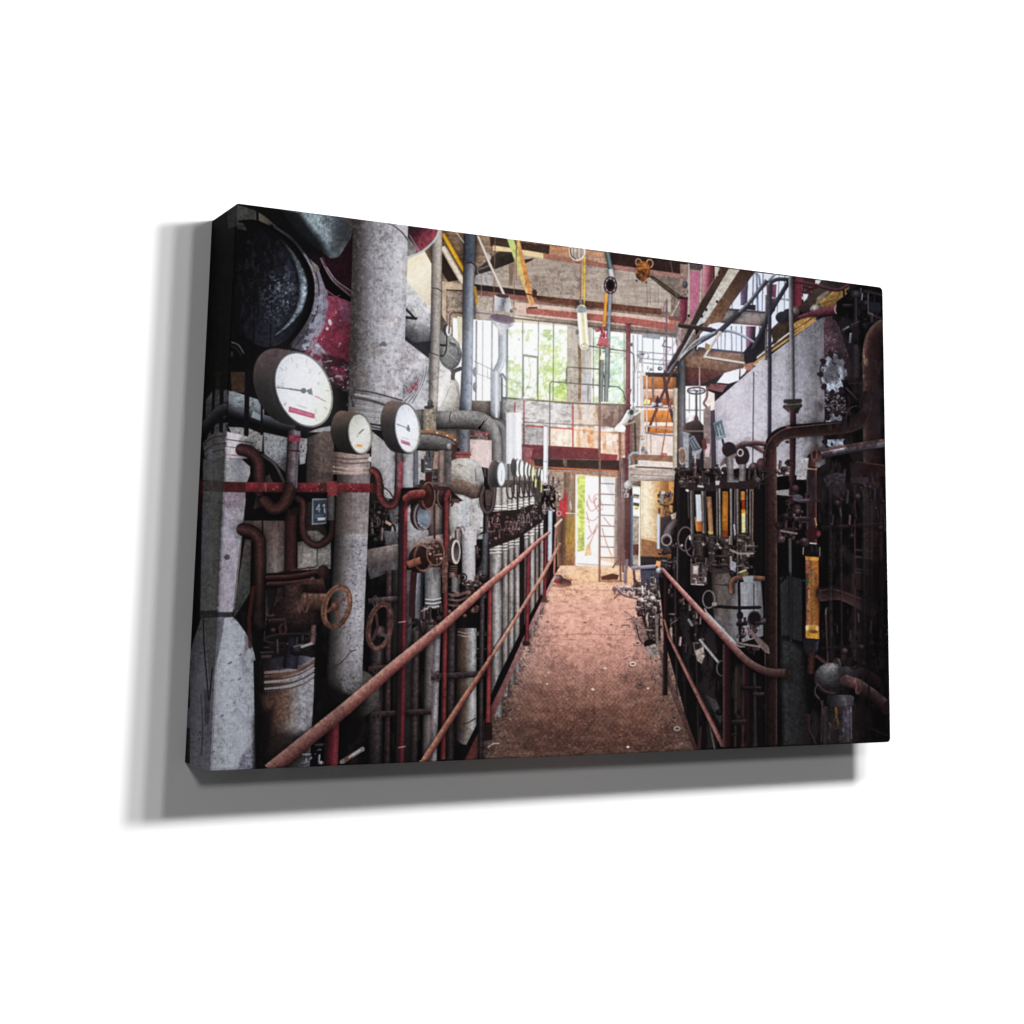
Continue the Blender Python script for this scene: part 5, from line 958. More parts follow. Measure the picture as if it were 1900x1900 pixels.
# dark valve block top right
P([(1552, 560), (1572, 545), (1592, 528), (1640, 535), (1640, 600), (1600, 640), (1588, 700), (1572, 650), (1562, 620), (1553, 600)], (8, 7, 9))
junk([(1560, 540), (1630, 540), (1630, 610), (1560, 610)], 34, [(16, 14, 18), (26, 23, 28), (12, 10, 13)], (6, 16), 75, (90, 90, 98), .16)
L([(1600, 545), (1599, 556)], 2.4, (110, 110, 112)); L([(1611, 545), (1611, 582)], 2.6, (70, 68, 74)); P([(1614, 560), (1634, 562), (1634, 580), (1614, 580)], (28, 27, 38)); L([(1612, 582), (1638, 592)], 5, (58, 38, 44)); L([(1612, 580), (1620, 584)], 2.4, (110, 92, 96)); L([(1606, 540), (1640, 548)], 5, (50, 36, 38), a=.8)
L([(1562, 616), (1578, 606), (1594, 596)], 5, (26, 25, 30)); L([(1564, 612), (1574, 606)], 3, (140, 150, 166)); L([(1580, 602), (1592, 597)], 2, (84, 88, 96)); T([(1579, 618), (1577, 636)], 4, [(176, 186, 200), (96, 104, 118)]); L([(1556, 606), (1558, 618)], 1.6, (90, 96, 100))
cyl(1583, 1593, 640, 712, [(28, 26, 32), (60, 57, 72), (30, 28, 36)], dx=1); P([(1560, 705), (1600, 700), (1612, 760), (1590, 790), (1572, 780), (1568, 730)], (9, 7, 9)); L([(1575, 712), (1600, 710)], 2, (40, 38, 42)); L([(1570, 720), (1592, 742)], 3, (56, 50, 56)); R(1590, 775, 20, 22, 2.4, (84, 82, 78), al=.6)
# big maroon loop pipe and the pipe at the edge
T([(1640, 608), (1626, 622), (1618, 650), (1618, 720), (1620, 1000), (1622, 1180)], 34, [(110, 82, 72), (58, 35, 33), (38, 21, 22), (34, 18, 20), (20, 11, 13)], sm=True, n=.35, fade=(1, 1.1, .95, .7, .45))
E(1608, 672, 3, 8, (130, 112, 92), al=.6); L([(1603, 660), (1605, 676)], 2, (170, 150, 120), a=.6)
T([(1606, 735), (1604, 762), (1590, 784), (1562, 793), (1500, 798), (1462, 802), (1440, 812), (1429, 834), (1428, 880), (1429, 1000), (1429, 1388)], 25, [(18, 10, 11), (42, 23, 24), (64, 36, 35), (70, 42, 38), (112, 82, 74)], sm=True, n=.4, fade=(.4, .5, .78, .64, .55, .5, .46))
L([(1417, 850), (1423, 826), (1436, 808), (1460, 795), (1500, 790), (1560, 784)], 1.5, (124, 96, 90), sm=True, a=.75); T([(1419, 850), (1419, 1388)], 2.4, [(92, 70, 72)], a=.7); T([(1441, 880), (1440, 1380)], 2, [(86, 60, 62)], a=.55); E(1462, 793, 5, 3, (96, 62, 52)); E(1460, 820, 4, 2.6, (60, 34, 30))
# cross pipe with steel sheen, drop leg, glass level tube
T([(1646, 822, 17), (1580, 832, 17.5), (1512, 844, 19)], 1, [(110, 78, 74), (92, 62, 62), (112, 108, 122), (52, 44, 52), (22, 15, 18)], n=.35)
T([(1570, 831), (1516, 841)], 3, [(190, 190, 204)], a=.75, n=.5); L([(1575, 836), (1640, 828)], 2, (120, 122, 140), a=.5)
T([(1516, 845), (1506, 852), (1503, 866), (1503, 900)], 20, [(20, 10, 12), (44, 22, 24), (70, 40, 40), (84, 52, 48)], sm=True, n=.25); R(1510, 842, 5, 12, 3, (96, 64, 62))
T([(1506, 866), (1506, 1010)], 19, [(70, 66, 72), (34, 20, 22), (40, 20, 22), (42, 20, 22), (110, 64, 60)], n=.2); L([(1493, 869), (1515, 871)], 2.4, (190, 150, 96)); L([(1494, 928), (1520, 929)], 6, (36, 32, 36)); E(1495, 928, 3, 3, (180, 178, 184)); L([(1512, 962), (1515, 974)], 2.6, (190, 140, 100)); E(1508, 990, 14, 12, (44, 18, 22), n=.3); E(1519, 990, 4, 5, (110, 40, 50))
P([(1494, 1007), (1518, 1008), (1522, 1034), (1490, 1034)], (13, 11, 14)); L([(1497, 1007), (1515, 1009)], 2.2, (216, 212, 212)); L([(1491, 1014), (1490, 1028)], 2, (130, 126, 132)); L([(1521, 1016), (1521, 1032)], 2, (120, 120, 126))
T([(1506, 1034), (1507, 1168)], 25, [(120, 70, 42), (178, 112, 74), (176, 110, 68), (150, 92, 38), (186, 120, 52), (174, 108, 50), (178, 100, 42), (120, 56, 18)], n=.3, kind='v', fade=(1.02, 1.0, .92, .78)); P([(1494, 1160), (1518, 1160), (1520, 1186), (1494, 1184)], ((1496, 1162), (1510, 1186), (190, 150, 84), (166, 112, 36), (196, 140, 50)), n=.4); E(1497, 1165, 3, 4, (226, 200, 150)); E(1515, 1166, 2.6, 4, (200, 170, 130)); E(1508, 1172, 8, 3, (90, 52, 24), al=.8)
P([(1494, 1032), (1519, 1034), (1518, 1040), (1494, 1039)], (226, 150, 50), a=.8); L([(1491, 1077), (1497, 1079), (1501, 1081)], 3, (0, 128, 92)); txt('5', 1495, 1048, 9, (150, 44, 36), w=1.5)
for y in (1074, 1092, 1113, 1134, 1151):
    E(1499, y, 1.4, 1.6, (120, 50, 30))
L([(1500, 1095), (1501, 1118)], 1.4, (196, 170, 150), a=.7)
P([(1490, 1184), (1520, 1186), (1518, 1206), (1512, 1216), (1496, 1214), (1492, 1204)], (24, 24, 32)); P([(1513, 1192), (1519, 1190), (1518, 1206), (1514, 1206)], (44, 44, 70)); T([(1506, 1212), (1504, 1250)], 14, [(26, 12, 12), (60, 34, 28), (30, 14, 14)], n=.4); T([(1514, 1216), (1530, 1228), (1544, 1234)], 6, [(90, 56, 54), (40, 20, 20)]); T([(1532, 1130), (1536, 1228)], 3, [(96, 66, 68)], a=.8); L([(1534, 1128), (1532, 1140)], 3, (120, 116, 118), a=.6)
# glass pot, ball, rust pipe
P([(1480, 1322), (1504, 1326), (1502, 1384), (1482, 1384)], ((1490, 1324), (1490, 1384), (60, 30, 32), (26, 12, 14)), n=.3)
T([(1626, 1268), (1600, 1252), (1570, 1250)], 26, [(70, 42, 44), (40, 22, 24), (18, 10, 12)], sm=True, n=.25); E(1570, 1250, 14, 14, (62, 64, 74), n=.2); E(1553, 1228, 9, 8, (46, 34, 36)); L([(1556, 1224), (1560, 1234)], 2.4, (130, 112, 110))
S(1541, 1260, 31, 30, [(136, 136, 140), (88, 87, 91), (54, 52, 55), (26, 22, 24)], hx=.0, hy=-.8, n=.4, sp=.15); L([(1516, 1268), (1530, 1282), (1548, 1286)], 2, (90, 56, 54), sm=True)
T([(1658, 1322), (1620, 1290), (1590, 1270), (1566, 1262)], 21, [(164, 128, 124), (116, 76, 74), (78, 44, 44), (38, 20, 21)], sm=True, n=.35); R(1594, 1274, 5, 12, 4, (104, 70, 66), r=-.5); E(1646, 1312, 9, 14, (58, 32, 34), r=-.4)
P([(1534, 1288), (1580, 1290), (1585, 1294), (1583, 1310), (1540, 1312), (1534, 1304)], ((1536, 1300), (1585, 1300), (24, 22, 24), (46, 45, 48), (90, 90, 98), (60, 60, 66)), n=.2); L([(1512, 1290), (1524, 1304), (1530, 1340)], 1.6, (84, 66, 64), sm=True, a=.7); L([(1516, 1268), (1512, 1284), (1520, 1296)], 2, (96, 88, 92), sm=True, a=.7)
P([(1528, 1311), (1580, 1311), (1581, 1378), (1528, 1382)], ((1530, 1350), (1581, 1350), (60, 56, 58), (14, 12, 14), (30, 27, 28), (10, 9, 10), (22, 21, 25), (62, 61, 74), (104, 104, 124), (40, 39, 48)), n=.6)
P([(1545, 1312), (1560, 1312), (1558, 1370), (1547, 1372)], (120, 88, 50), a=.6, soft=4, fl=(81, .3, 8, 3, 4)); P([(1532, 1330), (1580, 1330), (1578, 1378), (1532, 1380)], (140, 138, 150), a=.7, fl=(82, .1, 5, 2, 6)); L([(1579, 1312), (1580, 1370)], 2.4, (160, 160, 180)); L([(1551, 1314), (1552, 1330), (1555, 1342)], 5, (130, 92, 34)); L([(1526, 1300), (1524, 1376)], 2.4, (70, 50, 50)); L([(1566, 1318), (1566, 1332)], 3, (110, 110, 122))
L([(1612, 1350), (1650, 1366)], 3, (44, 34, 36)); L([(1500, 1350), (1515, 1382)], 2, (64, 56, 58))
# murky machinery on the far right
T([(1522, 1102), (1560, 1100), (1600, 1118), (1620, 1130)], 28, [(72, 50, 48), (54, 33, 33), (34, 20, 21), (16, 9, 10)], sm=True, n=.3, a=.95); L([(1520, 1096), (1550, 1094), (1600, 1112)], 2, (80, 62, 58), sm=True, a=.8)
T([(1586, 900), (1587, 1240)], 3, [(62, 36, 38)], a=.9); T([(1618, 880), (1618, 1240)], 3, [(34, 34, 38)], a=.9); junk([(1570, 860), (1620, 855), (1625, 910), (1575, 915)], 18, [(36, 26, 30), (48, 36, 44), (24, 18, 20)], (5, 12), 77, (90, 80, 86), .2); P([(1576, 858), (1644, 862), (1644, 884), (1578, 886)], (32, 17, 18), n=.3); L([(1590, 857), (1644, 864)], 2, (74, 46, 48))
P([(1578, 886), (1612, 886), (1610, 898), (1580, 896)], (54, 40, 54), n=.4); P([(1526, 884), (1570, 870), (1566, 930), (1536, 910)], (58, 50, 60), a=.8, n=.7, sp=.4); E(1539, 872, 5, 6, (12, 9, 12)); E(1560, 872, 5, 6, (14, 10, 12))
for y, c in ((1020, (66, 46, 42)), (1033, (72, 58, 58)), (1056, (70, 48, 50)), (1062, (84, 70, 72))):
    L([(1588, y), (1616, y + 3)], 4, c, a=.8)
P([(1580, 1064), (1616, 1070), (1614, 1096), (1580, 1092)], (36, 16, 18)); L([(1598, 905), (1602, 918)], 3.4, (96, 92, 92)); L([(1649, 1146), (1650, 1172)], 3, (92, 70, 76), a=.8); L([(1649, 980), (1650, 1060)], 3, (40, 20, 22)); T([(1614, 905), (1612, 1380)], 4, [(26, 25, 28)], a=.8)
junk([(1440, 900), (1500, 900), (1500, 1010), (1444, 1010)], 46, [(40, 24, 26), (30, 22, 24), (54, 40, 44)], (5, 12), 78, (110, 100, 100), .2); P([(1440, 910), (1464, 908), (1464, 920), (1440, 918)], (150, 146, 150), n=.3, a=.9); L([(1450, 985), (1478, 990)], 4, (120, 106, 106)); E(1480, 924, 10, 7, (80, 76, 92), al=.7, n=.4)
P([(1478, 850), (1500, 850), (1496, 890), (1478, 890)], (150, 148, 152), n=.3, sp=.25); P([(1440, 830), (1464, 822), (1464, 880), (1442, 885)], (160, 158, 166), n=.12); junk([(1440, 860), (1464, 858), (1460, 900), (1440, 900)], 12, [(44, 28, 30), (60, 44, 46)], (4, 9), 79)
P([(1448, 1072), (1464, 1068), (1466, 1180), (1450, 1180)], ((1450, 1080), (1466, 1080), (70, 72, 72), (62, 64, 65), (44, 46, 46)), n=.3, soft=4); P([(1450, 1180), (1490, 1205), (1500, 1382), (1454, 1384)], ((1452, 1230), (1500, 1230), (46, 48, 50), (36, 36, 38), (18, 17, 19)), n=.5, sp=.12, soft=9); P([(1470, 1070), (1488, 1075), (1488, 1190), (1470, 1186)], (56, 56, 60), n=.35)
T([(1467, 1000), (1468, 1190)], 4, [(74, 70, 76), (40, 30, 34)]); L([(1444, 1085), (1458, 1070), (1462, 1062)], 4, (12, 10, 12)); T([(1465, 1000), (1466, 1060)], 5, [(90, 92, 98)], a=.5)

# dim shapes in the gloom
P([(1530, 590), (1655, 600), (1655, 1385), (1500, 1385), (1500, 900)], (40, 31, 35), a=.6, soft=14, fl=(72, .34, 26, 2.2, 2)); P([(1570, 640), (1655, 640), (1655, 1385), (1500, 1385), (1500, 900)], (56, 42, 46), a=.45, soft=10, fl=(73, .12, 9, 3, 4))
for x, w, c in ((1540, 9, (34, 28, 31)), (1560, 5, (46, 30, 32)), (1602, 8, (30, 26, 30)), (1634, 10, (36, 22, 24)), (1648, 6, (30, 24, 27))):
    T([(x, 905), (x + 2, 1225)], w, [tuple(v * .4 for v in c), c, tuple(v * 1.5 for v in c), tuple(v * .5 for v in c)], n=.6, a=.6)
for y, c in ((972, (42, 28, 30)), (1196, (34, 28, 32))):
    T([(1650, y), (1524, y + 8)], 8, [tuple(v * 1.6 for v in c), c, tuple(v * .4 for v in c)], n=.7, a=.45)
junk([(1530, 900), (1645, 900), (1645, 1000), (1530, 1000)], 22, [(30, 22, 25), (40, 30, 33), (24, 19, 22)], (5, 12), 91, (90, 78, 82), .12)
junk([(1540, 1140), (1645, 1140), (1645, 1240), (1560, 1230)], 18, [(30, 21, 23), (40, 28, 30)], (5, 12), 92, (84, 72, 74), .1)
P([(1444, 1200), (1480, 1300), (1600, 1385), (1444, 1385)], (36, 30, 32), a=.4, soft=12, fl=(74, .4, 18, 2, 2))

# ---- right, middle distance: column, orange drums, gate valve, tags
P([(1188, 690), (1258, 696), (1258, 870), (1188, 870)], (210, 194, 186), n=.12)
for y0, y1, c in ((697, 722, (168, 98, 52)), (724, 740, (196, 150, 128)), (738, 752, (150, 74, 36)), (760, 784, (204, 118, 52)), (789, 804, (204, 108, 44))):
    P([(1189, y0), (1254, y0 + 2), (1254, y1), (1189, y1)], ((1220, y0), (1220, y1), tuple(min(255, v * 1.1) for v in c), c, tuple(v * .75 for v in c)), n=.18)
P([(1196, 740), (1206, 742), (1206, 750), (1194, 750)], (216, 220, 130)); P([(1192, 783), (1250, 784), (1250, 790), (1192, 790)], (226, 206, 196), n=.15); P([(1198, 691), (1256, 693), (1256, 700), (1198, 699)], (42, 30, 30))
for q, w, c in (([(1250, 682), (1226, 740), (1202, 800)], 5, (70, 48, 46)), ([(1232, 700), (1240, 745), (1250, 782)], 6, (66, 46, 46)), ([(1200, 698), (1200, 860)], 3, (190, 170, 160)), ([(1211, 700), (1212, 745)], 4, (110, 90, 80)), ([(1208, 842), (1207, 805)], 2, (160, 130, 120)), ([(1244, 740), (1228, 840)], 2.4, (150, 84, 66)), ([(1190, 700), (1193, 800), (1196, 862)], 6, (186, 180, 180)), ([(1176, 690), (1176, 745)], 4, (120, 120, 126)), ([(1198, 803), (1222, 807), (1248, 808)], 3, (96, 104, 120)), ([(1216, 756), (1218, 800)], 2, (110, 70, 54)), ([(1200, 790), (1250, 797)], 3, (150, 140, 140)), ([(1180, 755), (1250, 757)], 3, (130, 110, 110))):
    L(q, w, c)
P([(1216, 745), (1220, 733), (1226, 745), (1229, 755), (1211, 756)], (46, 34, 44), n=.5); S(1213, 750, 5, 4, [(226, 226, 236), (96, 92, 104)]); S(1226, 751, 5, 4, [(206, 208, 220), (84, 80, 92)]); P([(1226, 840), (1238, 841), (1238, 850), (1226, 849)], (176, 80, 74))
T([(1168, 766), (1158, 784), (1146, 796)], 12, [(232, 230, 228), (200, 194, 190), (150, 140, 136)], cap='r'); P([(1164, 766), (1176, 752), (1182, 764), (1170, 780)], (140, 150, 150), n=.3); E(1172, 765, 4, 5, (40, 42, 46)); L([(1150, 792), (1178, 782)], 3, (150, 130, 120)); L([(1178, 770), (1194, 758)], 3, (220, 214, 206)); E(1152, 795, 9, 7, (232, 230, 230))
L([(1178, 786), (1180, 860)], 3.6, (52, 42, 44)); L([(1171, 790), (1170, 838)], 4, (110, 74, 72)); P([(1190, 790), (1196, 790), (1202, 862), (1184, 862)], (190, 186, 186), n=.1); junk([(1190, 800), (1200, 800), (1200, 842), (1190, 842)], 10, [(150, 120, 110), (96, 92, 100), (220, 150, 90)], (2, 5), 80, (220, 220, 226), .4)
P([(1164, 842), (1256, 846), (1256, 858), (1164, 852)], (120, 86, 70), n=.3); L([(1168, 893), (1168, 846), (1174, 840), (1186, 840)], 4, (140, 156, 170))
P([(1166, 864), (1180, 862), (1254, 868), (1252, 892), (1200, 890), (1170, 898)], ((1210, 862), (1210, 894), (196, 184, 176), (150, 134, 126), (190, 178, 172), (140, 124, 118)), n=.4, kind='h'); L([(1180, 866), (1252, 870)], 2, (40, 34, 36)); L([(1170, 880), (1250, 884)], 1.6, (110, 96, 92)); S(1166, 900, 8, 9, [(206, 206, 210), (120, 118, 122)])
# beige column, blue pole, bright gap
P([(1173, 900), (1190, 902), (1190, 1050), (1174, 1050)], (170, 156, 150), n=.25); P([(1174, 903), (1189, 905), (1188, 918), (1174, 916)], (240, 244, 236)); P([(1174, 924), (1188, 926), (1188, 958), (1174, 956)], (238, 242, 240)); P([(1175, 932), (1188, 934), (1187, 940), (1175, 938)], (40, 52, 50)); E(1181, 943, 4, 3, (226, 180, 70)); L([(1174, 918), (1188, 920)], 3, (60, 66, 60)); L([(1174, 960), (1188, 961)], 1.6, (96, 110, 120))
P([(1174, 1010), (1188, 1010), (1187, 1030), (1174, 1030)], (110, 64, 62), n=.4)
T([(1219, 893, 62), (1218, 1036, 60)], 1, [(196, 176, 150), (222, 202, 176), (206, 184, 154), (186, 144, 98), (160, 108, 58), (130, 80, 38), (150, 96, 50)], n=.2); P([(1188, 998), (1246, 1004), (1246, 1038), (1188, 1034)], (116, 66, 34), a=.8, n=.3, soft=6); L([(1190, 998), (1218, 1004)], 2.6, (216, 180, 140)); P([(1188, 1032), (1240, 1034), (1240, 1090), (1190, 1088)], (38, 37, 42), n=.2); P([(1188, 1058), (1222, 1058), (1222, 1088), (1190, 1088)], (56, 62, 80), n=.2)
P([(1240, 893), (1252, 893), (1250, 950), (1242, 950)], (196, 134, 74), n=.2); L([(1188, 905), (1186, 1050)], 3, (232, 214, 190))
T([(1172, 920), (1171, 1052)], 6, [(34, 44, 60), (56, 72, 92), (100, 112, 130)]); T([(1216, 1051), (1172, 1054)], 7, [(170, 170, 184), (124, 124, 142), (74, 74, 90)]); L([(1152, 930), (1156, 1060)], 4, (104, 70, 70)); L([(1163, 1040), (1160, 1080)], 6, (104, 104, 116)); L([(1176, 1060), (1178, 1086)], 5, (64, 60, 66)); L([(1176, 1074), (1188, 1088)], 4, (40, 36, 40)); P([(1163, 1058), (1174, 1058), (1176, 1086), (1164, 1086)], (226, 166, 120), a=.6)
junk([(1156, 905), (1176, 905), (1176, 925), (1156, 925)], 10, [(150, 146, 150), (96, 90, 92)], (2, 5), 81, (220, 220, 224), .4)
# post between window and valve
P([(1271, 716), (1312, 716), (1316, 790), (1271, 790)], (232, 235, 240)); L([(1279, 720), (1279, 775)], 2, (130, 130, 136)); L([(1299, 720), (1299, 785)], 2.4, (110, 106, 110)); P([(1306, 722), (1326, 730), (1326, 760), (1308, 765)], (222, 206, 200), n=.15); L([(1274, 761), (1306, 761)], 3, (140, 136, 140)); T([(1311, 712), (1312, 735), (1306, 748), (1311, 756), (1308, 766)], 4, [(90, 66, 64)], sm=True); P([(1270, 765), (1290, 768), (1290, 790), (1270, 788)], (206, 200, 206), n=.3)
P([(1271, 680), (1362, 690), (1330, 714), (1312, 716), (1271, 716)], ((1290, 684), (1290, 716), (92, 54, 46), (84, 40, 38), (50, 32, 40)), n=.3); P([(1300, 714), (1350, 690), (1356, 700), (1316, 716)], (30, 24, 26)); P([(1344, 692), (1372, 684), (1371, 706), (1352, 712), (1330, 710)], (222, 222, 232)); P([(1318, 712), (1350, 714), (1340, 728), (1312, 722)], (110, 58, 58), n=.2); P([(1374, 684), (1386, 684), (1382, 692), (1374, 700)], (220, 220, 226)); P([(1378, 676), (1398, 672), (1396, 684), (1386, 688)], (150, 96, 74), n=.2)
L([(1298, 682), (1298, 718)], 3, (150, 120, 112))
cyl(1256, 1272, 670, 905, [(46, 40, 42), (66, 62, 66), (92, 94, 104), (52, 48, 52)], n=.25, kind='v', fade=(.8, 1.1, .8)); P([(1249, 720), (1257, 720), (1256, 870), (1248, 870)], (176, 164, 140), n=.2); L([(1250, 722), (1250, 870)], 2, (120, 120, 130)); P([(1254, 700), (1262, 690), (1260, 720), (1254, 720)], (36, 32, 34))
R(1292, 725, 16, 6, 3, (64, 60, 66)); L([(1280, 725), (1304, 725)], 2, (70, 66, 72)); L([(1286, 721), (1298, 729)], 1.4, (80, 76, 80)); L([(1292, 726), (1292, 775)], 4, (62, 54, 58)); P([(1288, 775), (1292, 766), (1296, 775), (1297, 782), (1287, 782)], (64, 40, 40))
P([(1266, 798), (1272, 786), (1286, 780), (1298, 781), (1306, 790), (1308, 805), (1302, 818), (1268, 812)], ((1270, 784), (1300, 816), (74, 54, 50), (44, 32, 32), (22, 17, 19)), n=.3); L([(1261, 795), (1275, 800), (1306, 800)], 3, (96, 84, 84)); P([(1266, 800), (1280, 804), (1278, 870), (1272, 872)], (134, 140, 150), n=.15); P([(1278, 806), (1306, 808), (1306, 890), (1278, 890)], ((1278, 850), (1306, 850), (62, 62, 66), (40, 34, 38), (28, 22, 26)), n=.3); P([(1284, 836), (1300, 838), (1298, 852), (1286, 850)], (110, 106, 112), n=.2); L([(1290, 840), (1290, 860)], 2, (180, 178, 182))
E(1265, 845, 9, 16, (120, 92, 82), n=.2); R(1266, 846, 7, 15, 2, (176, 160, 150)); P([(1256, 840), (1260, 836), (1260, 862), (1256, 862)], (40, 50, 66)); P([(1305, 760), (1318, 752), (1320, 880), (1306, 880)], (118, 100, 98), n=.3); P([(1310, 822), (1318, 824), (1316, 848), (1308, 848)], (196, 176, 186), n=.2); P([(1302, 816), (1310, 814), (1312, 832), (1304, 836)], (90, 40, 40))
P([(1323, 785), (1339, 778), (1347, 811), (1330, 817)], (104, 120, 128)); P([(1325, 787), (1338, 781), (1344, 809), (1331, 814)], (70, 86, 94), n=.15); L([(1330, 790), (1335, 809)], 1.6, (160, 174, 180)); L([(1335, 787), (1340, 806)], 1.4, (150, 164, 170)); L([(1333, 797), (1337, 790)], 1.2, (150, 164, 170)); L([(1331, 812), (1343, 808)], 2, (150, 162, 168))
P([(1277, 815), (1287, 808), (1303, 836), (1289, 842)], (116, 126, 134)); P([(1279, 816), (1287, 811), (1300, 834), (1290, 839)], (60, 68, 78), n=.15); L([(1283, 817), (1292, 832)], 1.5, (140, 150, 158)); L([(1287, 814), (1297, 830)], 1.3, (130, 140, 148)); P([(1284, 838), (1303, 832), (1300, 840), (1284, 846)], (150, 152, 160), a=.8)

# ---- right machinery: sight glasses, pots, pipes, chains of fittings
P([(1252, 880), (1262, 868), (1330, 870), (1420, 868), (1420, 1200), (1250, 1200), (1244, 1000)], (14, 11, 13))
T([(1416, 838), (1390, 824), (1372, 826), (1352, 842), (1342, 860)], 8, [(150, 126, 118), (96, 66, 64), (40, 24, 26)], sm=True, n=.2); T([(1420, 824), (1398, 822), (1376, 826)], 9, [(130, 100, 96), (66, 40, 42), (26, 16, 18)], sm=True); E(1352, 834, 13, 14, (30, 22, 24)); E(1376, 846, 14, 18, (34, 24, 25)); L([(1340, 816), (1344, 832)], 4, (36, 30, 34)); R(1373, 840, 5, 6, 2.6, (176, 166, 166)); L([(1338, 862), (1352, 850), (1364, 844)], 6, (110, 92, 92))
P([(1330, 872), (1345, 860), (1352, 872), (1340, 880)], (196, 194, 200), n=.2); P([(1352, 862), (1364, 850), (1366, 870), (1354, 872)], (176, 174, 180), n=.2); S(1398, 866, 8, 8, [(110, 96, 98), (60, 44, 46), (24, 17, 19)]); S(1412, 862, 9, 12, [(96, 66, 66), (60, 34, 36), (24, 14, 16)])
junk([(1252, 868), (1420, 872), (1420, 905), (1252, 905)], 110, [(34, 26, 28), (56, 44, 46), (44, 28, 28), (70, 60, 62)], (4, 10), 82, (190, 182, 182), .28)
junk([(1221, 914), (1248, 912), (1250, 952), (1222, 956)], 26, [(40, 34, 36), (62, 54, 56), (84, 74, 76)], (3, 7), 93, (206, 200, 200), .3); P([(1250, 905), (1262, 900), (1264, 1060), (1248, 1060)], (22, 18, 20)); junk([(1224, 1006), (1256, 1000), (1262, 1054), (1220, 1060)], 40, [(40, 34, 36), (62, 54, 56), (84, 74, 76), (30, 24, 26)], (3, 8), 83, (206, 200, 200), .35)
cyl(1218, 1224, 955, 1018, [(150, 164, 184), (190, 202, 220), (140, 150, 170)]); P([(1225, 960), (1244, 956), (1252, 985), (1236, 1018), (1224, 1018)], (52, 46, 50), n=.25); T([(1252, 968), (1240, 982), (1236, 1000)], 16, [(40, 36, 38), (104, 94, 98), (84, 74, 78), (40, 32, 36)], sm=True, n=.2); R(1236, 1002, 9, 10, 3, (140, 130, 132)); E(1237, 1003, 6, 7, (24, 18, 22)); L([(1227, 914), (1228, 932)], 6, (110, 112, 118)); E(1230, 914, 4, 3, (176, 176, 180)); P([(1218, 1040), (1226, 1042), (1225, 1052), (1216, 1050)], (226, 150, 96)); P([(1244, 955), (1255, 950), (1254, 962), (1246, 964)], (220, 200, 176), a=.8)
cyl(1256, 1278, 905, 1250, [(30, 26, 28), (14, 12, 14), (18, 15, 17), (10, 8, 10)], n=.2); L([(1257, 1014), (1256, 1100)], 2, (110, 90, 92)); R(1272, 1000, 14, 22, 3, (96, 78, 82)); R(1284, 1012, 12, 20, 2.4, (120, 100, 106)); P([(1279, 993), (1285, 998), (1282, 1004), (1278, 1000)], (230, 224, 224)); E(1265, 1012, 2.4, 2.6, (180, 176, 178)); L([(1276, 890), (1278, 960)], 3, (60, 52, 54))
# frame rods and glasses
for x0, x1, y0, y1, w, c in ((1282, 1284, 905, 1010, 4, (112, 100, 98)), (1286, 1287, 905, 1000, 2.4, (70, 62, 62)), (1303, 1306, 900, 1010, 4.5, (140, 130, 126)), (1308, 1310, 905, 1015, 2.4, (84, 72, 70)), (1330, 1331, 885, 1015, 3.4, (104, 96, 94)), (1335, 1336, 890, 1000, 3.4, (156, 150, 148)), (1356, 1357, 900, 1010, 4, (140, 130, 128)), (1364, 1363, 905, 1000, 2.6, (92, 84, 86)), (1368, 1369, 890, 1080, 3.4, (120, 112, 112)), (1371, 1371, 900, 1020, 2, (70, 60, 60)), (1392, 1392, 905, 1020, 3.4, (110, 98, 92)), (1397, 1396, 905, 1020, 3, (120, 100, 84)), (1386, 1386, 905, 990, 2, (130, 124, 128)), (1362, 1364, 974, 992, 3, (186, 186, 206))):
    L([(x0, y0), (x1, y1)], w, c, a=.92); L([(x0 - w * .2, y0 + 4), (x1 - w * .2, y1 - 8)], max(.8, w * .25), tuple(min(255, v * 1.5) for v in c), a=.6)
P([(1276, 898), (1330, 900), (1330, 912), (1276, 910)], (40, 30, 32), n=.4); P([(1330, 886), (1400, 890), (1400, 908), (1330, 906)], (40, 28, 30), n=.4); E(1275, 910, 3.4, 2.6, (216, 212, 210), r=.3); L([(1296, 902), (1304, 903)], 4, (200, 196, 194)); L([(1352, 892), (1368, 892)], 6, (120, 124, 132)); P([(1327, 892), (1336, 892), (1334, 900), (1328, 900)], (190, 186, 188))
cyl(1346, 1359, 850, 892, [(60, 52, 54), (130, 120, 122), (84, 76, 78)], dx=3, n=.2); cyl(1371, 1384, 862, 892, [(96, 88, 90), (140, 132, 134), (60, 50, 52)], n=.2)
T([(1295, 918), (1297, 970)], 11, [(150, 152, 158), (226, 230, 236), (196, 202, 212), (214, 218, 224), (130, 130, 138)]); T([(1296, 968), (1298, 986)], 11, [(226, 120, 40), (206, 100, 24), (150, 70, 20)]); L([(1290, 960), (1292, 984)], 2.4, (230, 170, 120), a=.8)
T([(1315, 922), (1319, 990)], 9, [(160, 108, 74), (186, 132, 92), (170, 114, 76), (120, 76, 50)], fade=(.9, 1, 1.1)); P([(1313, 985), (1322, 986), (1322, 992), (1314, 992)], (206, 186, 110))
T([(1345, 912), (1344, 996)], 11, [(150, 80, 18), (192, 116, 36), (180, 106, 28), (176, 98, 20)], n=.12, fade=(.9, 1, 1.04, .7)); P([(1339, 984), (1350, 984), (1350, 998), (1340, 998)], (130, 50, 16), a=.8, n=.3)
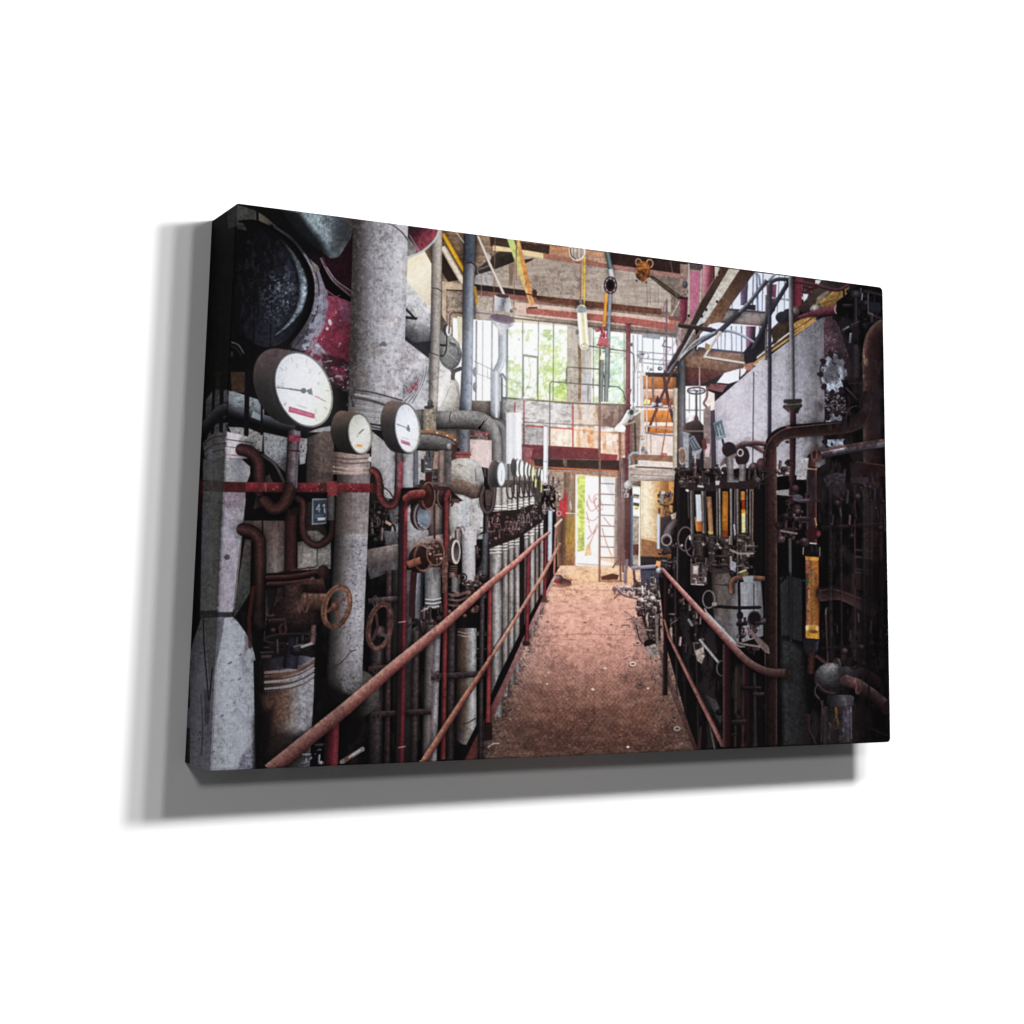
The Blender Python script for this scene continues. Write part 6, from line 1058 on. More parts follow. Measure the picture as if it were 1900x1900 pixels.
T([(1378, 912), (1378, 930)], 8, [(190, 110, 40), (214, 140, 70), (160, 90, 40)]); T([(1379, 928), (1379, 946)], 7.5, [(110, 30, 10), (170, 50, 10), (96, 24, 8)]); T([(1379, 946), (1379, 954)], 7.5, [(230, 140, 20), (250, 180, 30)]); T([(1379, 953), (1379, 988)], 7.5, [(214, 206, 130), (240, 234, 176), (206, 200, 140)], fade=(1, 1, .95))
# lower glands and pots
for x, y0, y1, w in ((1298, 990, 1050, 20), (1320, 992, 1060, 16), (1345, 998, 1062, 16), (1379, 990, 1062, 18)):
    T([(x, y0), (x + 2, y1)], w, [(22, 17, 17), (50, 42, 40), (66, 56, 52), (40, 32, 32), (18, 14, 15)], n=.35)
    for y in (y0 + 4, y0 + 16, y1 - 14):
        L([(x - w * .6, y), (x + w * .6, y + 1)], 4, (52, 42, 42)); L([(x - w * .5, y - 1.5), (x + w * .3, y - 1)], 1, (130, 120, 118), a=.7)
junk([(1282, 1000), (1400, 1000), (1400, 1070), (1282, 1060)], 90, [(44, 34, 34), (66, 54, 52), (34, 26, 28), (84, 74, 72)], (4, 9), 84, (206, 196, 192), .3)
for x, y in ((1305, 1010), (1332, 1010), (1336, 1016)):
    E(x, y, 3, 2.6, (180, 166, 160), r=.4)
L([(1355, 1020), (1370, 1027), (1397, 1027)], 4, (150, 136, 134)); P([(1356, 1040), (1366, 1044), (1365, 1062), (1356, 1056)], (160, 164, 176), n=.2)
P([(1281, 1046), (1312, 1046), (1312, 1084), (1281, 1084)], (80, 68, 68), n=.6); P([(1286, 1050), (1296, 1050), (1294, 1066), (1286, 1064)], (206, 190, 186), n=.2); L([(1300, 1046), (1300, 1084)], 4, (36, 28, 30)); L([(1283, 1084), (1306, 1085)], 2, (190, 182, 180)); junk([(1284, 1062), (1310, 1060), (1308, 1082), (1284, 1082)], 10, [(110, 92, 90), (150, 134, 130)], (2, 5), 85, (226, 214, 212), .4)
P([(1320, 1062), (1350, 1058), (1362, 1082), (1362, 1190), (1330, 1200), (1322, 1120)], ((1320, 1120), (1362, 1120), (44, 36, 36), (84, 74, 70), (96, 86, 84), (76, 66, 66)), n=.3, kind='v', sp=.1); L([(1322, 1084), (1352, 1086)], 2, (50, 40, 40)); E(1336, 1060, 18, 5, (58, 46, 46))
P([(1448, 1064), (1500, 1064), (1490, 1190), (1450, 1190)], (10, 8, 10), a=.5, soft=6)
P([(1360, 1082), (1412, 1076), (1416, 1130), (1416, 1180), (1350, 1200)], ((1360, 1130), (1416, 1130), (96, 92, 96), (150, 150, 160), (130, 130, 138), (96, 94, 100)), n=.2, kind='v'); T([(1418, 1074), (1390, 1072), (1366, 1073), (1358, 1082), (1359, 1100)], 9, [(150, 96, 66), (96, 62, 54), (40, 26, 26)], sm=True, n=.3); P([(1378, 1070), (1398, 1068), (1398, 1080), (1380, 1080)], (130, 138, 146), n=.2); E(1380, 1064, 9, 5, (96, 84, 60), n=.4); L([(1372, 1062), (1384, 1058)], 3, (206, 196, 140))
L([(1371, 1082), (1373, 1180)], 5, (16, 12, 14)); L([(1399, 1084), (1398, 1170)], 2.4, (60, 56, 60)); L([(1326, 1125), (1370, 1128), (1410, 1127)], 6, (22, 17, 19)); S(1326, 1121, 5, 4, [(206, 198, 196), (110, 100, 100)]); E(1373, 1142, 6, 8, (18, 14, 16)); T([(1372, 1140), (1374, 1200)], 6, [(24, 18, 20)])
P([(1325, 1140), (1360, 1160), (1350, 1200), (1330, 1200)], (90, 84, 90), n=.3); R(1315, 1112, 11, 16, 2.6, (110, 104, 106)); L([(1308, 1130), (1318, 1150), (1344, 1168)], 4, (150, 146, 150), sm=True); E(1314, 1112, 8, 12, (24, 18, 20), al=.8)
E(1400, 1150, 13, 15, (20, 15, 18)); E(1398, 1170, 8, 6, (60, 44, 50)); R(1400, 1148, 12, 14, 2, (60, 50, 54)); junk([(1366, 1150), (1420, 1150), (1420, 1215), (1366, 1200)], 26, [(40, 28, 32), (70, 58, 62), (30, 22, 26)], (4, 9), 86, (190, 184, 190), .3)
P([(1384, 1166), (1394, 1168), (1426, 1200), (1428, 1214), (1418, 1210)], (104, 84, 84), n=.3); L([(1364, 1192), (1384, 1196), (1410, 1200)], 4, (130, 110, 108)); 
P([(1252, 868), (1420, 870), (1420, 1070), (1250, 1070)], (10, 7, 9), a=.12)
# near-walkway wreckage on the right side
P([(1184, 1090), (1222, 1080), (1226, 1180), (1204, 1190), (1186, 1130)], (40, 33, 34), n=.5)
for x, y, a_, b_ in ((1196, 1098, 10, 9), (1202, 1112, 12, 12), (1186, 1128, 8, 8), (1214, 1090, 8, 10)):
    S(x, y, a_, b_, [(196, 186, 182), (84, 74, 74), (26, 20, 22)], n=.2)
for r_ in (14, 10, 6):
    R(1202, 1114, r_, r_ * 1.1, 2.6, (150, 140, 138) if r_ != 10 else (40, 32, 34))
junk([(1180, 1085), (1224, 1062), (1224, 1150), (1186, 1140)], 84, [(84, 74, 74), (46, 38, 40), (130, 120, 118), (30, 24, 26)], (3, 8), 87, (232, 226, 224), .45)
junk([(1196, 1130), (1224, 1130), (1222, 1200), (1206, 1196)], 46, [(60, 50, 50), (34, 27, 29), (104, 92, 90)], (3, 7), 88, (190, 180, 176), .35)
cyl(1214, 1221, 1140, 1200, [(60, 52, 52), (120, 110, 106), (50, 42, 42)], dx=2); E(1206, 1195, 12, 9, (20, 14, 16)); S(1224, 1058, 7, 6, [(206, 204, 208), (90, 84, 86)])
P([(1196, 1200), (1216, 1194), (1222, 1214), (1206, 1222)], (140, 128, 124), n=.6, sp=.3)
# dark undercroft below the rail, posts, rails
P([(1222, 1070), (1250, 1080), (1345, 1190), (1420, 1250), (1420, 1388), (1292, 1394), (1262, 1290), (1234, 1190)], (13, 10, 12))
P([(1250, 1090), (1345, 1190), (1420, 1250), (1420, 1388), (1310, 1390), (1262, 1250)], (48, 40, 43), a=.6, soft=8, fl=(75, .36, 16, 3, 3))
for x0, y0, x1, y1, w, c in ((1252, 1060, 1256, 1300, 4, (44, 36, 38)), (1266, 1080, 1272, 1350, 5, (24, 22, 24)), (1290, 1130, 1296, 1388, 3, (40, 34, 36)), (1300, 1350, 1298, 1392, 4, (64, 34, 38)), (1380, 1230, 1378, 1384, 4, (64, 32, 36)), (1386, 1240, 1387, 1384, 8, (34, 13, 17)), (1400, 1250, 1402, 1384, 5, (44, 42, 44)), (1366, 1240, 1364, 1384, 4, (60, 44, 32))):
    L([(x0, y0), (x1, y1)], w, c, a=.85)
junk([(1236, 1070), (1300, 1120), (1310, 1230), (1246, 1190)], 44, [(34, 26, 28), (56, 44, 46), (24, 18, 20), (84, 70, 70)], (4, 9), 89, (176, 166, 164), .22)
P([(1289, 1208), (1305, 1200), (1308, 1216), (1302, 1232), (1294, 1226)], (160, 144, 138), n=.5, sp=.3); T([(1298, 1186), (1334, 1230)], 4.6, [(176, 174, 176), (120, 118, 120)]); R(1340, 1240, 10, 14, 2.4, (90, 90, 92)); L([(1278, 1150), (1284, 1160)], 5, (110, 110, 110)); P([(1242, 1166), (1247, 1164), (1248, 1190), (1242, 1186)], (176, 150, 130), n=.4); L([(1244, 1158), (1256, 1150)], 2.4, (110, 84, 82))
P([(1310, 1290), (1330, 1300), (1342, 1330), (1336, 1345)], (60, 58, 60), n=.5); L([(1316, 1340), (1326, 1390)], 3, (92, 88, 88)); L([(1390, 1275), (1412, 1275)], 1.6, (60, 58, 60)); junk([(1320, 1250), (1420, 1260), (1410, 1380), (1300, 1380)], 16, [(24, 18, 20), (34, 24, 27), (18, 14, 16)], (6, 16), 90, (70, 62, 66), .12)
P([(1216, 1190), (1222, 1190), (1248, 1268), (1296, 1392), (1288, 1393), (1240, 1275)], ((1220, 1200), (1290, 1390), (120, 98, 92), (86, 60, 58), (58, 34, 34)), n=.3)
T([(1236, 1060), (1234, 1290)], 8, [(40, 26, 28), (30, 14, 17), (16, 8, 10)], n=.2); L([(1221, 1140), (1219, 1196)], 2, (120, 104, 100))
T([(1232, 1150, 5), (1240, 1180, 6), (1280, 1262, 8), (1341, 1384, 10)], 1, [(84, 48, 46), (150, 104, 96), (120, 74, 70), (56, 28, 28)], n=.25)
T([(1348, 1196), (1348, 1388)], 15, [(84, 60, 62), (44, 18, 22), (36, 12, 16), (26, 9, 12)], n=.15)
T([(1228, 1056, 7), (1260, 1092, 9), (1300, 1136, 11), (1346, 1186, 13), (1380, 1222, 14), (1406, 1240, 15), (1430, 1248, 16), (1462, 1250, 18)], 1, [(66, 32, 32), (124, 74, 72), (166, 118, 114), (190, 146, 140)], sm=True, n=.2, fade=(1.15, 1.1, 1, .95, .75, .5, .4)); E(1460, 1250, 5, 9, (44, 20, 20)); L([(1312, 1138), (1364, 1192)], 4, (150, 150, 154)); T([(1316, 1142), (1364, 1194), (1382, 1200)], 3, [(196, 196, 200)], sm=True, a=.6)
P([(1606, 1040), (1660, 1040), (1660, 1385), (1592, 1385)], (5, 4, 6), a=.55, soft=20)

# ---- overall finish: gentle softening, grain
def blur(a, r):
    k = np.exp(-.5 * (np.arange(-3, 4) / r) ** 2); k /= k.sum()
    p = np.pad(a, ((3, 3), (3, 3), (0, 0)), 'edge')
    q = sum(k[i] * p[i:i + a.shape[0]] for i in range(7))
    return sum(k[i] * q[:, i:i + a.shape[1]] for i in range(7))


IMG = np.clip(IMG, 0, 255)
IMG = IMG + .3 * (IMG - blur(IMG, 2.2))
IMG = blur(IMG, .62)
IMG = np.clip(np.nan_to_num(IMG), 0, 255)
lum = IMG.mean(-1, keepdims=True) / 255
g1 = np.clip((fbm(3.4, 401, 3) - .55) * 9, 0, 1) * np.clip((fbm(40, 402, 3) - .42) * 5, 0, 1)
g2 = np.clip((fbm(9, 403, 4) - .52) * 5, 0, 1); g3 = np.clip((fbm(5, 404, 3, 6.0) - .54) * 6, 0, 1)
wt = np.clip((lum[..., 0] - .1) * 8, 0, 1) * np.clip((.8 - lum[..., 0]) * 6, 0, 1)
IMG = IMG * (1 - wt * (.2 * g1 + .07 * g2 + .07 * g3))[..., None] * (1 + .09 * wt * np.clip((fbm(4, 405, 3) - .56) * 8, 0, 1))[..., None]
# the picture's own exposure: bright far end with a little bloom, fuller mid tones, darker margins
x_ = IMG / 255
x_ = x_ * (1 + .34 * x_ * (1 - x_))
rr = ((_x + X0 - 1060) / 560) ** 2 + ((_y + Y0 - 860) / 470) ** 2
x_ = x_ * (.93 + .17 * np.exp(-rr * 1.2))[..., None]
hi = np.clip(x_ - .72, 0, 1)[::4, ::4]
def wide(a, n_, r):
    for _ in range(n_):
        a = sum(np.roll(a, d, 0) for d in range(-r, r + 1)) / (2 * r + 1); a = sum(np.roll(a, d, 1) for d in range(-r, r + 1)) / (2 * r + 1)
    return a
gl = wide(hi, 3, 2) * .5 + wide(hi, 3, 8) * .8
g_ = np.stack([_up(np.pad(gl[..., c], ((0, 1), (0, 1)), 'edge'), RH, RW) for c in range(3)], -1)
x_ = 1 - (1 - np.clip(x_, 0, 1)) * (1 - np.clip(g_ * 1.45, 0, .55))
IMG = np.clip(x_, 0, 1) * 255
sat = np.clip(.74 + .3 * lum, 0, 1.0)
IMG = IMG.mean(-1, keepdims=True) * (1 - sat) + IMG * sat
gr = (rng.rand(RH, RW, 1) - .5) * 9 + (NW[..., None] - .5) * 16
IMG = np.clip(IMG + gr * (.2 + np.sqrt(lum) * .55), 0, 255)

# ---------------------------------------------------------------- section 2: the scene
import bpy
import bmesh
from mathutils import Matrix, Vector

W, H, D = 1.0, 0.6738, 0.1049                 # canvas width, height and depth in metres (front at y=0, wall at y=D)
ZT = 1.75                                     # height of the canvas top
FOC, CX, CY = 3050.11, 1168.0, 628.37         # solved camera, for a 1900-unit square frame
CR = np.array([[0.86518662, -0.00789834, -0.5013878], [0.08752413, 0.98690615, 0.13548351], [0.4937526, -0.16110205, 0.85454929]])
CC = np.array([-0.56088585, 0.48281871, -1.93209458])


def sheet(x, y):
    """Where a point of the canvas front (metres from its top left corner) lies on the measuring sheet."""
    q = (np.stack([np.maximum(x, 0), y, np.maximum(-x, 0)], -1) - CC) @ CR.T
    return CX + FOC * q[..., 0] / q[..., 2], CY + FOC * q[..., 1] / q[..., 2]


_HM = CR @ np.array([[1, 0, -CC[0]], [0, 1, -CC[1]], [0, 0, -CC[2]]])
_HI = np.linalg.inv(_HM)


def canvas(px, py):
    v = _HI @ np.array([(px - CX) / FOC, (py - CY) / FOC, 1.0])
    return v[0] / v[2], v[1] / v[2]


TW, TH = 1800 + 189, 1213                    # the picture and, left of it, the strip wrapped round the left side
gy, gx = np.mgrid[0:TH, 0:TW]
sx_, sy_ = sheet((gx + .5) / TW * (W + D) - D, (gy + .5) / TH * H)
sx_ = np.clip(sx_ - X0, 0, RW - 1.01); sy_ = np.clip(sy_ - Y0, 0, RH - 1.01)
ix = sx_.astype(int); iy = sy_.astype(int); fx = (sx_ - ix)[..., None]; fy = (sy_ - iy)[..., None]
TEX = (IMG[iy, ix] * (1 - fx) + IMG[iy, ix + 1] * fx) * (1 - fy) + (IMG[iy + 1, ix] * (1 - fx) + IMG[iy + 1, ix + 1] * fx) * fy
img = bpy.data.images.new('printed_photograph', TW, TH, alpha=False)
px = np.ones((TH, TW, 4), np.float32); px[..., :3] = TEX[::-1] / 255
img.pixels.foreach_set(px.ravel()); img.update(); img.pack()

scene = bpy.context.scene
col = scene.collection


def node_mat(name):
    m = bpy.data.materials.new(name); m.use_nodes = True
    return m, m.node_tree.nodes, m.node_tree.links, m.node_tree.nodes['Principled BSDF']


INK = 0.64                                    # reflectance of unprinted canvas white
mp, N, LK, B = node_mat('printed_canvas')
ti = N.new('ShaderNodeTexImage'); ti.image = img; ti.interpolation = 'Cubic'; ti.extension = 'MIRROR'
mul = N.new('ShaderNodeVectorMath'); mul.operation = 'SCALE'; mul.inputs['Scale'].default_value = INK
LK.new(ti.outputs['Color'], mul.inputs[0])
tc = N.new('ShaderNodeTexCoord')
h = None
for axis in ('X', 'Z'):                       # woven threads as a fine bump
    wv = N.new('ShaderNodeTexWave'); wv.wave_type = 'BANDS'; wv.bands_direction = axis
    wv.inputs['Scale'].default_value = 150; wv.inputs['Distortion'].default_value = .6; wv.inputs['Detail'].default_value = 1
    LK.new(tc.outputs['Object'], wv.inputs['Vector'])
    if h is None:
        h = wv
    else:
        mx = N.new('ShaderNodeMath'); mx.operation = 'ADD'
        LK.new(h.outputs['Fac'], mx.inputs[0]); LK.new(wv.outputs['Fac'], mx.inputs[1])
nz = N.new('ShaderNodeTexNoise'); nz.inputs['Scale'].default_value = 420; LK.new(tc.outputs['Object'], nz.inputs['Vector'])
ad = N.new('ShaderNodeMath'); ad.operation = 'ADD'; LK.new(mx.outputs[0], ad.inputs[0]); LK.new(nz.outputs['Fac'], ad.inputs[1])
bp = N.new('ShaderNodeBump'); bp.inputs['Strength'].default_value = .17; bp.inputs['Distance'].default_value = .0006
LK.new(ad.outputs[0], bp.inputs['Height']); LK.new(bp.outputs['Normal'], B.inputs['Normal'])
LK.new(mul.outputs['Vector'], B.inputs['Base Color'])
B.inputs['Roughness'].default_value = .85; B.inputs['Specular IOR Level'].default_value = .04

mw, N, LK, B = node_mat('white_wall_paint')
nz = N.new('ShaderNodeTexNoise'); nz.inputs['Scale'].default_value = 90; nz.inputs['Detail'].default_value = 5
tc = N.new('ShaderNodeTexCoord'); LK.new(tc.outputs['Object'], nz.inputs['Vector'])
bp = N.new('ShaderNodeBump'); bp.inputs['Strength'].default_value = .03; bp.inputs['Distance'].default_value = .001
LK.new(nz.outputs['Fac'], bp.inputs['Height']); LK.new(bp.outputs['Normal'], B.inputs['Normal'])
B.inputs['Base Color'].default_value = (.9, .9, .9, 1); B.inputs['Roughness'].default_value = .9; B.inputs['Specular IOR Level'].default_value = .05


def mesh_obj(name, verts, faces, uvs, mat, parent=None, flat=True):
    me = bpy.data.meshes.new(name); me.from_pydata(verts, [], faces)
    if uvs:
        lay = me.uv_layers.new(name='UVMap')
        for p in me.polygons:
            for li, vi in zip(p.loop_indices, p.vertices):
                lay.data[li].uv = uvs[vi]
    me.materials.append(mat); me.update()
    for p in me.polygons:
        p.use_smooth = not flat
    o = bpy.data.objects.new(name, me); col.objects.link(o)
    if parent:
        o.parent = parent; o.matrix_parent_inverse = Matrix.Identity(4)
    return o


root = bpy.data.objects.new('canvas_print', None); col.objects.link(root)
root.location = (0, 0, ZT)
root['label'] = 'gallery wrapped canvas print of an old boiler hall hanging on the white wall'
root['category'] = 'canvas print'

# outline of the front with slightly rounded corners; a soft folded edge leads to the sides
def outline(ins):
    o = []
    for cx, cz, a0, r in ((ins, -ins, 180, .0035), (W - ins, -ins, 90, .0065), (W - ins, -H + ins, 0, .0055), (ins, -H + ins, 270, .003)):
        sx = 1 if cx < W / 2 else -1; sz = -1 if cz > -H / 2 else 1
        for k in range(6):
            a = math.radians(a0 - k * 18)
            o.append((cx + sx * r + r * math.cos(a), cz + sz * r + r * math.sin(a)))
    return o


BV = .0022
rings = []
for k in range(5):
    a = k / 4 * math.pi / 2
    rings.append((BV * (1 - math.sin(a)), BV * (1 - math.cos(a))))
rings.append((0, D - .0006))
OUT = [[(x, y, z) for x, z in outline(i)] for i, y in rings]
n = len(OUT[0])
front = mesh_obj('printed_picture', OUT[0], [list(range(n))[::-1]], [((x + D) / (W + D), 1 + z / H) for x, y, z in OUT[0]], mp, root)
front['label'] = 'front face printed with a photograph of rusty pipes, gauges and a walkway'
# the wrapped sides carry the picture on (the left one with its own strip, the others mirrored over the fold)
SIDES = {'left': list(range(21, 24)) + [0, 1, 2, 3], 'top': [2, 3, 4, 5, 6, 7, 8, 9], 'right': [8, 9, 10, 11, 12, 13, 14, 15], 'bottom': [14, 15, 16, 17, 18, 19, 20, 21]}
cuts = [3, 9, 15, 21]                         # corner points where one side hands over to the next
for nm, (a, b_) in (('top', (3, 9)), ('right', (9, 15)), ('bottom', (15, 21)), ('left', (21, 27))):
    ids = [i % n for i in range(a, b_ + 1)]
    vs, uv, fs = [], [], []
    for (ins, yy_), ring in zip(rings, OUT):
        for i in ids:
            x, y, z = ring[i]; vs.append((x, y, z))
            u, v = (x + D) / (W + D), 1 + z / H
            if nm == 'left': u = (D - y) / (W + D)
            if nm == 'right': u = 1 + y / (W + D)
            if nm == 'top': v = 1 + y / H
            if nm == 'bottom': v = -y / H
            uv.append((u, v))
    m = len(ids)
    for k in range(len(rings) - 1):
        for i in range(m - 1):
            fs.append((k * m + i, k * m + i + 1, (k + 1) * m + i + 1, (k + 1) * m + i))
    o = mesh_obj('wrapped_edge', vs, fs, uv, mp, root, flat=False)
    o['label'] = {'left': 'left edge where the picture wraps round, in its own shade and printed darker', 'right': 'right wrapped edge', 'top': 'top wrapped edge', 'bottom': 'bottom wrapped edge'}[nm]


# ---- the things the print shows, each a thin patch of the printed front (same ink, same picture)
def clip(poly):
    for ax, lim, sg in ((0, .003, 1), (0, W - .003, -1), (1, .003, 1), (1, H - .003, -1)):
        o = []
        for i in range(len(poly)):
            p, q = poly[i - 1], poly[i]; a = (p[ax] - lim) * sg; b = (q[ax] - lim) * sg
            if (a >= 0) != (b >= 0):
                t = a / (a - b); o.append((p[0] + (q[0] - p[0]) * t, p[1] + (q[1] - p[1]) * t))
            if b >= 0:
                o.append(q)
        poly = o
        if not poly:
            break
    return poly


LAYER = [0]


def patch(name, label, polys):
    LAYER[0] += 1; y = -.0002 - LAYER[0] * .000012
    vs, fs, uv = [], [], []
    for p in polys:
        q = clip([canvas(*c) for c in p])
        if len(q) < 3:
            continue
        ar = sum(q[i - 1][0] * q[i][1] - q[i][0] * q[i - 1][1] for i in range(len(q)))
        if ar < 0:
            q = q[::-1]
        fs.append([len(vs) + i for i in range(len(q))])
        for x, yy_ in q:
            vs.append((x, y, -yy_)); uv.append(((x + D) / (W + D), 1 - yy_ / H))
    o = mesh_obj(name, vs, fs, uv, mp, front)
    o['label'] = label
    return o


def eln(cx, cy, a, b, r=0, k=32):
    o = []
    for i in range(k):
        t = i / k * 2 * math.pi; u = math.cos(t); v = math.sin(t)
        o.append((cx + a * u, cy + b * (r * u + math.sqrt(1 - r * r) * v)))
    return o


def strip(pts, w=None, sm=False):
    """Outline pieces of a bar: one quad per stretch."""
    pts = [(p[0], p[1], p[2] if len(p) > 2 else w) for p in pts]
    if sm:
        pts = smooth(pts, 4)
    L_, R_ = [], []
    for i, (x, y, ww) in enumerate(pts):
        a = pts[max(0, i - 1)]; b = pts[min(len(pts) - 1, i + 1)]; d = math.hypot(b[0] - a[0], b[1] - a[1]) + 1e-9
        nx, ny = (b[1] - a[1]) / d, -(b[0] - a[0]) / d
        L_.append((x - nx * ww / 2, y - ny * ww / 2)); R_.append((x + nx * ww / 2, y + ny * ww / 2))
    return [[L_[i], L_[i + 1], R_[i + 1], R_[i]] for i in range(len(pts) - 1)]


def hull(pts):
    pts = sorted(set(pts)); lo, up = [], []
    for s, o in ((pts, lo), (pts[::-1], up)):
        for p in s:
            while len(o) > 1 and (o[-1][0] - o[-2][0]) * (p[1] - o[-2][1]) - (o[-1][1] - o[-2][1]) * (p[0] - o[-2][0]) <= 0:
                o.pop()
            o.append(p)
    return lo[:-1] + up[:-1]


FLOOR = [(882, 1410), (924, 1312), (948, 1258), (982, 1180), (1014, 1108), (1040, 1051), (1160, 1051), (1190, 1100), (1216, 1194), (1242, 1270), (1291, 1393)]
patch('printed_window', 'printed tall window with green trees outside', [[(942, 604), (1054, 608), (1053, 744), (940, 738)]])
patch('printed_window', 'printed narrower window right of the wall pillar', [[(1100, 612), (1162, 618), (1160, 748), (1099, 746)]])
patch('printed_gable', 'printed brick gable wall under the roof beams', [[(985, 476), (1125, 493), (1206, 516), (1245, 550), (1230, 570), (996, 546)]])
patch('printed_girder', 'printed red platform girder over the doorway', [[(966, 824), (1110, 832), (1112, 853), (985, 851), (966, 852)]])
patch('printed_walkway', 'printed rust brown chequer plate walkway', [FLOOR])
patch('printed_doorway', 'printed bright open doorway at the end of the walkway', [[(1069, 882), (1142, 887), (1140, 1050), (1068, 1046)]])
patch('printed_ladder', 'printed iron ladder standing in front of the doorway', strip([(1113, 640), (1112, 1078)], 4) + strip([(1150, 752), (1151, 1078)], 4) + [r for i in range(8) for r in strip([(1114, 897 + i * 19.6), (1139, 898 + i * 19.6)], 2.4)])
patch('printed_drum', 'printed dark round drum end at the top left', [eln(500, 532, 84, 116, -.05)])
patch('printed_tank', 'printed flaking crimson tank', [[(606, 548), (652, 556), (648, 724), (566, 662), (574, 636), (598, 604)]])
patch('printed_pipe', 'printed tall fat white pipe at the top', strip([(707, 404, 104), (704, 500, 103), (700, 640, 102), (696, 745, 101)]))
patch('printed_pipe', 'printed thin grey riser beside the fat white pipe', strip([(811, 424, 19), (809, 560, 18.5), (806, 680, 18), (803, 764, 17)]))
patch('printed_pipe', 'printed blue grey upright pipe', strip([(872, 432, 20), (869, 520, 20.5), (867, 673, 20.5), (864, 764, 23)]))
patch('printed_pipe', 'printed grey pipe bending down in an elbow', strip([(796, 779, 33), (884, 779, 34), (900, 784, 33), (913, 796, 28), (919, 816, 22), (920, 850, 21)], sm=True))
patch('printed_lamp', 'printed white tube lamp hanging on a rod', [[(1071, 566), (1088, 568), (1094, 640), (1084, 648), (1075, 640)]])
patch('printed_funnel', 'printed grey funnel over its drain pipe', [[(917, 548), (946, 550), (951, 580), (955, 602), (936, 614), (925, 612), (910, 592), (917, 576)]])
patch('printed_vessel', 'printed pale vessel with a domed top', [[(822, 862), (840, 850), (874, 849), (892, 862), (898, 885), (896, 1002), (824, 1002)]])
patch('printed_column', 'printed white column at the left fold', [[(405, 803), (468, 822), (464, 880), (455, 922), (432, 1138), (458, 1178), (473, 1216), (475, 1428), (389, 1430)]])
patch('printed_pipe', 'printed speckled white pipe under the smallest front gauge', strip([(656, 842, 66), (652, 980, 62), (646, 1100, 63), (639, 1290, 66)]))
patch('printed_bar', 'printed red flat bar behind the gauge siphons', [[(410, 893), (480, 895), (708, 897), (708, 914), (480, 913), (410, 912)]])
patch('printed_sign', 'printed small dark number sign', [[(579, 925), (607, 925), (605, 972), (578, 974)]])
patch('printed_pipe', 'printed thick pale pipe running behind the red post', strip([(838, 1002, 26), (800, 1010, 32), (740, 1032, 46), (680, 1048, 56)]))
for i_, (x0, x1, y0, y1) in enumerate(COLS):
    patch('printed_riser', 'printed pale lagged riser in the row along the left railing', [[(x0, y0), (x1, y0 - 2), (x1, y1 - (x1 - x0) * 1.6), (x0, y1)]])
patch('printed_cylinder', 'printed stained cylinder low at the left', [[(488, 1228), (540, 1232), (583, 1220), (582, 1290), (574, 1360), (520, 1410), (478, 1424)]])
patch('printed_handwheel', 'printed rusty handwheel in front of the speckled pipe', [eln(624.6, 1126, 28, 41, -.28)])
patch('printed_handwheel', 'printed rusty handwheel right of the speckled pipe', [eln(705, 1162.5, 26, 45, -.28)])
for a_, b_, c_ in ((((524, 717)), (563, 723, 55, 70.5, .25), 'largest'), ((637, 801), (667.5, 805, 23.5, 39, .12), 'smallest, cream coloured'), ((731, 791), (755.5, 795, 25, 47.5, .15), 'middle sized')):
    cx, cy, ea, eb, er = b_
    patch('printed_gauge', 'printed %s front pressure gauge with a round dial' % c_, [hull(eln(cx, cy, ea, eb, er) + eln(a_[0], a_[1], ea, eb, er))])
for k_, (x, y, a_, b_) in enumerate(((929, 879, 14, 24), (961, 869, 7, 16), (968, 870, 3.6, 15), (977, 873, 3.6, 15), (983, 876, 3, 14), (989, 879, 3, 14), (1001, 881, 3, 12))):
    patch('printed_gauge', 'printed small gauge seen nearly edge on in the receding row', [eln(x, y, a_, b_)])
patch('printed_post', 'printed dark red upright pipe bending into a valve', strip([(784, 917), (764, 919), (753, 926), (748, 940), (747, 1000), (745, 1200), (741, 1414)], 16, True))
for x0, y0, x1, y1, w, c_ in ((909, 1092, 905, 1356, 9, 'nearest'), (980, 1030, 977, 1196, 7, 'second'), (1012, 1000, 1010, 1114, 5.5, 'third'), (613, 1346, 612, 1420, 27, 'cut off')):
    patch('printed_post', 'printed red railing post, the %s one on the left' % c_, strip([(x0, y0), (x1, y1)], w))
patch('printed_handrail', 'printed lower rail of the left railing', strip([(1040, 1008, 4), (1008, 1066, 5), (981, 1108, 6), (910, 1222, 7), (848, 1316, 11), (783, 1416, 13)]))
patch('printed_handrail', 'printed rusty top rail of the left railing', strip([(1020, 987, 5), (1000, 1003, 7), (960, 1041, 10), (900, 1091, 13), (824, 1160, 17), (740, 1229, 20), (640, 1316, 24), (512, 1420, 26)]))
patch('printed_pulley', 'printed orange pulley block under the roof beam', [[(1177, 484), (1188, 480), (1200, 481), (1213, 486), (1206, 510), (1193, 525), (1179, 510)]])
patch('printed_girder', 'printed sloping steel girder at the upper right', [[(1338, 495), (1400, 503), (1337, 600), (1291, 632), (1248, 692), (1226, 700), (1262, 640), (1300, 560)]])
patch('printed_cabinet', 'printed pale grey sheet metal wall', [[(1328, 746), (1400, 683), (1512, 598), (1530, 590), (1531, 820), (1500, 870), (1410, 880), (1332, 880)]])
patch('printed_tower', 'printed beige round column beside the walkway', strip([(1219, 893, 62), (1218, 1036, 60)]))
patch('printed_flange', 'printed white bolted flange plate', [eln(1547, 693, 24, 36)])
patch('printed_tag', 'printed grey tag plate on the cabinet edge', [[(1323, 785), (1339, 778), (1347, 811), (1330, 817)]])
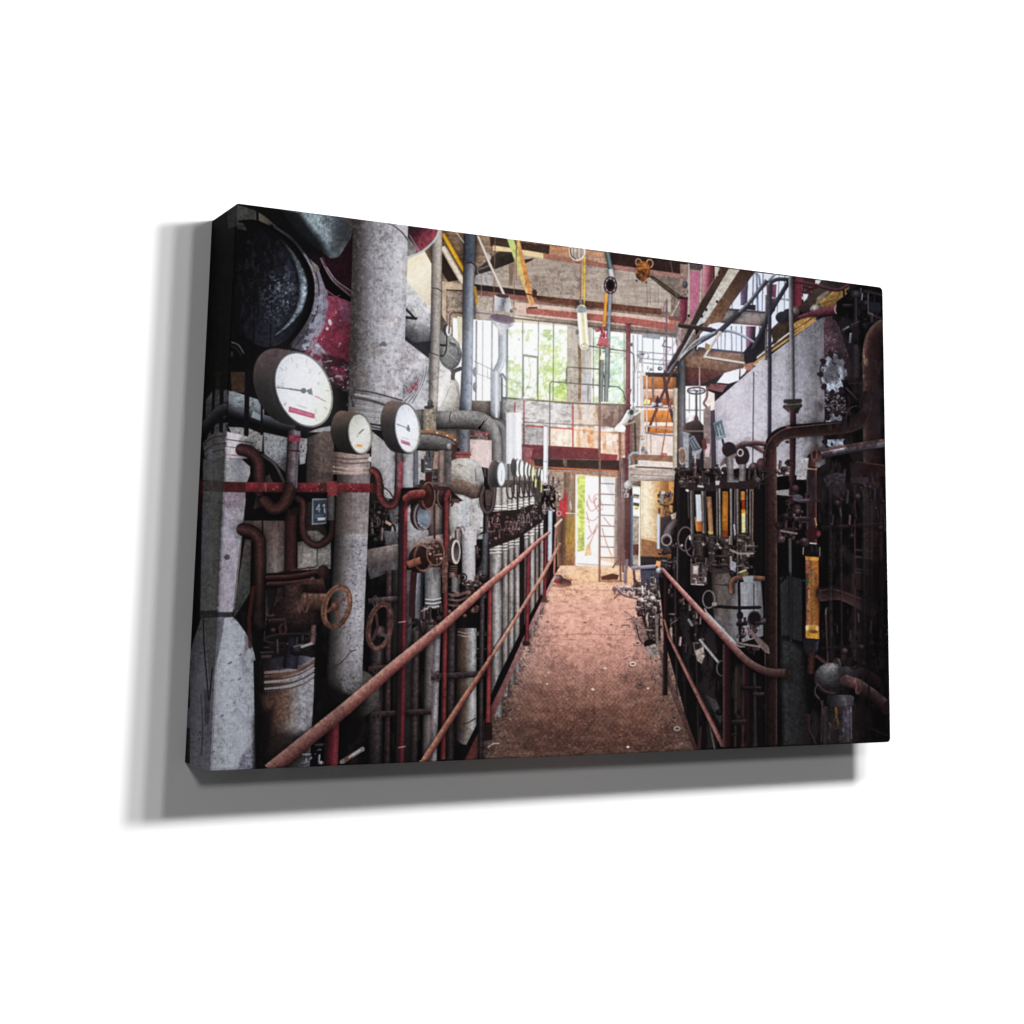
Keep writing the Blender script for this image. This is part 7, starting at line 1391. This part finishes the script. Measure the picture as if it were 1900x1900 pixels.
for x, y0, y1, w, c_ in ((1296, 918, 986, 12, 'white over orange'), (1317, 922, 992, 10, 'pale brown'), (1345, 912, 998, 12, 'amber'), (1379, 912, 988, 9, 'red and yellow')):
    patch('printed_sight_glass', 'printed %s sight glass' % c_, strip([(x, y0), (x + 1, y1)], w))
patch('printed_pipe', 'printed dark maroon pipe bending down on the right', strip([(1604, 762), (1590, 784), (1562, 793), (1500, 798), (1462, 802), (1440, 812), (1429, 834), (1428, 880), (1429, 1000), (1429, 1386)], 25, True))
patch('printed_pipe', 'printed rusty cross pipe at the right edge', strip([(1644, 822, 17), (1580, 832, 17.5), (1512, 844, 19)]))
patch('printed_level_tube', 'printed amber glass level tube', strip([(1506, 1034), (1507, 1186)], 27))
patch('printed_pot', 'printed grey domed pot low at the right', [eln(1541, 1260, 31, 30)])
patch('printed_handrail', 'printed rusty top rail of the right railing', strip([(1228, 1056, 7), (1260, 1092, 9), (1300, 1136, 11), (1346, 1186, 13), (1380, 1222, 14), (1406, 1240, 15), (1430, 1248, 16), (1462, 1250, 18)], sm=True))
patch('printed_handrail', 'printed lower rail of the right railing', strip([(1232, 1150, 5), (1240, 1180, 6), (1280, 1262, 8), (1341, 1384, 10)]))
patch('printed_post', 'printed dark post of the right railing', strip([(1348, 1196), (1348, 1386)], 15))

# ---- the wall
wv_ = [(-3.2, D, -2.6 + ZT), (4.2, D, -2.6 + ZT), (4.2, D, 2.2 + ZT), (-3.2, D, 2.2 + ZT)]
wall = mesh_obj('wall', wv_, [(0, 1, 2, 3)], None, mw)
wall['kind'] = 'structure'; wall['label'] = 'plain white wall behind the canvas print'; wall['category'] = 'wall'


# ---- lamps: three studio lamps in a row above, one farther off to the left; each gives one step of the shadow
def lamp(name, left, top, s, level, rad):
    """left/top = how far the shadow of the upper left corner lands from it; s = how much the shadow grows."""
    dist = D / (s - 1)
    x = left / (1 - s); y = top / (1 - s)
    l = bpy.data.lights.new(name, 'POINT'); l.shadow_soft_size = rad; l.use_nodes = True
    nt = l.node_tree; em = nt.nodes['Emission']; fo = nt.nodes.new('ShaderNodeLightFalloff')
    fo.inputs['Strength'].default_value = 1.0
    nt.links.new(fo.outputs['Constant'], em.inputs['Strength'])
    l.energy = level
    o = bpy.data.objects.new(name, l); col.objects.link(o); o.location = (x, -dist, ZT - y)
    return o


K = 40.0
lamp('studio_lamp', -.072, .012, 1.090, .88 * K, .11)
lamp('studio_lamp', -.048, .014, 1.083, .29 * K, .07)
lamp('studio_lamp', -.0245, .011, 1.080, .205 * K, .06)
lamp('studio_lamp', .019, .0130, 1.0236, .145 * K, .20)

world = bpy.data.worlds.new('World'); scene.world = world; world.use_nodes = True
world.node_tree.nodes['Background'].inputs['Color'].default_value = (1, 1, 1, 1)
world.node_tree.nodes['Background'].inputs['Strength'].default_value = .075

# ---- camera: shifted lens, standing left of the canvas and a little low
cam = bpy.data.cameras.new('camera'); co = bpy.data.objects.new('camera', cam); col.objects.link(co)
cam.sensor_fit = 'HORIZONTAL'; cam.sensor_width = 36; cam.lens = FOC / 1900 * 36
cam.shift_x = (950 - CX) / 1900; cam.shift_y = (CY - 950) / 1900; cam.clip_start = .05; cam.clip_end = 100
to = lambda v: Vector((v[0], v[2], -v[1]))
r_, u_, b_ = to(CR[0]), to(-CR[1]), to(-CR[2])
mt = Matrix(((r_.x, u_.x, b_.x, 0), (r_.y, u_.y, b_.y, 0), (r_.z, u_.z, b_.z, 0), (0, 0, 0, 1)))
p_ = to(CC)
co.matrix_world = Matrix.Translation((p_.x, p_.y, p_.z + ZT)) @ mt
scene.camera = co

scene.view_settings.view_transform = 'Standard'; scene.view_settings.look = 'None'
scene.view_settings.exposure = 0; scene.view_settings.gamma = 1; scene.view_settings.use_curve_mapping = False
scene.render.resolution_x = scene.render.resolution_y = 1024
